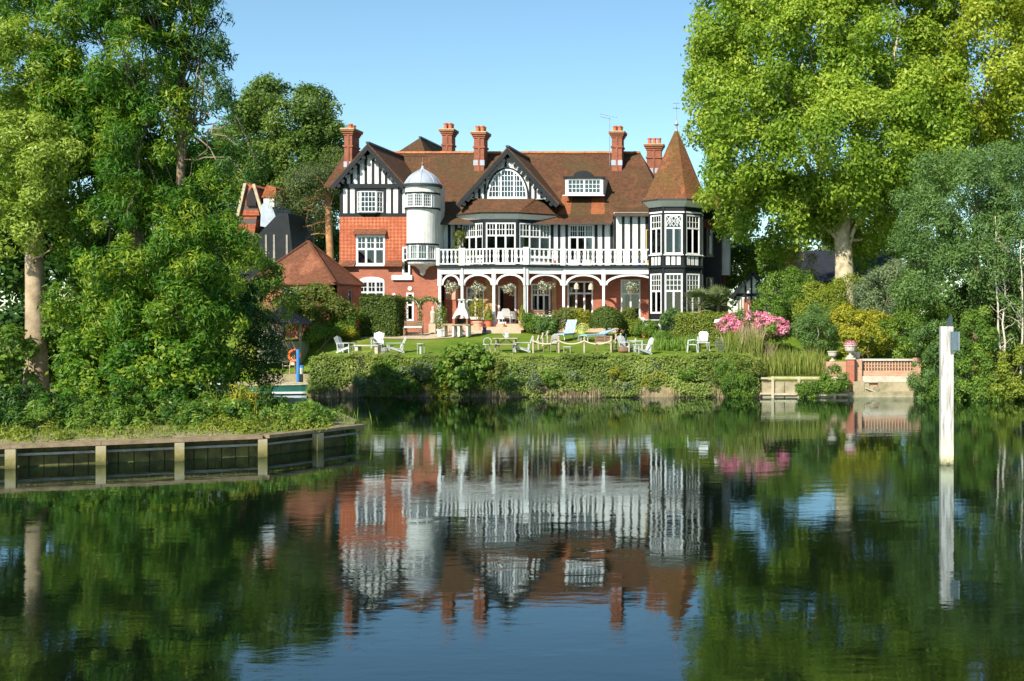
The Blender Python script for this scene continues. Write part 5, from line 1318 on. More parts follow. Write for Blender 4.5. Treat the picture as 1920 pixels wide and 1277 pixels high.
# left trees on the spit
tree('alder_tree', 'sunlit yellow-green tree with straight pale trunk on the spit at far left', 'tree', V(ux(67, 39.5), 39.5, .62), at(62, 300, 39.5), .37, .20, 'bark_trunk',
     [lob(45, 300, 36.4, 85, 85, 1.3), lob(10, 410, 36.6, 85, 80, 1.2), lob(75, 440, 36.8, 45, 60, .8), lob(-40, 250, 37, 100, 150, 2.0), lob(20, 130, 37, 70, 80, 1.5), lob(95, 370, 36.6, 35, 60, .8)],
     230, .40, 200, .14, .36, 'leaf_lit', limbs=10, flare=1.3, inner=.5, limb_r=.22)
tree('ash_tree', 'broad green ash tree with drooping leaves filling the left side', 'tree', V(ux(262, 39.3), 39.3, .6), at(250, 200, 39.3), .30, .12, 'bark',
     [lob(240, 120, 38.6, 140, 120, 2.6), lob(190, 290, 38.8, 130, 130, 2.6), lob(310, 300, 38.6, 95, 140, 2.4), lob(260, 460, 38.0, 130, 100, 2.2), lob(370, 500, 38.2, 90, 90, 2.0), lob(120, 50, 38.4, 120, 90, 2.2), lob(330, 600, 37.8, 120, 60, 1.6), lob(220, 10, 38.4, 170, 55, 2.2), lob(395, 400, 38.8, 45, 80, 1.5), lob(200, 580, 38.2, 90, 60, 1.4), lob(60, 60, 38.4, 90, 80, 1.6), lob(170, 160, 38.2, 90, 80, 1.6)],
     620, .44, 190, .20, .24, 'leaf_ash', limbs=20, droop=.5, inner=.5, low=.8, limb_r=.35)
tree('willow_tree', 'dark narrow-leaved tree with thin twigs reaching out against the sky at left', 'tree', V(ux(330, 38.8), 38.8, .6), at(345, 60, 38.8), .22, .08, 'bark',
     [lob(345, 25, 38.8, 75, 45, 1.4), lob(385, 95, 38.8, 40, 50, .9), lob(400, 180, 38.3, 35, 40, .7), lob(430, 240, 37.8, 40, 45, .9), lob(455, 320, 37.8, 35, 50, .9), lob(300, 0, 38.3, 110, 40, 1.4)],
     150, .34, 80, .20, .20, 'leaf_deep', limbs=40, droop=.55, inner=.2, limb_r=.30)
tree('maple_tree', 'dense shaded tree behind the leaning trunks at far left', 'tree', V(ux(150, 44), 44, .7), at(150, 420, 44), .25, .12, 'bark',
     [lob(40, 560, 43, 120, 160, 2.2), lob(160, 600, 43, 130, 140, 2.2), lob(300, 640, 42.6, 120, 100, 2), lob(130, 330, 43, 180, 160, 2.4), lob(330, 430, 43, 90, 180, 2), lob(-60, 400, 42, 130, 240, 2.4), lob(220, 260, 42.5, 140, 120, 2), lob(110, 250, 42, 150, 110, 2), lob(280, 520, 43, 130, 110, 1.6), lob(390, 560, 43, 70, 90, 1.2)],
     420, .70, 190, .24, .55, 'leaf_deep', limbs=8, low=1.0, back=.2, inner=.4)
shrub('elder_bush', 'light green bushy shrub left of the gazebo', 'bush', V(ux(470, 56), 61.8, 1.0), [lob(455, 520, 60, 55, 75, 1.6), lob(500, 560, 60.5, 45, 45, 1.4), lob(420, 480, 58, 50, 60, 1.5)], 60, .5, 210, .17, .45, 'leaf_mid', stems=4)
shrub('waterside_bush', 'dark glossy bush overhanging the boat basin at left', 'bush', V(ux(400, 43), 43, .6), [lob(420, 640, 43.5, 95, 70, 1.6), lob(480, 670, 44, 45, 50, 1.1), lob(360, 690, 42, 80, 50, 1.4), lob(490, 620, 44, 30, 35, .9)], 130, .38, 150, .14, .30, 'leaf_deep', stems=14, droop=.3, inner=.3, low=1)
shrub('hazel_bush', 'mid-green undergrowth bush behind the pale trunk', 'bush', V(ux(220, 38), 38, .6), [lob(205, 700, 37.4, 85, 70, 1.0), lob(305, 695, 37.2, 95, 75, 1.0), lob(370, 700, 38, 60, 60, .9)], 150, .40, 170, .16, .5, 'leaf_ash', stems=10)
shrub('bramble_bush', 'pale-leaved bramble clump low in the shade at left', 'bush', V(ux(20, 38.5), 38.5, .55), [lob(20, 690, 38.5, 40, 70, .9), lob(125, 640, 40.0, 40, 45, .7)], 34, .33, 110, .17, .6, 'leaf_mid', stems=5)
# low growth covering the spit behind its path
def low_growth(name, label, n, d0, d1, h, size, asp, mat, u0, u1):
    X = rng.uniform(-30, -13.6, n); dd = rng.uniform(d0, d1, n); Y = 32.2 + (X + 14.8) * .475 + dd
    k = (X * F / Y + UX > u0) & (X * F / Y + UX < u1) & (X < -13.9 - (Y - 35) * .38); X, Y, dd = X[k], Y[k], dd[k]
    hh = h * (.35 + .65 * np.clip((dd - d0) / 1.6, 0, 1)) * (.55 + .45 * np.sin(X * 1.9 + Y * 1.3) * np.sin(X * .8 - Y * .6)) + .05
    Z = .53 + hh * rng.uniform(0, 1, len(X)) ** .6
    o = leaf_mesh(name, np.stack([X, Y, Z], 1), rng.normal(size=(len(X), 3)) + np.array([0, -.4, .8]), size, asp, mat, None, np.clip(.5 + .4 * np.sin(X * 2.3 + Y), 0, 1))
    tag(o, label, 'undergrowth', kind='stuff')
def spit_bushes(name, label, n, d0, d1, r0, r1, per, size, asp, mat, u0, u1, droop=0.0, xa=-29, xb=-13.8):
    lobes = []
    while len(lobes) < n:
        x = rng.uniform(xa, xb); d = rng.uniform(d0, d1); y = 32.2 + (x + 14.8) * .475 + d; u = x * F / y + UX
        if not (u0 < u < u1) or x > -14.3 - (y - 35) * .38: continue
        r = rng.uniform(r0, r1) * (.6 + .4 * min((d - d0) / 3, 1)); lobes.append((x, y, .5 + r * .45, r * rng.uniform(.8, 1.2), r, r * rng.uniform(.8, 1.3)))
    P, NR, cl, c_, r_ = crown_pts(lobes, n * 9, .20, per, inner=.5, low=.5, back=.6)
    o = leaf_mesh(name, P, NR, size, asp, mat, None, cl, droop); tag(o, label, 'undergrowth', kind='stuff')
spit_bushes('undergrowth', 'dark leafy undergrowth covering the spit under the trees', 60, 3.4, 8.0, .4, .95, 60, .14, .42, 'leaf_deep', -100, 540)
spit_bushes('undergrowth', 'tall fresh green bushes hiding the trunks on the spit', 16, 4.2, 6.4, .75, 1.15, 70, .16, .3, 'leaf_ash', 60, 470, .4)
spit_bushes('undergrowth', 'mid-green bushy growth along the spit behind the path', 46, 2.2, 5.5, .28, .7, 60, .12, .36, 'leaf_mid', -100, 600, .2)
spit_bushes('undergrowth', 'lime tufts scattered among the growth on the spit', 22, 1.6, 3.6, .18, .42, 50, .10, .3, 'leaf_hedge', -60, 640, .2)
spit_bushes('undergrowth', 'weeds covering the back corner of the landing stage', 20, 2.0, 6.0, .16, .4, 50, .10, .4, 'leaf_mid', 540, 700, .2)
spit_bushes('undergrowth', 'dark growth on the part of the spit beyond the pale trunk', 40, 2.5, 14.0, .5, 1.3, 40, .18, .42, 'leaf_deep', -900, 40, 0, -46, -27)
low_growth('ground_weed', 'low yellowish ground plants beside the path on the spit', 5000, .7, 3.2, .28, .08, .45, 'leaf_hedge', -40, 660)
# plants along the landing stage
def clump(name, label, u, v, Y, w, h, mat, n=260, leaf=.10, flower=None, group=None, stems=True, asp=.3):
    x = ux(u, Y); z0 = vz(v, Y); t = thing(name, label, 'plant', (x, Y, z0), 0, group)
    ww, hh = w * Y / F, h * Y / F
    X = rng.normal(x, ww * .30, n // 9); Yy = rng.normal(Y, ww * .25, n // 9)
    blades('stalk', t, X, Yy, np.full(len(X), z0 - .03), hh, .035, mat, .45)['kind'] = 'stuff'
    k = int(n * 1.8); tt = rng.uniform(.05, 1, k); r = ww * .42 * (1.15 - .5 * tt)
    an = rng.uniform(0, 2 * math.pi, k); rr = r * rng.uniform(0, 1, k) ** .5
    P = np.stack([x + np.cos(an) * rr, Y + np.sin(an) * rr, z0 + hh * tt * rng.uniform(.75, 1.05, k)], 1)
    leaf_mesh('foliage', P, rng.normal(size=(k, 3)) + np.array([0, -.3, .6]), leaf, asp, mat, t)
    if flower:
        kk = n // 5; tt = rng.uniform(.75, 1.08, kk); an = rng.uniform(0, 2 * math.pi, kk); rr = ww * .4 * rng.uniform(0, 1, kk) ** .5
        P = np.stack([x + np.cos(an) * rr, Y + np.sin(an) * rr, z0 + hh * tt], 1)
        leaf_mesh('blossom', P, rng.normal(size=(kk, 3)) + np.array([0, -.6, .5]), leaf * .6, .8, flower, t)
    return t
clump('goldenrod', 'bright yellow goldenrod spilling over the landing stage edge', 140, 822, 34.2, 75, 34, 'leaf_gold', 420, .09)
clump('fern_clump', 'yellow-green ferny clump on the spit edge left of centre', 232, 806, 36.0, 75, 75, 'leaf_yellow', 420, .12)
clump('seeding_plant', 'pale green flowering weeds beside the yellow clump', 300, 806, 36.0, 80, 52, 'leaf_hedge', 380, .10, 'flower_white')
clump('tall_weed', 'tall dark green nettle clump in front of the shaded bush', 385, 800, 37.0, 80, 85, 'leaf_mid', 460, .11, 'flower_white')
clump('buddleia', 'bright lime-green leafy plant at the right of the spit', 455, 800, 36.6, 105, 80, 'leaf_yellow', 700, .12)
clump('weed_tuft', 'low reddish-green weeds growing on the landing stage', 530, 806, 35.4, 90, 32, 'leaf_rust', 380, .09)
clump('weed_tuft', 'green tuft hanging over the end of the landing stage', 655, 838, 35.4, 36, 50, 'leaf_mid', 260, .08)
clump('weed_tuft', 'green weeds along the back edge of the landing stage near the end', 605, 800, 37.6, 120, 34, 'leaf_mid', 620, .09)
clump('weed_tuft', 'mixed low weeds on the bare corner of the landing stage', 585, 806, 36.2, 110, 20, 'leaf_hedge', 420, .08)
clump('grass_tuft', 'low grassy tuft at the foot of the pale trunk', 60, 790, 37.6, 170, 42, 'leaf_mid', 700, .12)
clump('grass_tuft', 'yellowish grass on the path at far left of the spit', 330, 818, 34.4, 120, 22, 'leaf_hedge', 260, .08)
gc = MB
X = rng.uniform(-27, -14.5, 2600); Yy = 32.2 + (X + 14.8) * .475 + rng.uniform(1.5, 4.5, 2600)
b = blades('ground_cover', None, X, Yy, np.full(2600, .55),   .22, .03, 'grass_blade', .7); tag(b, 'short mixed weeds and grass covering the spit behind the landing stage', 'grass', kind='stuff')

# trees behind and beside the house
tree('oak_tree', 'rounded deciduous tree rising behind the pavilion left of the house', 'tree', gnd(545, 92), at(545, 330, 92), .4, .3, 'bark',
     [lob(540, 225, 92, 85, 65, 4), lob(600, 265, 92, 50, 60, 3), lob(480, 275, 91, 60, 70, 3.5), lob(560, 330, 91, 90, 70, 4), lob(450, 350, 92, 60, 60, 3), lob(590, 370, 92, 45, 60, 3)],
     300, .95, 260, .25, .5, 'leaf_mid2', limbs=5)
tree('pine_tree', 'scots pine with orange bark between pavilion and house', 'tree', gnd(624, 86), at(614, 350, 86), .30, .22, 'bark_pine',
     [lob(560, 400, 86, 55, 35, 2.4), lob(590, 350, 86, 45, 35, 2.2), lob(520, 440, 86.5, 40, 35, 2), lob(600, 440, 87, 35, 30, 1.6), lob(625, 320, 87, 22, 40, 1.6), lob(550, 480, 87, 55, 30, 2)],
     95, .75, 260, .20, .2, 'leaf_pine', limbs=12, inner=.3, limb_r=.35)
tree('dark_tree', 'dark evergreen mass filling the gap behind the gatehouse', 'tree', gnd(560, 100), at(560, 440, 100), .3, .2, 'bark',
     [lob(500, 450, 100, 120, 110, 3), lob(620, 520, 100, 50, 70, 3), lob(400, 380, 100, 90, 140, 3)], 110, 1.3, 200, .36, .5, 'leaf_deep', limbs=4)
far = thing('far_woodland', 'low dark woodland on the horizon behind the gardens', 'woodland', (0, 135, 3)); far['kind'] = 'stuff'
P, NR, cl, c_, r_ = crown_pts([lob(u, 525, 135, 120, 55 + 10 * math.sin(u), 4) for u in range(-400, 2500, 130)], 420, 2.6, 60, low=.3, back=.2)
o = leaf_mesh('canopy', P, NR, .95, .6, 'leaf_far', far, cl); o['kind'] = 'stuff'

# shrubs right of the house, front to back
shrub('laurel_bush', 'dark tall shrub in the shade right of the house', 'bush', gnd(1395, 80), [lob(1392, 500, 80, 50, 34, 2), lob(1430, 500, 80, 45, 36, 2)], 50, .7, 240, .2, .5, 'leaf_mid', stems=3)
shrub('pampas_bush', 'buff-topped grassy shrub behind the lodge', 'bush', gnd(1490, 82), [lob(1485, 500, 82, 40, 30, 2)], 25, .6, 220, .25, .2, 'leaf_rust', stems=3)
shrub('apple_tree', 'upright light green shrub with spiky top right of the lodge', 'bush', gnd(1478, 67.5), [lob(1478, 560, 67.5, 45, 48, 1.5), lob(1500, 545, 67.5, 25, 35, 1), lob(1450, 590, 67, 30, 30, 1)], 60, .5, 240, .15, .4, 'leaf_mid', stems=5)
shrub('round_bush', 'rounded yellow-green bush at the foot of the plane trunk', 'bush', gnd(1545, 65.5), [lob(1545, 590, 65.5, 50, 55, 1.6), lob(1590, 560, 66, 30, 35, 1)], 60, .5, 280, .14, .4, 'leaf_hedge', stems=5)
shrub('olive_tree', 'small blue-green tree on forked pale stem beside the oleander', 'bush', gnd(1532, 61.0), [lob(1535, 615, 61, 40, 38, 1.1), lob(1512, 630, 61, 22, 25, .7)], 55, .36, 210, .12, .34, 'leaf_bluegreen', stems=5, bark='bark_pale')
shrub('golden_shrub', 'yellow variegated shrub behind the urns', 'bush', gnd(1630, 60.5), [lob(1612, 625, 60.5, 35, 40, 1), lob(1648, 630, 60.2, 35, 38, 1), lob(1590, 600, 61, 25, 20, .8)], 60, .36, 190, .14, .55, 'leaf_yellow', stems=6)
shrub('conifer_shrub', 'pale grey-green conifer shrub right of the plane trunk', 'bush', gnd(1665, 64), [lob(1650, 560, 64, 45, 50, 1.6), lob(1690, 540, 64, 40, 45, 1.5), lob(1640, 610, 63, 30, 35, 1.2)], 75, .5, 250, .16, .3, 'leaf_silvergreen', stems=3)
shrub('leafy_shrub', 'bright green leafy shrub above the brick wall', 'bush', gnd(1705, 59), [lob(1700, 630, 59, 45, 45, 1.2), lob(1740, 600, 58.6, 45, 60, 1.4)], 75, .42, 220, .14, .5, 'leaf_mid', stems=5)
shrub('trailing_shrub', 'dark green shrub trailing into the water at the end of the brick wall', 'bush', V(ux(1735, 57), 57, .6), [lob(1738, 705, 56, 26, 50, .9), lob(1775, 700, 55.8, 40, 55, 1.1), lob(1755, 640, 57, 40, 40, 1)], 85, .36, 230, .14, .3, 'leaf_bluegreen', stems=6, droop=.5, low=1)
shrub('bank_bush', 'mixed green bush at the waterline behind the river post', 'bush', V(ux(1815, 56), 56, .6), [lob(1815, 700, 55.5, 45, 55, 1.1), lob(1825, 630, 56, 45, 50, 1.2), lob(1850, 728, 55.2, 40, 24, .8), lob(1790, 730, 55.4, 40, 22, .6)], 120, .36, 220, .14, .45, 'leaf_mid', stems=6, low=1)
shrub('bank_bush', 'yellow-green bush at the waterline by the right edge', 'bush', V(ux(1895, 55.4), 55.4, .4), [lob(1890, 725, 55, 45, 25, .9), lob(1920, 700, 55, 40, 40, 1), lob(1860, 690, 55.5, 30, 30, .8)], 70, .34, 210, .13, .5, 'leaf_hedge', stems=8, low=1)
shrub('thicket', 'dark green thicket filling the right bank behind the saplings', 'bush', gnd(1870, 60), [lob(1860, 610, 60, 90, 70, 1.6), lob(1920, 640, 60, 70, 80, 1.6), lob(1790, 620, 60, 60, 70, 1.5)], 100, .6, 220, .2, .5, 'leaf_yew', stems=3)
for i, (u0, u1, vt, lab) in enumerate(((1873, 1866, 405, 'tallest thin bare sapling on the right bank'), (1885, 1880, 480, 'slim pale sapling just right of the tallest one'), (1912, 1915, 450, 'pale sapling stem at the right edge'), (1870, 1857, 640, 'short leaning bare stem low on the right bank'))):
    b0 = V(ux(u0, 55.8), 55.8, .5); t = thing('sapling', lab, 'sapling', b0, 0, 'thin saplings on the right bank')
    m = MB(); tp = at(u1, vt, 55.8); branch(m, b0 - V(0, 0, .2), tp, .075, .02, 0, 8, .02, 6); m.build('stem', 'bark_pale', t, smooth=True)
    for k in range(7):
        s = random.uniform(.4, .95); w = b0.lerp(tp, s); e = w + V(random.uniform(-1, 1), random.uniform(-.5, .5), random.uniform(.4, 1.0))
        m = MB(); branch(m, w, e, .022, .008, 0, 4, .08, 4); m.build('twig', 'bark_pale', t)
    P = np.array(b0)[None] + (np.array(tp) - np.array(b0))[None] * rng.uniform(.3, 1, 160)[:, None] + rng.normal(size=(160, 3)) * np.array([.5, .4, .3])
    leaf_mesh('foliage', P, rng.normal(size=(160, 3)), .10, .5, 'leaf_olive', t)

# oleander, tall grasses, palms
ol = shrub('oleander', 'large shrub covered in pink blossom above the right bank', 'bush', gnd(1415, 61.5), [lob(1410, 625, 61.5, 60, 32, 1.2), lob(1385, 615, 61, 35, 25, 1), lob(1445, 620, 61, 32, 25, 1)], 60, .36, 170, .14, .35, 'leaf_mid', stems=8)
P, NR, cl, c_, r_ = crown_pts([lob(1410, 612, 61.2, 60, 25, 1.1), lob(1375, 612, 60.9, 28, 20, .8), lob(1450, 618, 60.9, 28, 24, .8)], 150, .19, 62, inner=.7, low=.25, back=.2)
leaf_mesh('blossom', P, NR, .10, .8, 'flower_pink', ol, cl)
def grasses(name, label, u0, u1, Y0, Y1, n, h, mat, w=.035):
    Yy = rng.uniform(Y0, Y1, n); X = rng.uniform(u0, u1, n); X = (X - UX) * Yy / F
    Z = np.array([gz(a, b_) for a, b_ in zip(X, Yy)]) - .05
    t = thing(name, label, 'grass', (float(X.mean()), float(Yy.mean()), float(Z.min()))); t['kind'] = 'stuff'
    o = blades('blade', t, X, Yy, Z, h, w, mat, .35); o['kind'] = 'stuff'; return t
grasses('tall_grass', 'tall yellow-green grasses on the bank below the oleander', 1360, 1545, 57.2, 60.5, 2600, 1.25, 'grass_blade')
grasses('dry_grass', 'buff dry grass heads under the oleander', 1385, 1450, 58.5, 60.8, 520, 1.55, 'reed_dry', .04)
grasses('herbaceous_border', 'mixed flower border between lawn and clipped hedge', 1225, 1310, 60, 66, 1500, .6, 'leaf_mid', .06)
shrub('border_plant', 'loose green border plant by the lawn\'s right corner', 'bush', gnd(1245, 63.5), [lob(1245, 655, 63, 28, 26, .9), lob(1270, 668, 61, 35, 22, .9)], 40, .34, 170, .12, .45, 'leaf_mid', stems=3)
shrub('border_plant', 'rust-tinged border plant below the clipped hedge', 'bush', gnd(1275, 65.5), [lob(1275, 640, 65, 28, 18, .8)], 22, .3, 150, .11, .45, 'leaf_rust', stems=3)
shrub('border_plant', 'feathery silver-green plant beside the metal table', 'bush', gnd(1365, 60.0), [lob(1368, 660, 60, 30, 22, .8)], 26, .3, 150, .12, .25, 'leaf_silver', stems=3)
cr_ = shrub('creeping_plant', 'green creeper trailing down the bank to the water by the landing', 'bush', V(ux(1385, 57), 57.2, 1.0), [lob(1385, 715, 56.8, 28, 34, .5), lob(1365, 700, 56.9, 22, 25, .5)], 60, .26, 170, .12, .28, 'leaf_mid', stems=2, droop=.9, low=1)
shrub('marginal_plant', 'leafy plant growing over the timber landing', 'bush', V(ux(1570, 57), 57.0, .8), [lob(1565, 715, 56.7, 24, 22, .5), lob(1515, 730, 56.6, 18, 14, .35)], 45, .26, 150, .11, .45, 'leaf_mid', stems=3, low=1)
def palm(u, v, Y, r, label, n=30):
    b0 = gnd(u, Y); c0 = at(u, v, Y); t = thing('fan_palm', label, 'palm', b0, 0, 'fan palms beside the corner tower')
    m = MB(); m.tube([b0 - V(0, 0, .1), c0], [.12, .10], 8); m.build('trunk', 'bark', t)
    for k in range(n):
        a = 2 * math.pi * k / n; el = random.uniform(-.3, 1.3); d = V(math.cos(a) * math.cos(el), math.sin(a) * math.cos(el), math.sin(el)); e = c0 + d * r * .6
        m = MB(); m.tube([c0, e], .012, 4)
        up_ = V(0, 0, 1); s = d.cross(up_).normalized(); n2 = s.cross(d)
        for j in range(11):
            f = (j - 5) / 5 * 1.2; tip = e + (d * math.cos(f) + s * math.sin(f)) * r * .5 + V(0, 0, -.08 * abs(f)); w = (d * math.sin(-f) + s * math.cos(f)) * .035
            mid = e.lerp(tip, .5); m.poly([e, mid + w, tip, mid - w])
        m.build('frond', 'palm_leaf', t)
palm(1312, 574, 69.0, 1.25, 'fan palm nearest the tower window')
palm(1347, 572, 69.4, 1.25, 'fan palm farther from the tower, beside the lodge')

# hedges
def box_hedge(name, label, pts_fn, area, dens, size, asp, mat, core, cat='hedge'):
    pass
def clipped(name, label, x0, x1, y0, y1, z0, z1, n, size, mat, rough=.06, cat='hedge', round_=0.0):
    t = thing(name, label, cat, ((x0 + x1) / 2, (y0 + y1) / 2, z0))
    MB().box(x0 + .1, x1 - .1, y0 + .1, y1 - .1, z0, z1 - .12).build('core', 'twig_shade_core', t)
    A = [(x1 - x0) * (z1 - z0), (y1 - y0) * (z1 - z0), (y1 - y0) * (z1 - z0), (x1 - x0) * (y1 - y0)]
    k = rng.choice(4, n, p=np.array(A) / sum(A)); a = rng.uniform(0, 1, n); b_ = rng.uniform(0, 1, n)
    P = np.zeros((n, 3)); Nn = np.zeros((n, 3))
    for i, nv in enumerate(((0, -1, 0), (-1, 0, 0), (1, 0, 0), (0, 0, 1))):
        s = k == i; Nn[s] = nv
        if i == 0: P[s] = np.stack([x0 + (x1 - x0) * a[s], np.full(s.sum(), y0), z0 + (z1 - z0) * b_[s]], 1)
        elif i < 3: P[s] = np.stack([np.full(s.sum(), x0 if i == 1 else x1), y0 + (y1 - y0) * a[s], z0 + (z1 - z0) * b_[s]], 1)
        else: P[s] = np.stack([x0 + (x1 - x0) * a[s], y0 + (y1 - y0) * b_[s], np.full(s.sum(), z1)], 1)
    bump = .5 * np.sin(P[:, 0] * 2.3 + P[:, 2] * 1.7) + .5 * np.sin(P[:, 2] * 3.1 + P[:, 1] * 2.2 + 1)
    P += Nn * (rng.normal(0, rough, n) + bump * round_)[:, None]
    leaf_mesh('foliage', P, Nn + rng.normal(size=(n, 3)) * .6 + np.array([0, 0, .3]), size, .55, mat, t)
    return t
hY = 63.5
hh = clipped('clipped_hedge', 'bright green clipped box hedge at the right of the lawn', ux(1268, hY), ux(1366, hY), hY, hY + 1.2, gz(ux(1310, hY), hY) - .1, vz(589, hY), 9000, .085, 'leaf_hedge')
yY = 66.8
clipped('yew_block', 'tall dark green clipped block in front of the left wing', ux(675, yY), ux(742, yY), yY, yY + 1.8, gz(ux(700, yY), yY) - .1, vz(557, yY), 12000, .10, 'leaf_yew', .07, round_=.08)
# clipped dome tree on short stem
db = gnd(1137, 66.5); t = thing('topiary_dome', 'dark clipped dome bush on a short trunk in front of the veranda', 'topiary', db)
n = 9000; d = sph(n); d[:, 2] = np.where(d[:, 2] < -.35, -d[:, 2], d[:, 2])
c0 = at(1137, 605, 66.5); R3 = np.array([31 * 66.5 / F, .95, 29 * 66.5 / F]); P = np.array(c0) + d * R3 * (1 + rng.normal(0, .04, n))[:, None]
leaf_mesh('foliage', P, d + rng.normal(size=(n, 3)) * .5 + np.array([0, 0, .3]), .09, .55, 'leaf_yew', t)
m = MB(); m.lathe(c0.x, c0.y, [(.05, c0.z - .30), (.6, c0.z - .28), (.8, c0.z), (.6, c0.z + .55), (.05, c0.z + .78)], 16); m.build('core', 'twig_shade_core', t, smooth=True)
m = MB(); m.tube([db - V(0, 0, .1), db + V(.03, 0, .3), V(c0.x, c0.y, c0.z - .2)], [.10, .08, .07], 8); m.build('trunk', 'bark', t)
# long hedge on the river bank
hd = thing('riverside_hedge', 'long shaggy hedge along the river bank below the lawn', 'hedge', (-13, 57.4, .4))
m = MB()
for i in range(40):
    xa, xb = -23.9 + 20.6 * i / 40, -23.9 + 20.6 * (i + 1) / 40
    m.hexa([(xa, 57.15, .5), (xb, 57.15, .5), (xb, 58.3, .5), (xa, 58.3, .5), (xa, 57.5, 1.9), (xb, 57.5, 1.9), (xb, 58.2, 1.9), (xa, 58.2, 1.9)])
m.build('core', 'twig_shade_core', hd)
def hedge_leaves(n, x0, x1, f0, f1, mat, size, asp, bump=.22, z_top=1.97):
    X = rng.uniform(x0, x1, n); t_ = rng.uniform(f0, f1, n)      # 0 foot .. 1 top front edge .. 1.35 back of top
    t_ = t_ + .10 * np.sin(X * 1.6) * (t_ < .3); u_ = np.minimum(t_, 1); zz = .38 + (z_top - .38) * u_; yy = 56.98 + .38 * u_ + np.maximum(t_ - 1, 0) * 2.4
    bm = .5 * np.sin(X * 2.1) + .4 * np.sin(X * 5.3 + zz * 3) + .4 * np.sin(zz * 4.5 + X * 1.3) + .3 * rng.normal(size=n)
    lumps = np.clip(bm, -1.2, 1.5)
    top = .09 * np.sin(X * 1.1) + .07 * np.sin(X * 3.7) + .05 * np.sin(X * 9.1)
    P = np.stack([X + rng.normal(0, .05, n), yy - bump * lumps, zz + np.where(t_ > .9, top + rng.normal(0, .05, n), rng.normal(0, .04, n))], 1)
    Nn = np.stack([rng.normal(0, .6, n), -1 + rng.normal(0, .5, n), .6 + np.where(t_ > .95, 1.4, 0) + rng.normal(0, .5, n)], 1)
    cl = np.clip(.5 + .35 * np.sin(X * .9 + zz) + .25 * np.sin(X * 2.7 - zz * 2), 0, 1)
    return P, Nn, cl
P, Nn, cl = hedge_leaves(36000, -23.95, -2.0, -.12, 1.35, 'leaf_bank', .13, .5); leaf_mesh('foliage', P, Nn, .125, .5, 'leaf_bank', hd, cl, .2)
P, Nn, cl = hedge_leaves(9000, -23.95, -2.0, .78, 1.4, 'leaf_hedge', .1, .5); leaf_mesh('clipped_top', P, Nn, .09, .5, 'leaf_hedge', hd, cl)
P, Nn, cl = hedge_leaves(4200, -21, -7, .15, .8, 'leaf_silver', .11, .5, .2); keep = (np.sin(P[:, 0] * .8) + .3 * rng.normal(size=len(P))) > .2
leaf_mesh('pale_foliage', P[keep], Nn[keep], .115, .45, 'leaf_silvergreen', hd, None, .2)
for q_, (mt_, sz_, as_, k0) in enumerate((('leaf_mid', .14, .45, 0.0), ('leaf_silvergreen', .12, .4, 1.0), ('leaf_olive', .13, .35, 2.0), ('leaf_yellow', .10, .3, 3.0))):
    lb = [(x, 56.95 + rng.uniform(-.05, .2), rng.uniform(.45, 1.35), rng.uniform(.3, .9), .36, rng.uniform(.25, .5)) for x in rng.uniform(-23.4, -2.6, 9 if q_ < 3 else 5)]
    P, NR, cl, c_, r_ = crown_pts(lb, 100 if q_ < 3 else 40, .22, 62, inner=.5, low=1, back=.15)
    leaf_mesh('mixed_foliage', P, NR, sz_, as_, mt_, hd, cl, .3)
X = rng.uniform(-23.9, -2.2, 1500); X = X[np.sin(X * 1.1) + .6 * np.sin(X * 3.1 + 1) > -.3]; b = blades('reed_stalk', hd, X, rng.uniform(56.84, 57.0, len(X)), rng.uniform(-.02, .1, len(X)), .45, .035, 'reed_dry', .3); b['kind'] = 'stuff'
gn = thing('gunnera', 'big-leaved dark green plant bulging from the river hedge left of centre', 'plant', (ux(868, 57.1), 57.2, .5))
P, NR, cl, c_, r_ = crown_pts([lob(870, 690, 57, 42, 42, .75), lob(888, 672, 57.2, 30, 22, .6), lob(845, 705, 56.9, 25, 25, .5)], 55, .30, 60, inner=.6, low=1, back=.2)
leaf_mesh('foliage', P, NR, .22, .6, 'leaf_mid', gn, cl)
m = MB(); branch(m, V(ux(868, 57.2), 57.3, .4), at(870, 690, 57), .06, .03); m.build('stem', 'bark', gn)
sl = shrub('shrub_clump', 'rounded shrubs between pavilion and yew block', 'bush', gnd(620, 66), [lob(600, 575, 65.8, 40, 32, 1.3), lob(635, 590, 65.9, 25, 40, 1), lob(580, 560, 65.8, 22, 22, 1), lob(545, 585, 65.4, 45, 28, 1.1)], 80, .42, 260, .13, .5, 'leaf_olive', stems=4)
shrub('shrub_clump', 'low green shrubs on the lawn edge beside the gazebo', 'bush', gnd(600, 64), [lob(598, 628, 64, 18, 16, .7), lob(640, 615, 65.5, 30, 20, .8), lob(655, 600, 66.2, 20, 25, .8)], 50, .34, 190, .11, .45, 'leaf_mid', stems=3)
shrub('lime_plant', 'bright lime strap-leaved plant beside the yew block', 'bush', gnd(658, 65.6), [lob(656, 625, 65.4, 14, 12, .5)], 12, .22, 120, .2, .15, 'leaf_yellow', stems=2)
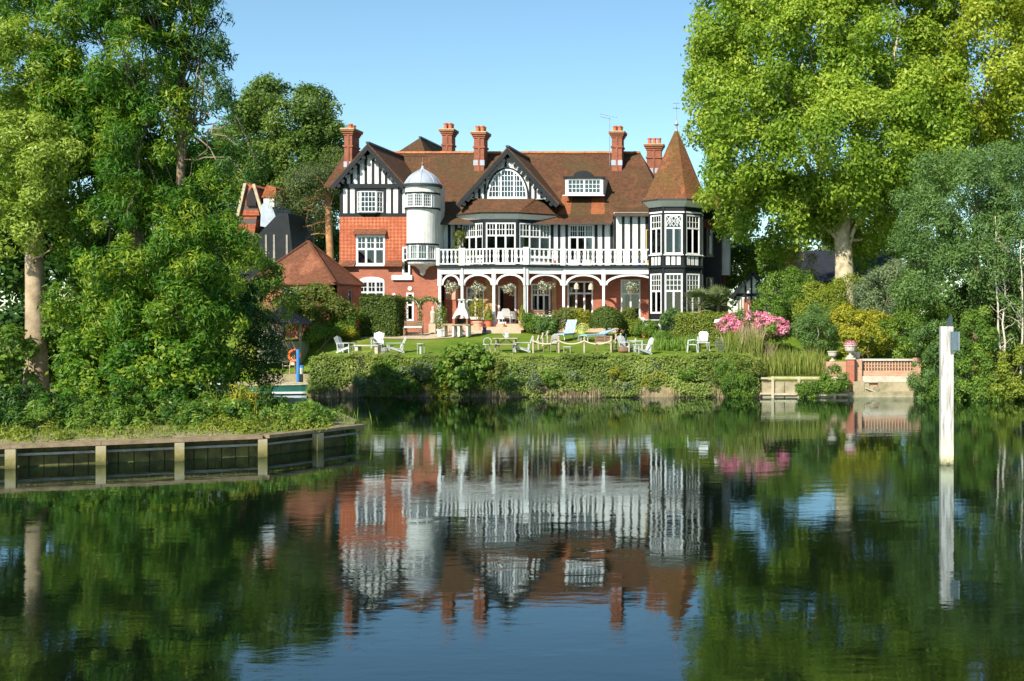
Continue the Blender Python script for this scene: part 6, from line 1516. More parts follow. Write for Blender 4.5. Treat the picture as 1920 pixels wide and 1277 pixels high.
# bed in front of the veranda
for u, v, Y, ru, rv, mat, lab in ((1010, 607, 69.0, 26, 14, 'leaf_mid', 'low bright green plants just right of the steps'), (1028, 612, 68.4, 18, 12, 'leaf_bluegreen', 'grey-green mound in the bed right of the steps'), (1062, 598, 68.8, 24, 18, 'leaf_olive', 'tall green plant with yellow flowers before the veranda doors'),
                                  (1090, 602, 68.9, 18, 18, 'leaf_yellow', 'yellowish plant left of the clipped dome'), (1176, 605, 68.0, 14, 26, 'leaf_olive', 'narrow upright plant right of the clipped dome'), (1190, 615, 67.6, 14, 14, 'leaf_hedge', 'small lime plant beside the white garden furniture'),
                                  (1215, 622, 66.5, 24, 14, 'leaf_mid', 'dark low plants below the white garden table'), (1258, 600, 67.0, 14, 22, 'leaf_bluegreen', 'dark shrub at the left end of the clipped hedge')):
    shrub('bed_plant', lab, 'plant', gnd(u, Y), [lob(u, v, Y, ru, rv, .6)], 26, .28, 170, .11, .45, mat, stems=3, group='plants in the veranda bed')
# ------------------------------------------------------------------ garden furniture and small things
def adirondack(loc, rot, label, mat='plastic_white', group='white slatted garden chairs on the lawn'):
    t = thing('garden_chair', label, 'chair', loc, rot, group)
    # faces -Y locally
    for x in (-.28, .28):
        m = MB(); m.bar((x, -.42, .0), (x, -.42, .56), .05, .05); m.bar((x, -.42, .33), (x, .42, .04), .04, .09); m.build('leg', mat, t, local=True)
        m = MB(); m.box(x - .075, x + .075, -.48, .34, .56, .59); m.bar((x, .30, .0), (x, .36, .57), .04, .05); m.build('arm', mat, t, local=True)
    for k in range(5):
        y = -.40 + k * .145; z = .345 - k * .038; m = MB(); m.box(-.26, .26, y, y + .125, z, z + .025); m.build('seat_slat', mat, t, local=True)
    for k in range(5):
        x = (k - 2) * .108; h = .88 - .05 * abs(k - 2); m = MB(); m.bar((x, .26, .18), (x * 1.15, .56, .18 + h * .92), .10, .022, up=(0, -1, .3)); m.build('back_slat', mat, t, local=True)
    t.scale = (.88, .88, .88)
    return t
def plastic_chair(loc, rot, label, mat='plastic_white', group='white moulded garden chairs'):
    t = thing('garden_chair', label, 'chair', loc, rot, group)
    for x in (-.22, .22):
        for y in (-.22, .2): m = MB(); m.tube([(x * 1.1, y * 1.15, 0), (x, y, .42)], [.018, .025], 6); m.build('leg', mat, t, local=True)
        m = MB(); m.tube([(x * 1.15, -.22, .42), (x * 1.2, -.20, .62), (x * 1.2, .1, .66), (x * 1.1, .24, .62)], .022, 6); m.build('arm', mat, t, local=True)
    m = MB(); m.hexa([(-.25, -.25, .40), (.25, -.25, .40), (.23, .22, .38), (-.23, .22, .38), (-.25, -.25, .44), (.25, -.25, .44), (.23, .22, .42), (-.23, .22, .42)]); m.build('seat', mat, t, local=True)
    m = MB(); m.prism([(-.23, .23, .44), (.23, .23, .44), (.25, .34, .82), (.17, .38, .92), (-.17, .38, .92), (-.25, .34, .82)], (0, .025, 0)); m.build('backrest', mat, t, local=True)
    return t
R_ = math.radians
L1 = lawn_at(648, 662); adirondack(L1, R_(75), 'white slatted armchair at the left end of the lawn, seen from the side')
L2 = lawn_at(742, 662); adirondack(L2, R_(-60), 'white slatted armchair right of the pale stone table')
adirondack(lawn_at(708, 653), R_(10), 'white slatted armchair behind the pale stone table')
lt = lawn_at(690, 663); t = thing('low_table', 'low pale table between the white armchairs', 'table', lt)
m = MB(); m.box(-.62, .62, -.3, .3, .38, .44); m.build('tabletop', 'stone', t, local=True)
for x in (-.5, .5): m = MB(); m.box(x - .08, x + .08, -.25, .25, 0, .38); m.build('leg', 'stone', t, local=True)
bl = lawn_at(728, 664) + V(-.1, -.25, 0); t = thing('ball_ornament', 'dark stone ball beside the low table', 'ornament', bl); m = MB(); m.lathe(0, 0, [(.03, 0), (.14, .05), (.19, .18), (.14, .31), (.02, .36)], 12); m.build('ball', 'oak_grey', t, local=True)
fp = lawn_at(789, 664); t = thing('bird_feeder', 'small white stand on the lawn behind the river hedge', 'stand', fp)
m = MB(); m.tube([(0, 0, 0), (0, 0, .5)], .06, 8); m.build('post', 'plastic_white', t, local=True); m = MB(); m.lathe(0, 0, [(.02, .46), (.2, .5), (.2, .54), (.05, .53)], 10); m.build('dish', 'plastic_sage', t, local=True)
for x in (-.17, .17): m = MB(); m.tube([(x, 0, 0), (x, 0, .5)], .012, 6); m.build('rod', 'plastic_white', t, local=True)
# picnic bench
pc = lawn_at(949, 661); t = thing('picnic_table', 'pale wooden picnic table with a white watering can on it', 'table', pc, R_(4))
for k in range(4): m = MB(); m.box(-.62, .62, -.34 + k * .17, -.34 + k * .17 + .155, .70, .74); m.build('top_plank', 'oak_pale', t, local=True)
for y in (-.68, .5): m = MB(); m.box(-.62, .62, y, y + .18, .42, .46); m.build('bench_plank', 'oak_pale', t, local=True)
for x in (-.45, .45):
    m = MB(); m.bar((x, -.55, 0), (x, -.2, .70), .05, .09); m.build('leg', 'oak_grey', t, local=True); m = MB(); m.bar((x, .55, 0), (x, .2, .70), .05, .09); m.build('leg', 'oak_grey', t, local=True)
    m = MB(); m.bar((x, -.62, .38), (x, .62, .38), .05, .08); m.build('cross_beam', 'oak_grey', t, local=True); m = MB(); m.bar((x, 0, .36), (x * .15, 0, .68), .05, .06); m.build('brace', 'oak_pale', t, local=True)
wc = pc + V(.05, 0, .745); t = thing('watering_can', 'white watering can on the picnic table', 'watering can', wc)
m = MB(); m.lathe(0, 0, [(.12, 0), (.13, .04), (.12, .22), (.07, .25)], 12); m.build('body', 'plastic_white', t, local=True)
m = MB(); m.tube([(-.12, 0, .05), (-.24, 0, .22), (-.28, 0, .26)], [.02, .014, .03], 6); m.build('spout', 'plastic_white', t, local=True)
m = MB(); m.tube([(.11 * math.cos(a), 0, .25 + .16 * math.sin(a)) for a in [math.pi * k / 8 for k in range(9)]], .012, 6); m.build('handle', 'plastic_white', t, local=True)
adirondack(lawn_at(980, 661), R_(-72), 'white wooden chair at the right end of the picnic table', group='white slatted garden chairs on the lawn')
t = thing('wire_chair', 'curled white wire chair left of the picnic table', 'chair', lawn_at(914, 661)); m = MB(); m.tube([(.2 * math.cos(a), 0, .55 + .2 * math.sin(a)) for a in [2 * math.pi * k / 14 - 1 for k in range(13)]], .018, 6); m.build('backrest', 'plastic_white', t, local=True)
m = MB(); m.lathe(0, -.2, [(.02, .40), (.2, .40), (.2, .43), (.02, .43)], 12); m.build('seat', 'plastic_white', t, local=True)
for a in range(4): m = MB(); m.tube([(.15 * math.cos(a * 1.57), -.2 + .15 * math.sin(a * 1.57), .41), (.2 * math.cos(a * 1.57), -.2 + .2 * math.sin(a * 1.57), 0)], .012, 6); m.build('leg', 'plastic_white', t, local=True)
# rope barrier
rb = lawn_at(1070, 661); rf = thing('rope_barrier', 'pale rope fence on wooden posts enclosing the middle of the lawn', 'rope fence', rb)
fr_ = [(1000, 662), (1048, 662), (1096, 662), (1146, 662)]; lf = [(1000, 662), (1010, 655), (1018, 649), (1027, 645)]; rt_ = [(1146, 662), (1155, 657), (1164, 650)]
posts = {}
for (u, v) in fr_ + lf[1:] + rt_[1:]:
    w = lawn_at(u, v); posts[(u, v)] = w; m = MB(); h = .78 if v > 655 else .66; m.tube([w - V(0, 0, .1), w + V(0, 0, h)], .055, 8); m.lathe(w.x, w.y, [(.06, w.z + h), (.065, w.z + h + .03), (.01, w.z + h + .07)], 8); m.build('post', 'oak_pale', rf)
for seq in (fr_, lf, rt_):
    for i in range(len(seq) - 1):
        p, q = posts[seq[i]] + V(0, -.06, .62), posts[seq[i + 1]] + V(0, -.06, .62); m = MB(); L_ = (q - p).length
        m.tube([p.lerp(q, k / 10) - V(0, 0, .16 * L_ * 4 * (k / 10) * (1 - k / 10) * .8) for k in range(11)], .034, 6); m.build('rope', 'rope', rf)
def wood_bench(w, rot, label, mat='teak', top=None, name='garden_bench', wd=.9):
    t = thing(name, label, 'bench', w, rot)
    for x in (-wd / 2 + .06, wd / 2 - .06):
        for y in (-.2, .2): m = MB(); m.box(x - .03, x + .03, y - .03, y + .03, 0, .42); m.build('leg', mat, t, local=True)
        m = MB(); m.bar((x, .22, .40), (x, .30, .85), .05, .05); m.build('back_post', mat, t, local=True)
    for k in range(4): m = MB(); m.box(-wd / 2, wd / 2, -.24 + k * .12, -.14 + k * .12, .42, .45); m.build('seat_slat', mat, t, local=True)
    for k in range(3): m = MB(); m.box(-wd / 2, wd / 2, .25 + k * .02, .275 + k * .02, .52 + k * .12, .61 + k * .12); m.build('back_slat', mat, t, local=True)
    if top: m = MB(); m.hexa([(-wd / 2 + .05, -.2, .455), (wd / 2 - .05, -.2, .455), (wd / 2 - .05, .2, .455), (-wd / 2 + .05, .2, .455), (-wd / 2 + .08, -.18, .54), (wd / 2 - .08, -.18, .54), (wd / 2 - .08, .18, .54), (-wd / 2 + .08, .18, .54)]); m.build('cushion', top, t, local=True)
    return t
plastic_chair(lawn_at(1032, 661), R_(-30), 'grey-white folding chair inside the rope fence at left', 'oak_grey', 'odd chairs inside the rope fence')
wood_bench(lawn_at(1133, 661), R_(15), 'brown slatted seat inside the rope fence at right', 'teak', 'oak_pale')
t = thing('side_table', 'small white-topped table alone inside the rope fence', 'table', lawn_at(1064, 662)); m = MB(); m.box(-.2, .2, -.14, .14, .30, .33); m.build('tabletop', 'plastic_white', t, local=True)
for x in (-.16, .16): m = MB(); m.box(x - .015, x + .015, -.1, .1, 0, .30); m.build('leg', 'oak_pale', t, local=True)
lg = lawn_at(1170, 661); t = thing('log_basket', 'brown wicker fire basket with dark iron flue beside the rope fence', 'fire pit', lg)
m = MB(); m.lathe(0, 0, [(.25, 0), (.31, .08), (.29, .27), (.22, .30)], 14); m.build('basket', 'teak', t, local=True); m = MB(); m.tube([(.1, .05, .28), (.1, .05, .95)], .04, 8); m.build('flue', 'iron', t, local=True)
adirondack(lawn_at(1176, 660) , R_(55), 'white slatted armchair behind the fire basket')
adirondack(lawn_at(1206, 665), R_(-55), 'white slatted armchair at the far right of the lawn')
wt = lawn_at(1190, 659); t = thing('coffee_table', 'white table between the two right-hand armchairs', 'table', wt); m = MB(); m.box(-.45, .45, -.2, .2, .52, .56); m.build('tabletop', 'plastic_white', t, local=True)
for x in (-.4, .4): m = MB(); m.box(x - .03, x + .03, -.18, .18, 0, .52); m.build('leg', 'plastic_white', t, local=True)
t = thing('tea_cup', 'tiny white cup on the white lawn table', 'cup', wt + V(.05, 0, .562)); m = MB(); m.lathe(0, 0, [(.03, 0), (.05, .03), (.055, .10), (.05, .10), (.03, .02)], 10); m.build('cup', 'plastic_white', t, local=True)
# sun loungers and lime chair
def lounger(w, rot, label, rake):
    t = thing('sun_lounger', label, 'sun lounger', w, rot, 'blue checked sun loungers')
    for x in (-.28, .28):
        m = MB(); m.bar((x, -1.0, .28), (x, .35, .32), .04, .05); m.build('rail', 'plastic_white', t, local=True)
        for y in (-.9, .3): m = MB(); m.bar((x, y, 0), (x, y, .3), .04, .04); m.build('leg', 'plastic_white', t, local=True)
    m = MB(); m.hexa([(-.30, -1.0, .31), (.30, -1.0, .31), (.30, .30, .35), (-.30, .30, .35), (-.30, -1.0, .37), (.30, -1.0, .37), (.30, .30, .41), (-.30, .30, .41)]); m.build('cushion', 'blue_check', t, local=True)
    e = V(0, .30 + .85 * math.cos(rake), .36 + .85 * math.sin(rake)); m = MB(); m.bar((0, .30, .40), e, .60, .06, up=(0, -1, 1)); m.build('backrest', 'blue_check', t, local=True)
    m = MB(); m.bar(e + V(-.3, 0, 0), e + V(.3, 0, 0), .07, .07); m.build('head_bar', 'plastic_white', t, local=True)
lounger(lawn_at(1063, 638), R_(-14), 'blue checked lounger with its back raised, left of the lime chair', R_(62))
lounger(lawn_at(1118, 640) + V(0, .3, 0), R_(-40), 'blue checked lounger lying nearly flat under the clipped dome', R_(20))
ch = lawn_at(1091, 639); t = thing('lime_chair', 'lime-green wire shell chair on thin legs', 'chair', ch)
m = MB(); n = 12
for k in range(n):
    a = math.pi * (k + .5) / n; tip = V(.42 * math.cos(a), .12, .48 + .50 * math.sin(a)); m.bar((.05 * math.cos(a), -.08, .40), tip, .024, .02)
for r in (.5, .75, 1.0): m.tube([(.42 * r * math.cos(math.pi * k / 12), .12 * r - .05 * (1 - r), .44 + .52 * r * math.sin(math.pi * k / 12)) for k in range(13)], .018, 5)
m.build('shell_back', 'lime_metal', t, local=True)
m = MB(); m.lathe(0, -.08, [(.02, .36), (.28, .38), (.28, .41), (.02, .40)], 14); m.build('seat', 'lime_metal', t, local=True)
for a in range(4): m = MB(); m.tube([(.2 * math.cos(a * 1.57 + .8), -.08 + .2 * math.sin(a * 1.57 + .8), .38), (.24 * math.cos(a * 1.57 + .8), -.08 + .24 * math.sin(a * 1.57 + .8), 0)], .014, 6); m.build('leg', 'plastic_white', t, local=True)

# pots
def pot(w, r, h, mat, label, plant=None, ph=.6, pr=.3, shape='pot', pm='leaf_mid', name='flower_pot', group=None, n=220, leaf=.08):
    t = thing(name, label, 'pot', w, 0, group); m = MB()
    m.lathe(0, 0, [(r * .7, 0), (r * .98, h * .86), (r * 1.1, h * .86), (r * 1.1, h), (r * .9, h), (r * .85, h * .8), (.01, h * .8)], 16); m.build('pot', mat, t, local=True)
    w = Vector(w)
    if plant == 'cone':
        a = rng.uniform(0, 2 * math.pi, n); tt = 1 - rng.uniform(0, 1, n) ** .5; rr = pr * (1 - tt) * (1 + rng.normal(0, .06, n)); P = np.stack([np.cos(a) * rr, np.sin(a) * rr, h * .85 + tt * ph], 1) + np.array(w)
        leaf_mesh('foliage', P, np.stack([np.cos(a), np.sin(a), np.full(n, .5)], 1) + rng.normal(size=(n, 3)) * .4, leaf, .55, pm, t)
        m = MB(); m.lathe(0, 0, [(pr * .85, h * .85), (.02, h * .85 + ph * .9)], 10); m.build('core', 'twig_shade_core', t, local=True)
    elif plant == 'bush':
        d = sph(n); P = np.array(w) + np.array([0, 0, h + ph * .45]) + d * np.array([pr, pr, ph * .5]) * rng.uniform(.5, 1.05, n)[:, None]
        leaf_mesh('foliage', P, d + rng.normal(size=(n, 3)) * .6, leaf, .4, pm, t)
        m = MB(); m.tube([(0, 0, h * .8), (0, 0, h + ph * .5)], .02, 5); m.build('stem', 'bark', t, local=True)
    return t
FZ = FL + .003; S1 = 3.163
pot(V(ux(921, 70.6), 70.05, 3.343), .24, .48, 'clay', 'terracotta pot with cone topiary left of the garden door', 'cone', .95, .30, pm='leaf_hedge', n=900, group='cone topiaries flanking the door')
pot(V(ux(977, 69.6), 69.85, 3.343), .24, .50, 'clay_pale', 'pale terracotta pot with cone topiary right of the garden door', 'cone', .95, .30, pm='leaf_hedge', n=900, group='cone topiaries flanking the door')
t = pot(gnd(897, 70.0) + V(0, 0, .06), .32, .62, 'clay_pale', 'large pale planter with spreading yellow-green shrub left of the steps', 'bush', 1.6, .65, pm='leaf_yellow', n=900, leaf=.10)
pot(gnd(826, 66.6) + V(0, 0, .05), .22, .42, 'glaze_white', 'white glazed pot with tall leafy plant on the patio', 'bush', 1.5, .40, pm='leaf_mid', n=650, leaf=.10)
pot(gnd(912, 69.2) + V(0, -.4, .05), .12, .3, 'glaze_blue', 'small blue glazed pot beside the large planter')
pot(V(ux(945, 70.1), 70.06, 3.343), .07, .2, 'clay', 'tiny red pot on the top step')
for u, mat, lab, pl, pm in ((1199, 'glaze_blue', 'blue pot with upright plant on the balcony', 'bush', 'leaf_mid'), (1216, 'yellow_paint', 'tall yellow pot on the balcony by the open casement', None, None), (1226, 'clay', 'terracotta pot on the balcony beside the tower', 'bush', 'leaf_silver'), (1088, 'glaze_blue', 'dark blue pot with trailing plant before the balcony door', 'bush', 'leaf_silver'),
                            (1042, 'clay', 'terracotta pot on the balcony right of the bay', None, None), (885, 'plastic_sage', 'green pot with plants at the bay corner of the balcony', 'bush', 'leaf_mid'), (1110, 'stone', 'stone pot with pale plant on the balcony', 'bush', 'leaf_silver')):
    Yq = 72.05 if not 900 < u < 1000 else 71.3
    pot(V(ux(u, Yq), Yq, ZD + .003), .13, .34, mat, lab, pl, .55, .2, pm=pm or 'leaf_mid', n=160, group='pots on the balcony')
cl_ = shrub('climbing_plant', 'green climber growing up the wall on the balcony left of the bay', 'climber', V(ux(861, YW), YW - .25, ZD + .003), [lob(861, 462, YW - .28, 9, 34, .2)], 22, .2, 130, .11, .4, 'leaf_olive', stems=3)
# hanging baskets
def basket(u, v, Y, r, label, mat='leaf_silver', fl='flower_white'):
    c0 = at(u, v, Y); t = thing('hanging_basket', label, 'hanging basket', c0, 0, 'flower baskets hanging in the veranda arches')
    m = MB(); m.lathe(0, 0, [(.02, -r * .7), (r * .4, -r * .55), (r * .6, -.02), (r * .55, 0)], 12); m.build('bowl', 'straw', t, local=True)
    n = 520; d = sph(n); d[:, 2] = np.where(d[:, 2] < -.5, d[:, 2] * .6, d[:, 2]); lump = 1 + .22 * np.sin(d[:, 0] * 5 + u) + .2 * np.sin(d[:, 2] * 6 + u * 2); P = np.array(c0) + d * np.array([r * 1.05, r, r * .85]) * (rng.uniform(.45, 1.15, n) * lump)[:, None]
    leaf_mesh('foliage', P, d + rng.normal(size=(n, 3)) * .6, .10, .4, mat, t)
    n = 170; d = sph(n); lump = 1 + .22 * np.sin(d[:, 0] * 5 + u) + .2 * np.sin(d[:, 2] * 6 + u * 2); P = np.array(c0) + d * np.array([r * 1.05, r, r * .9]) * (rng.uniform(.75, 1.15, n) * lump)[:, None]; leaf_mesh('blossom', P, d + rng.normal(size=(n, 3)) * .4, .075, .9, fl, t)
    m = MB(); zt_ = DEC - c0.z
    for a in range(3): m.tube([(r * .55 * math.cos(a * 2.09), r * .55 * math.sin(a * 2.09), 0), (0, 0, zt_ * .75)], .008, 4)
    m.tube([(0, 0, zt_ * .75), (0, 0, zt_)], .01, 4); m.build('chain', 'iron', t, local=True)
for u, v, Y, r, lab in ((845.5, 538, 71.6, .36, 'white flower basket in the first narrow arch'), (896, 540, 71.3, .36, 'white flower basket in the second arch'), (955, 541, 70.9, .36, 'white flower basket in the third arch, over the garden door'), (1021, 537, 71.3, .42, 'largest white flower basket, in the fourth arch'), (1184, 538, 71.8, .40, 'flower basket in the widest arch, beside the tower')): basket(u, v, Y, r, lab)
for u, v, lab in ((1081, 536, 'white wicker lantern hanging in the fifth arch, left one'), (1108, 537, 'white bird-house lantern hanging in the fifth arch, right one')):
    c0 = at(u, v, 71.8); t = thing('hanging_lantern', lab, 'lantern', c0, 0, 'lanterns hanging in the fifth arch'); m = MB(); m.lathe(0, 0, [(.04, -.22), (.17, -.2), (.15, .04), (.03, .2)], 8); m.build('body', 'stone', t, local=True)
    m = MB(); m.tube([(0, 0, .18), (0, 0, DEC - c0.z)], .01, 4); m.build('chain', 'iron', t, local=True)
# dining table in the garden door, sofa in the veranda, things along it
td_ = V(ux(950, 72.2), 72.3, FZ); t = thing('dining_table', 'table under a white cloth inside the garden door', 'table', td_); m = MB(); m.lathe(0, 0, [(.62, .28), (.56, .72), (.55, .75), (.02, .755)], 18); m.build('tablecloth', 'plastic_white', t, local=True); m = MB(); m.tube([(0, 0, 0), (0, 0, .74)], .06, 8); m.build('pedestal', 'teak', t, local=True)
plastic_chair(V(ux(951, 71.4), 71.4, FZ), R_(180), 'white chair with its back to the river at the clothed table', group='white chairs in the veranda')
wood_bench(V(ux(1011, 71.9), 72.4, FZ), 0, 'wooden veranda bench with pale cushions in the fourth arch', 'teak', 'plastic_sage', 'veranda_bench', 1.5)
wood_bench(gnd(775, 67.2) + V(0, 0, .05), R_(10), 'wooden patio bench with white cushion in front of the arbour', 'teak', 'plastic_white', 'patio_bench', 1.1)
plastic_chair(V(ux(1205, 69.6), 69.4, 3.0), R_(20), 'white chair at the white garden table before the tower', group='white chairs in the veranda')
t = thing('garden_table', 'white stone garden table in front of the tower', 'table', V(ux(1224, 69.3), 69.3, 3.0)); m = MB(); m.box(-.55, .55, -.3, .3, .72, .78); m.build('tabletop', 'plastic_white', t, local=True)
for x in (-.4, .4): m = MB(); m.lathe(x, 0, [(.16, 0), (.10, .1), (.12, .4), (.09, .6), (.16, .719)], 10); m.build('pedestal', 'plastic_white', t, local=True)
pot(V(ux(1209, 66.4), 66.4, gz(ux(1209, 66.4), 66.4)), .18, .3, 'clay', 'terracotta pot low in the border below the white table', 'bush', .4, .2, n=120)
pot(V(ux(1240, 66.2), 66.2, gz(ux(1240, 66.2), 66.2)), .2, .34, 'clay', 'terracotta pot beside the left end of the clipped hedge')
# barbecue
bq = gnd(866, 66.8) + V(0, 0, .05); t = thing('barbecue', 'white masonry barbecue with tapered chimney and red brick hearth', 'barbecue', bq)
for x in (-.42, -.10, .38): m = MB(); m.box(x - .06, x + .06, -.3, .3, 0, .62); m.build('leg', 'white_render', t, local=True)
m = MB(); m.box(-1.0, .55, -.36, .34, .62, .70); m.build('slab', 'concrete', t, local=True)
m = MB(); m.box(-1.0, -.9, -.3, .3, 0, .62); m.build('side_pier', 'stone', t, local=True)
for x0_, x1_ in ((-.42, -.32), (.32, .42)): m = MB(); m.box(x0_, x1_, -.3, .3, .70, 1.02); m.build('hearth_side', 'brick_red', t, local=True)
m = MB(); m.box(-.32, .32, .2, .3, .70, 1.02); m.build('hearth_back', 'black_pot', t, local=True)
m = MB(); m.prism([(-.46, -.32, 1.02), (-.30, -.32, 1.02)] + [(-.30 * math.cos(a), -.32, 1.02 + .22 * math.sin(a)) for a in [math.pi * k / 10 for k in range(1, 10)]] + [(.30, -.32, 1.02), (.46, -.32, 1.02), (.36, -.2, 1.32), (.20, -.1, 1.62), (.15, -.08, 2.05), (-.15, -.08, 2.05), (-.20, -.1, 1.62), (-.36, -.2, 1.32)], (0, .40, 0)); m.build('hood', 'white_render', t, local=True)
m = MB(); m.box(-.19, .19, -.14, .40, 2.05, 2.12); m.build('chimney_cap', 'white_render', t, local=True)
m = MB(); m.box(-.05, .06, -.12, -.10, 1.9, 2.02); m.build('smoke_slot', 'black_pot', t, local=True)
# arbour arch with climber
ar = gnd(786, 68.8) + V(0, 0, .04); t = thing('garden_arbour', 'green metal arbour overgrown with climbers on the patio', 'arbour', ar)
for x0_, x1_ in ((-1.1, .05), (.05, 1.15)):
    for y in (-.25, .25):
        m = MB(); xm_ = (x0_ + x1_) / 2; rr = (x1_ - x0_) / 2; m.tube([(x0_, y, 0), (x0_, y, 1.5)] + [(xm_ - rr * math.cos(a), y, 1.5 + .5 * math.sin(a)) for a in [math.pi * k / 8 for k in range(9)]] + [(x1_, y, 1.5), (x1_, y, 0)], .025, 6); m.build('hoop', 'plastic_sage', t, local=True)
n = 2200; s = rng.uniform(0, 1, n); side = rng.choice([0, 1], n); ang = math.pi * s; xm_ = np.where(side == 0, -.52, .6); P = np.stack([xm_ - .58 * np.cos(ang), rng.uniform(-.32, .32, n), np.where((s < .12) | (s > .88), rng.uniform(.3, 1.5, n), 1.5 + .52 * np.sin(ang))], 1) + rng.normal(0, .07, (n, 3)) + np.array(ar)
leaf_mesh('climber', P, rng.normal(size=(n, 3)) + np.array([0, -.5, .5]), .11, .45, 'leaf_olive', t)
t = thing('garden_statue', 'pale stone figure standing under the arbour', 'statue', gnd(812, 68.6) + V(0, 0, .05)); m = MB(); m.box(-.2, .2, -.2, .2, 0, .55); m.build('plinth', 'paving', t, local=True); m = MB(); m.lathe(0, 0, [(.15, .55), (.19, .62), (.13, .85), (.17, 1.1), (.16, 1.25), (.07, 1.33), (.10, 1.42), (.09, 1.52), (.02, 1.57)], 12); m.build('figure', 'stone', t, local=True, smooth=True)
# iron table set by the clipped hedge
mt = gnd(1320, 59.4); t = thing('metal_table', 'white metal garden table below the clipped hedge', 'table', mt); m = MB(); m.box(-.32, .32, -.22, .22, .50, .54); m.build('tabletop', 'plastic_white', t, local=True)
for x in (-.26, .26):
    for y in (-.18, .18): m = MB(); m.tube([(x * 1.15, y * 1.15, 0), (x, y, .5)], .016, 5); m.build('leg', 'plastic_white', t, local=True)
plastic_chair(gnd(1298, 59.5), R_(-80), 'white metal chair left of the metal table', group='white chairs by the clipped hedge'); plastic_chair(gnd(1318, 61.0), R_(0), 'white metal chair behind the metal table', group='white chairs by the clipped hedge')
pa = gnd(1352, 62.2); t = thing('parasol', 'plain white square parasol half hidden by pink blossom', 'parasol', pa); m = MB(); m.tube([(0, 0, 0), (0, 0, 1.55)], .025, 6); m.build('pole', 'oak_pale', t, local=True); m = MB(); m.hexa([(-.35, -.5, 1.25), (.6, -.5, 1.45), (.6, .5, 1.45), (-.35, .5, 1.25), (-.30, -.45, 1.42), (.6, -.45, 1.62), (.6, .45, 1.62), (-.30, .45, 1.42)]); m.build('canopy', 'plastic_white', t, local=True)
# urns
def urn(w, s, label, plant=None):
    t = thing('stone_urn', label, 'urn', w, 0, 'stone urns on the river wall'); m = MB()
    m.lathe(0, 0, [(.16 * s, 0), (.17 * s, .06 * s), (.06 * s, .12 * s), (.07 * s, .2 * s), (.22 * s, .30 * s), (.26 * s, .48 * s), (.29 * s, .5 * s), (.29 * s, .54 * s), (.2 * s, .52 * s), (.02, .5 * s)], 14); m.build('bowl', 'stone', t, local=True)
    if plant:
        n = 260; d = sph(n); d[:, 2] = abs(d[:, 2]); P = np.array(w) + np.array([0, 0, .5 * s]) + d * np.array([.3, .3, .26]) * s * rng.uniform(.5, 1.1, n)[:, None]; leaf_mesh('foliage', P, d, .08, .6, plant, t)
urn(V(ux(1561, 58.1), 58.12, vz(678, 58) + .002), .95, 'stone urn on the low brick wall left of the pillar')
urn(V(ux(1594.5, 57.5), 57.56, vz(671, 57.35) + .002), 1.15, 'stone urn planted with pink flowers on top of the brick pillar', 'flower_pink')
pot(V(ux(1606, 58.2), 58.2, vz(673, 58) + .002), .22, .34, 'stone', 'round stone pot beside the pillar urn', 'bush', .2, .2, n=80)
pot(gnd(1623, 59.0) , .3, .45, 'black_pot', 'black plastic tub behind the brick wall', None)
# boat basin
qd = MB(); qd.box(ux(500, 61.4), -24.02, 60.6, 61.6, -.8, .95); tag(qd.build('quay', 'concrete'), 'pale stone quay edge of the small boat basin', 'quay')
bt = thing('moored_boat', 'dark green boat with white waterline moored in the basin', 'boat', V(ux(500, 59.6), 59.4, 0), R_(6))
m = MB(); sec = [(-3.2, .10, .62), (-2.4, .62, .55), (0, .85, .50), (2.0, .75, .52), (2.7, .5, .58)]
def ringb(x, hw, h, k): return [(x, -hw, h), (x, -hw * .75, -.12), (x, hw * .75, -.12), (x, hw, h)]
rs = []
for x, hw, h in sec:
    b0 = len(m.v); m.v += ringb(x, hw, h, 0); rs.append(b0)
for i in range(len(rs) - 1):
    for k in range(3): m.f.append((rs[i] + k, rs[i] + k + 1, rs[i + 1] + k + 1, rs[i + 1] + k))
m.f.append(tuple(rs[0] + k for k in range(4))); m.f.append(tuple(rs[-1] + k for k in reversed(range(4)))); m.build('hull', 'hull_green', bt, local=True)
m = MB()
for i in range(len(sec) - 1):
    for s in (-1, 1): m.bar((sec[i][0], s * sec[i][1], sec[i][2]), (sec[i + 1][0], s * sec[i + 1][1], sec[i + 1][2]), .06, .06)
m.build('gunwale', 'oak_pale', bt, local=True)
m = MB()
for i in range(len(sec) - 1): m.bar((sec[i][0], -sec[i][1] * .86, .10), (sec[i + 1][0], -sec[i + 1][1] * .86, .10), .05, .10)
m.build('waterline_stripe', 'plastic_white', bt, local=True)
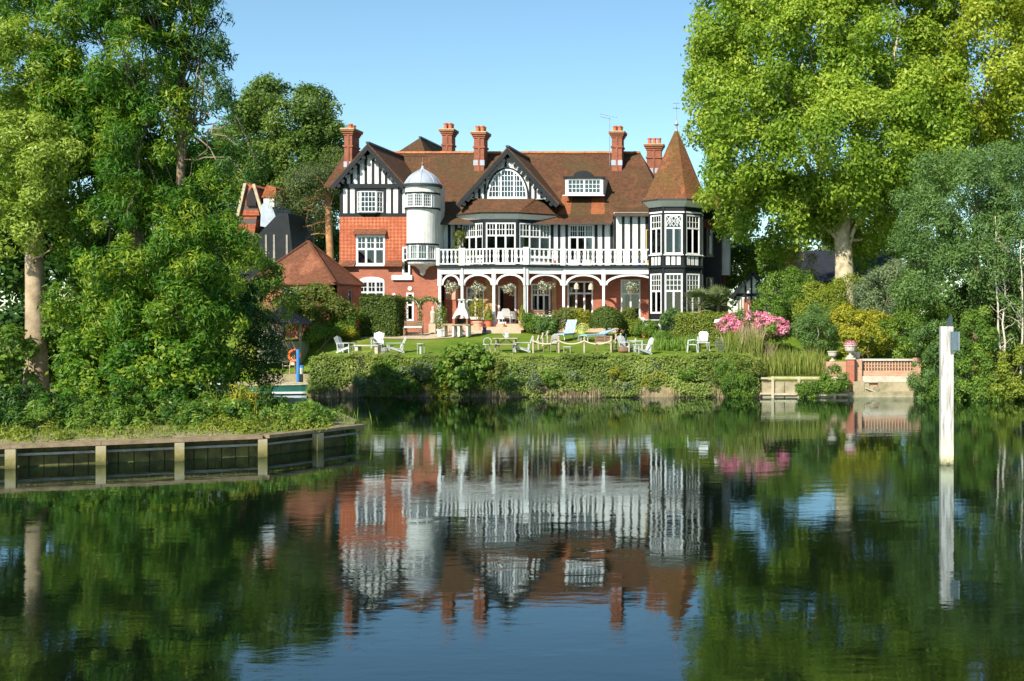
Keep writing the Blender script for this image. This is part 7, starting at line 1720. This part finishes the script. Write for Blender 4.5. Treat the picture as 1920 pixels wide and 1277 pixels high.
m = MB(); m.poly([(sec[0][0], 0, .3)] + [(x, -hw * .9, .32) for x, hw, h in sec] + [(x, hw * .9, .32) for x, hw, h in reversed(sec)]); m.build('floorboard', 'oak', bt, local=True)
bp = V(ux(559, 60.4), 60.4, -.2); t = thing('mooring_pole', 'tall blue mooring pole at the boat basin', 'pole', bp); m = MB(); m.tube([bp, V(bp.x, bp.y, vz(655, 60.4))], .085, 10); m.build('shaft', 'pole_blue', t)
lb_ = V(ux(552, 60.9), 60.9, .953); t = thing('lifebuoy', 'orange lifebuoy on its stand behind the blue pole', 'lifebuoy', lb_); m = MB(); m.tube([(0, .05, 0), (0, .05, 1.2)], .03, 6); m.build('stand', 'oak', t, local=True)
m = MB(); m.tube([(.28 * math.cos(a), 0, .95 + .28 * math.sin(a)) for a in [2 * math.pi * k / 16 for k in range(17)]], .07, 8, False); m.build('ring', 'buoy_orange', t, local=True)
t = thing('fender_tub', 'white and blue tub on the quay right of the blue pole', 'tub', V(ux(565, 60.9), 60.9, .953)); m = MB(); m.lathe(0, 0, [(.10, 0), (.12, .32), (.11, .33)], 10); m.build('body', 'plastic_white', t, local=True); m = MB(); m.lathe(0, 0, [(.13, .331), (.13, .42), (.02, .45)], 10); m.build('lid', 'pole_blue', t, local=True)
plastic_chair(V(ux(543, 61.1), 61.1, .953), R_(-20), 'cream garden chair on the quay beside the gazebo', 'oak_pale', 'odd chairs on the quay')
# floating weed on the river
n = 900; X = rng.uniform(-23, 6, n); Yw = 56.5 - rng.gamma(2.0, 3.2, n); k = Yw > 36; X, Yw = X[k], Yw[k]
q = np.sin(X * .35 + Yw * .8) + .6 * np.sin(Yw * 1.9) + .5 * rng.normal(size=len(X)) > .7; X, Yw = X[q], Yw[q]
wd = leaf_mesh('water_weed', np.stack([X, Yw, np.full(len(X), .006)], 1), np.tile(np.array([[0, 0, 1.0]]), (len(X), 1)), .16, .4, 'leaf_mid', None); tag(wd, 'scattered floating weed on the river near the far bank', 'weed', kind='stuff')
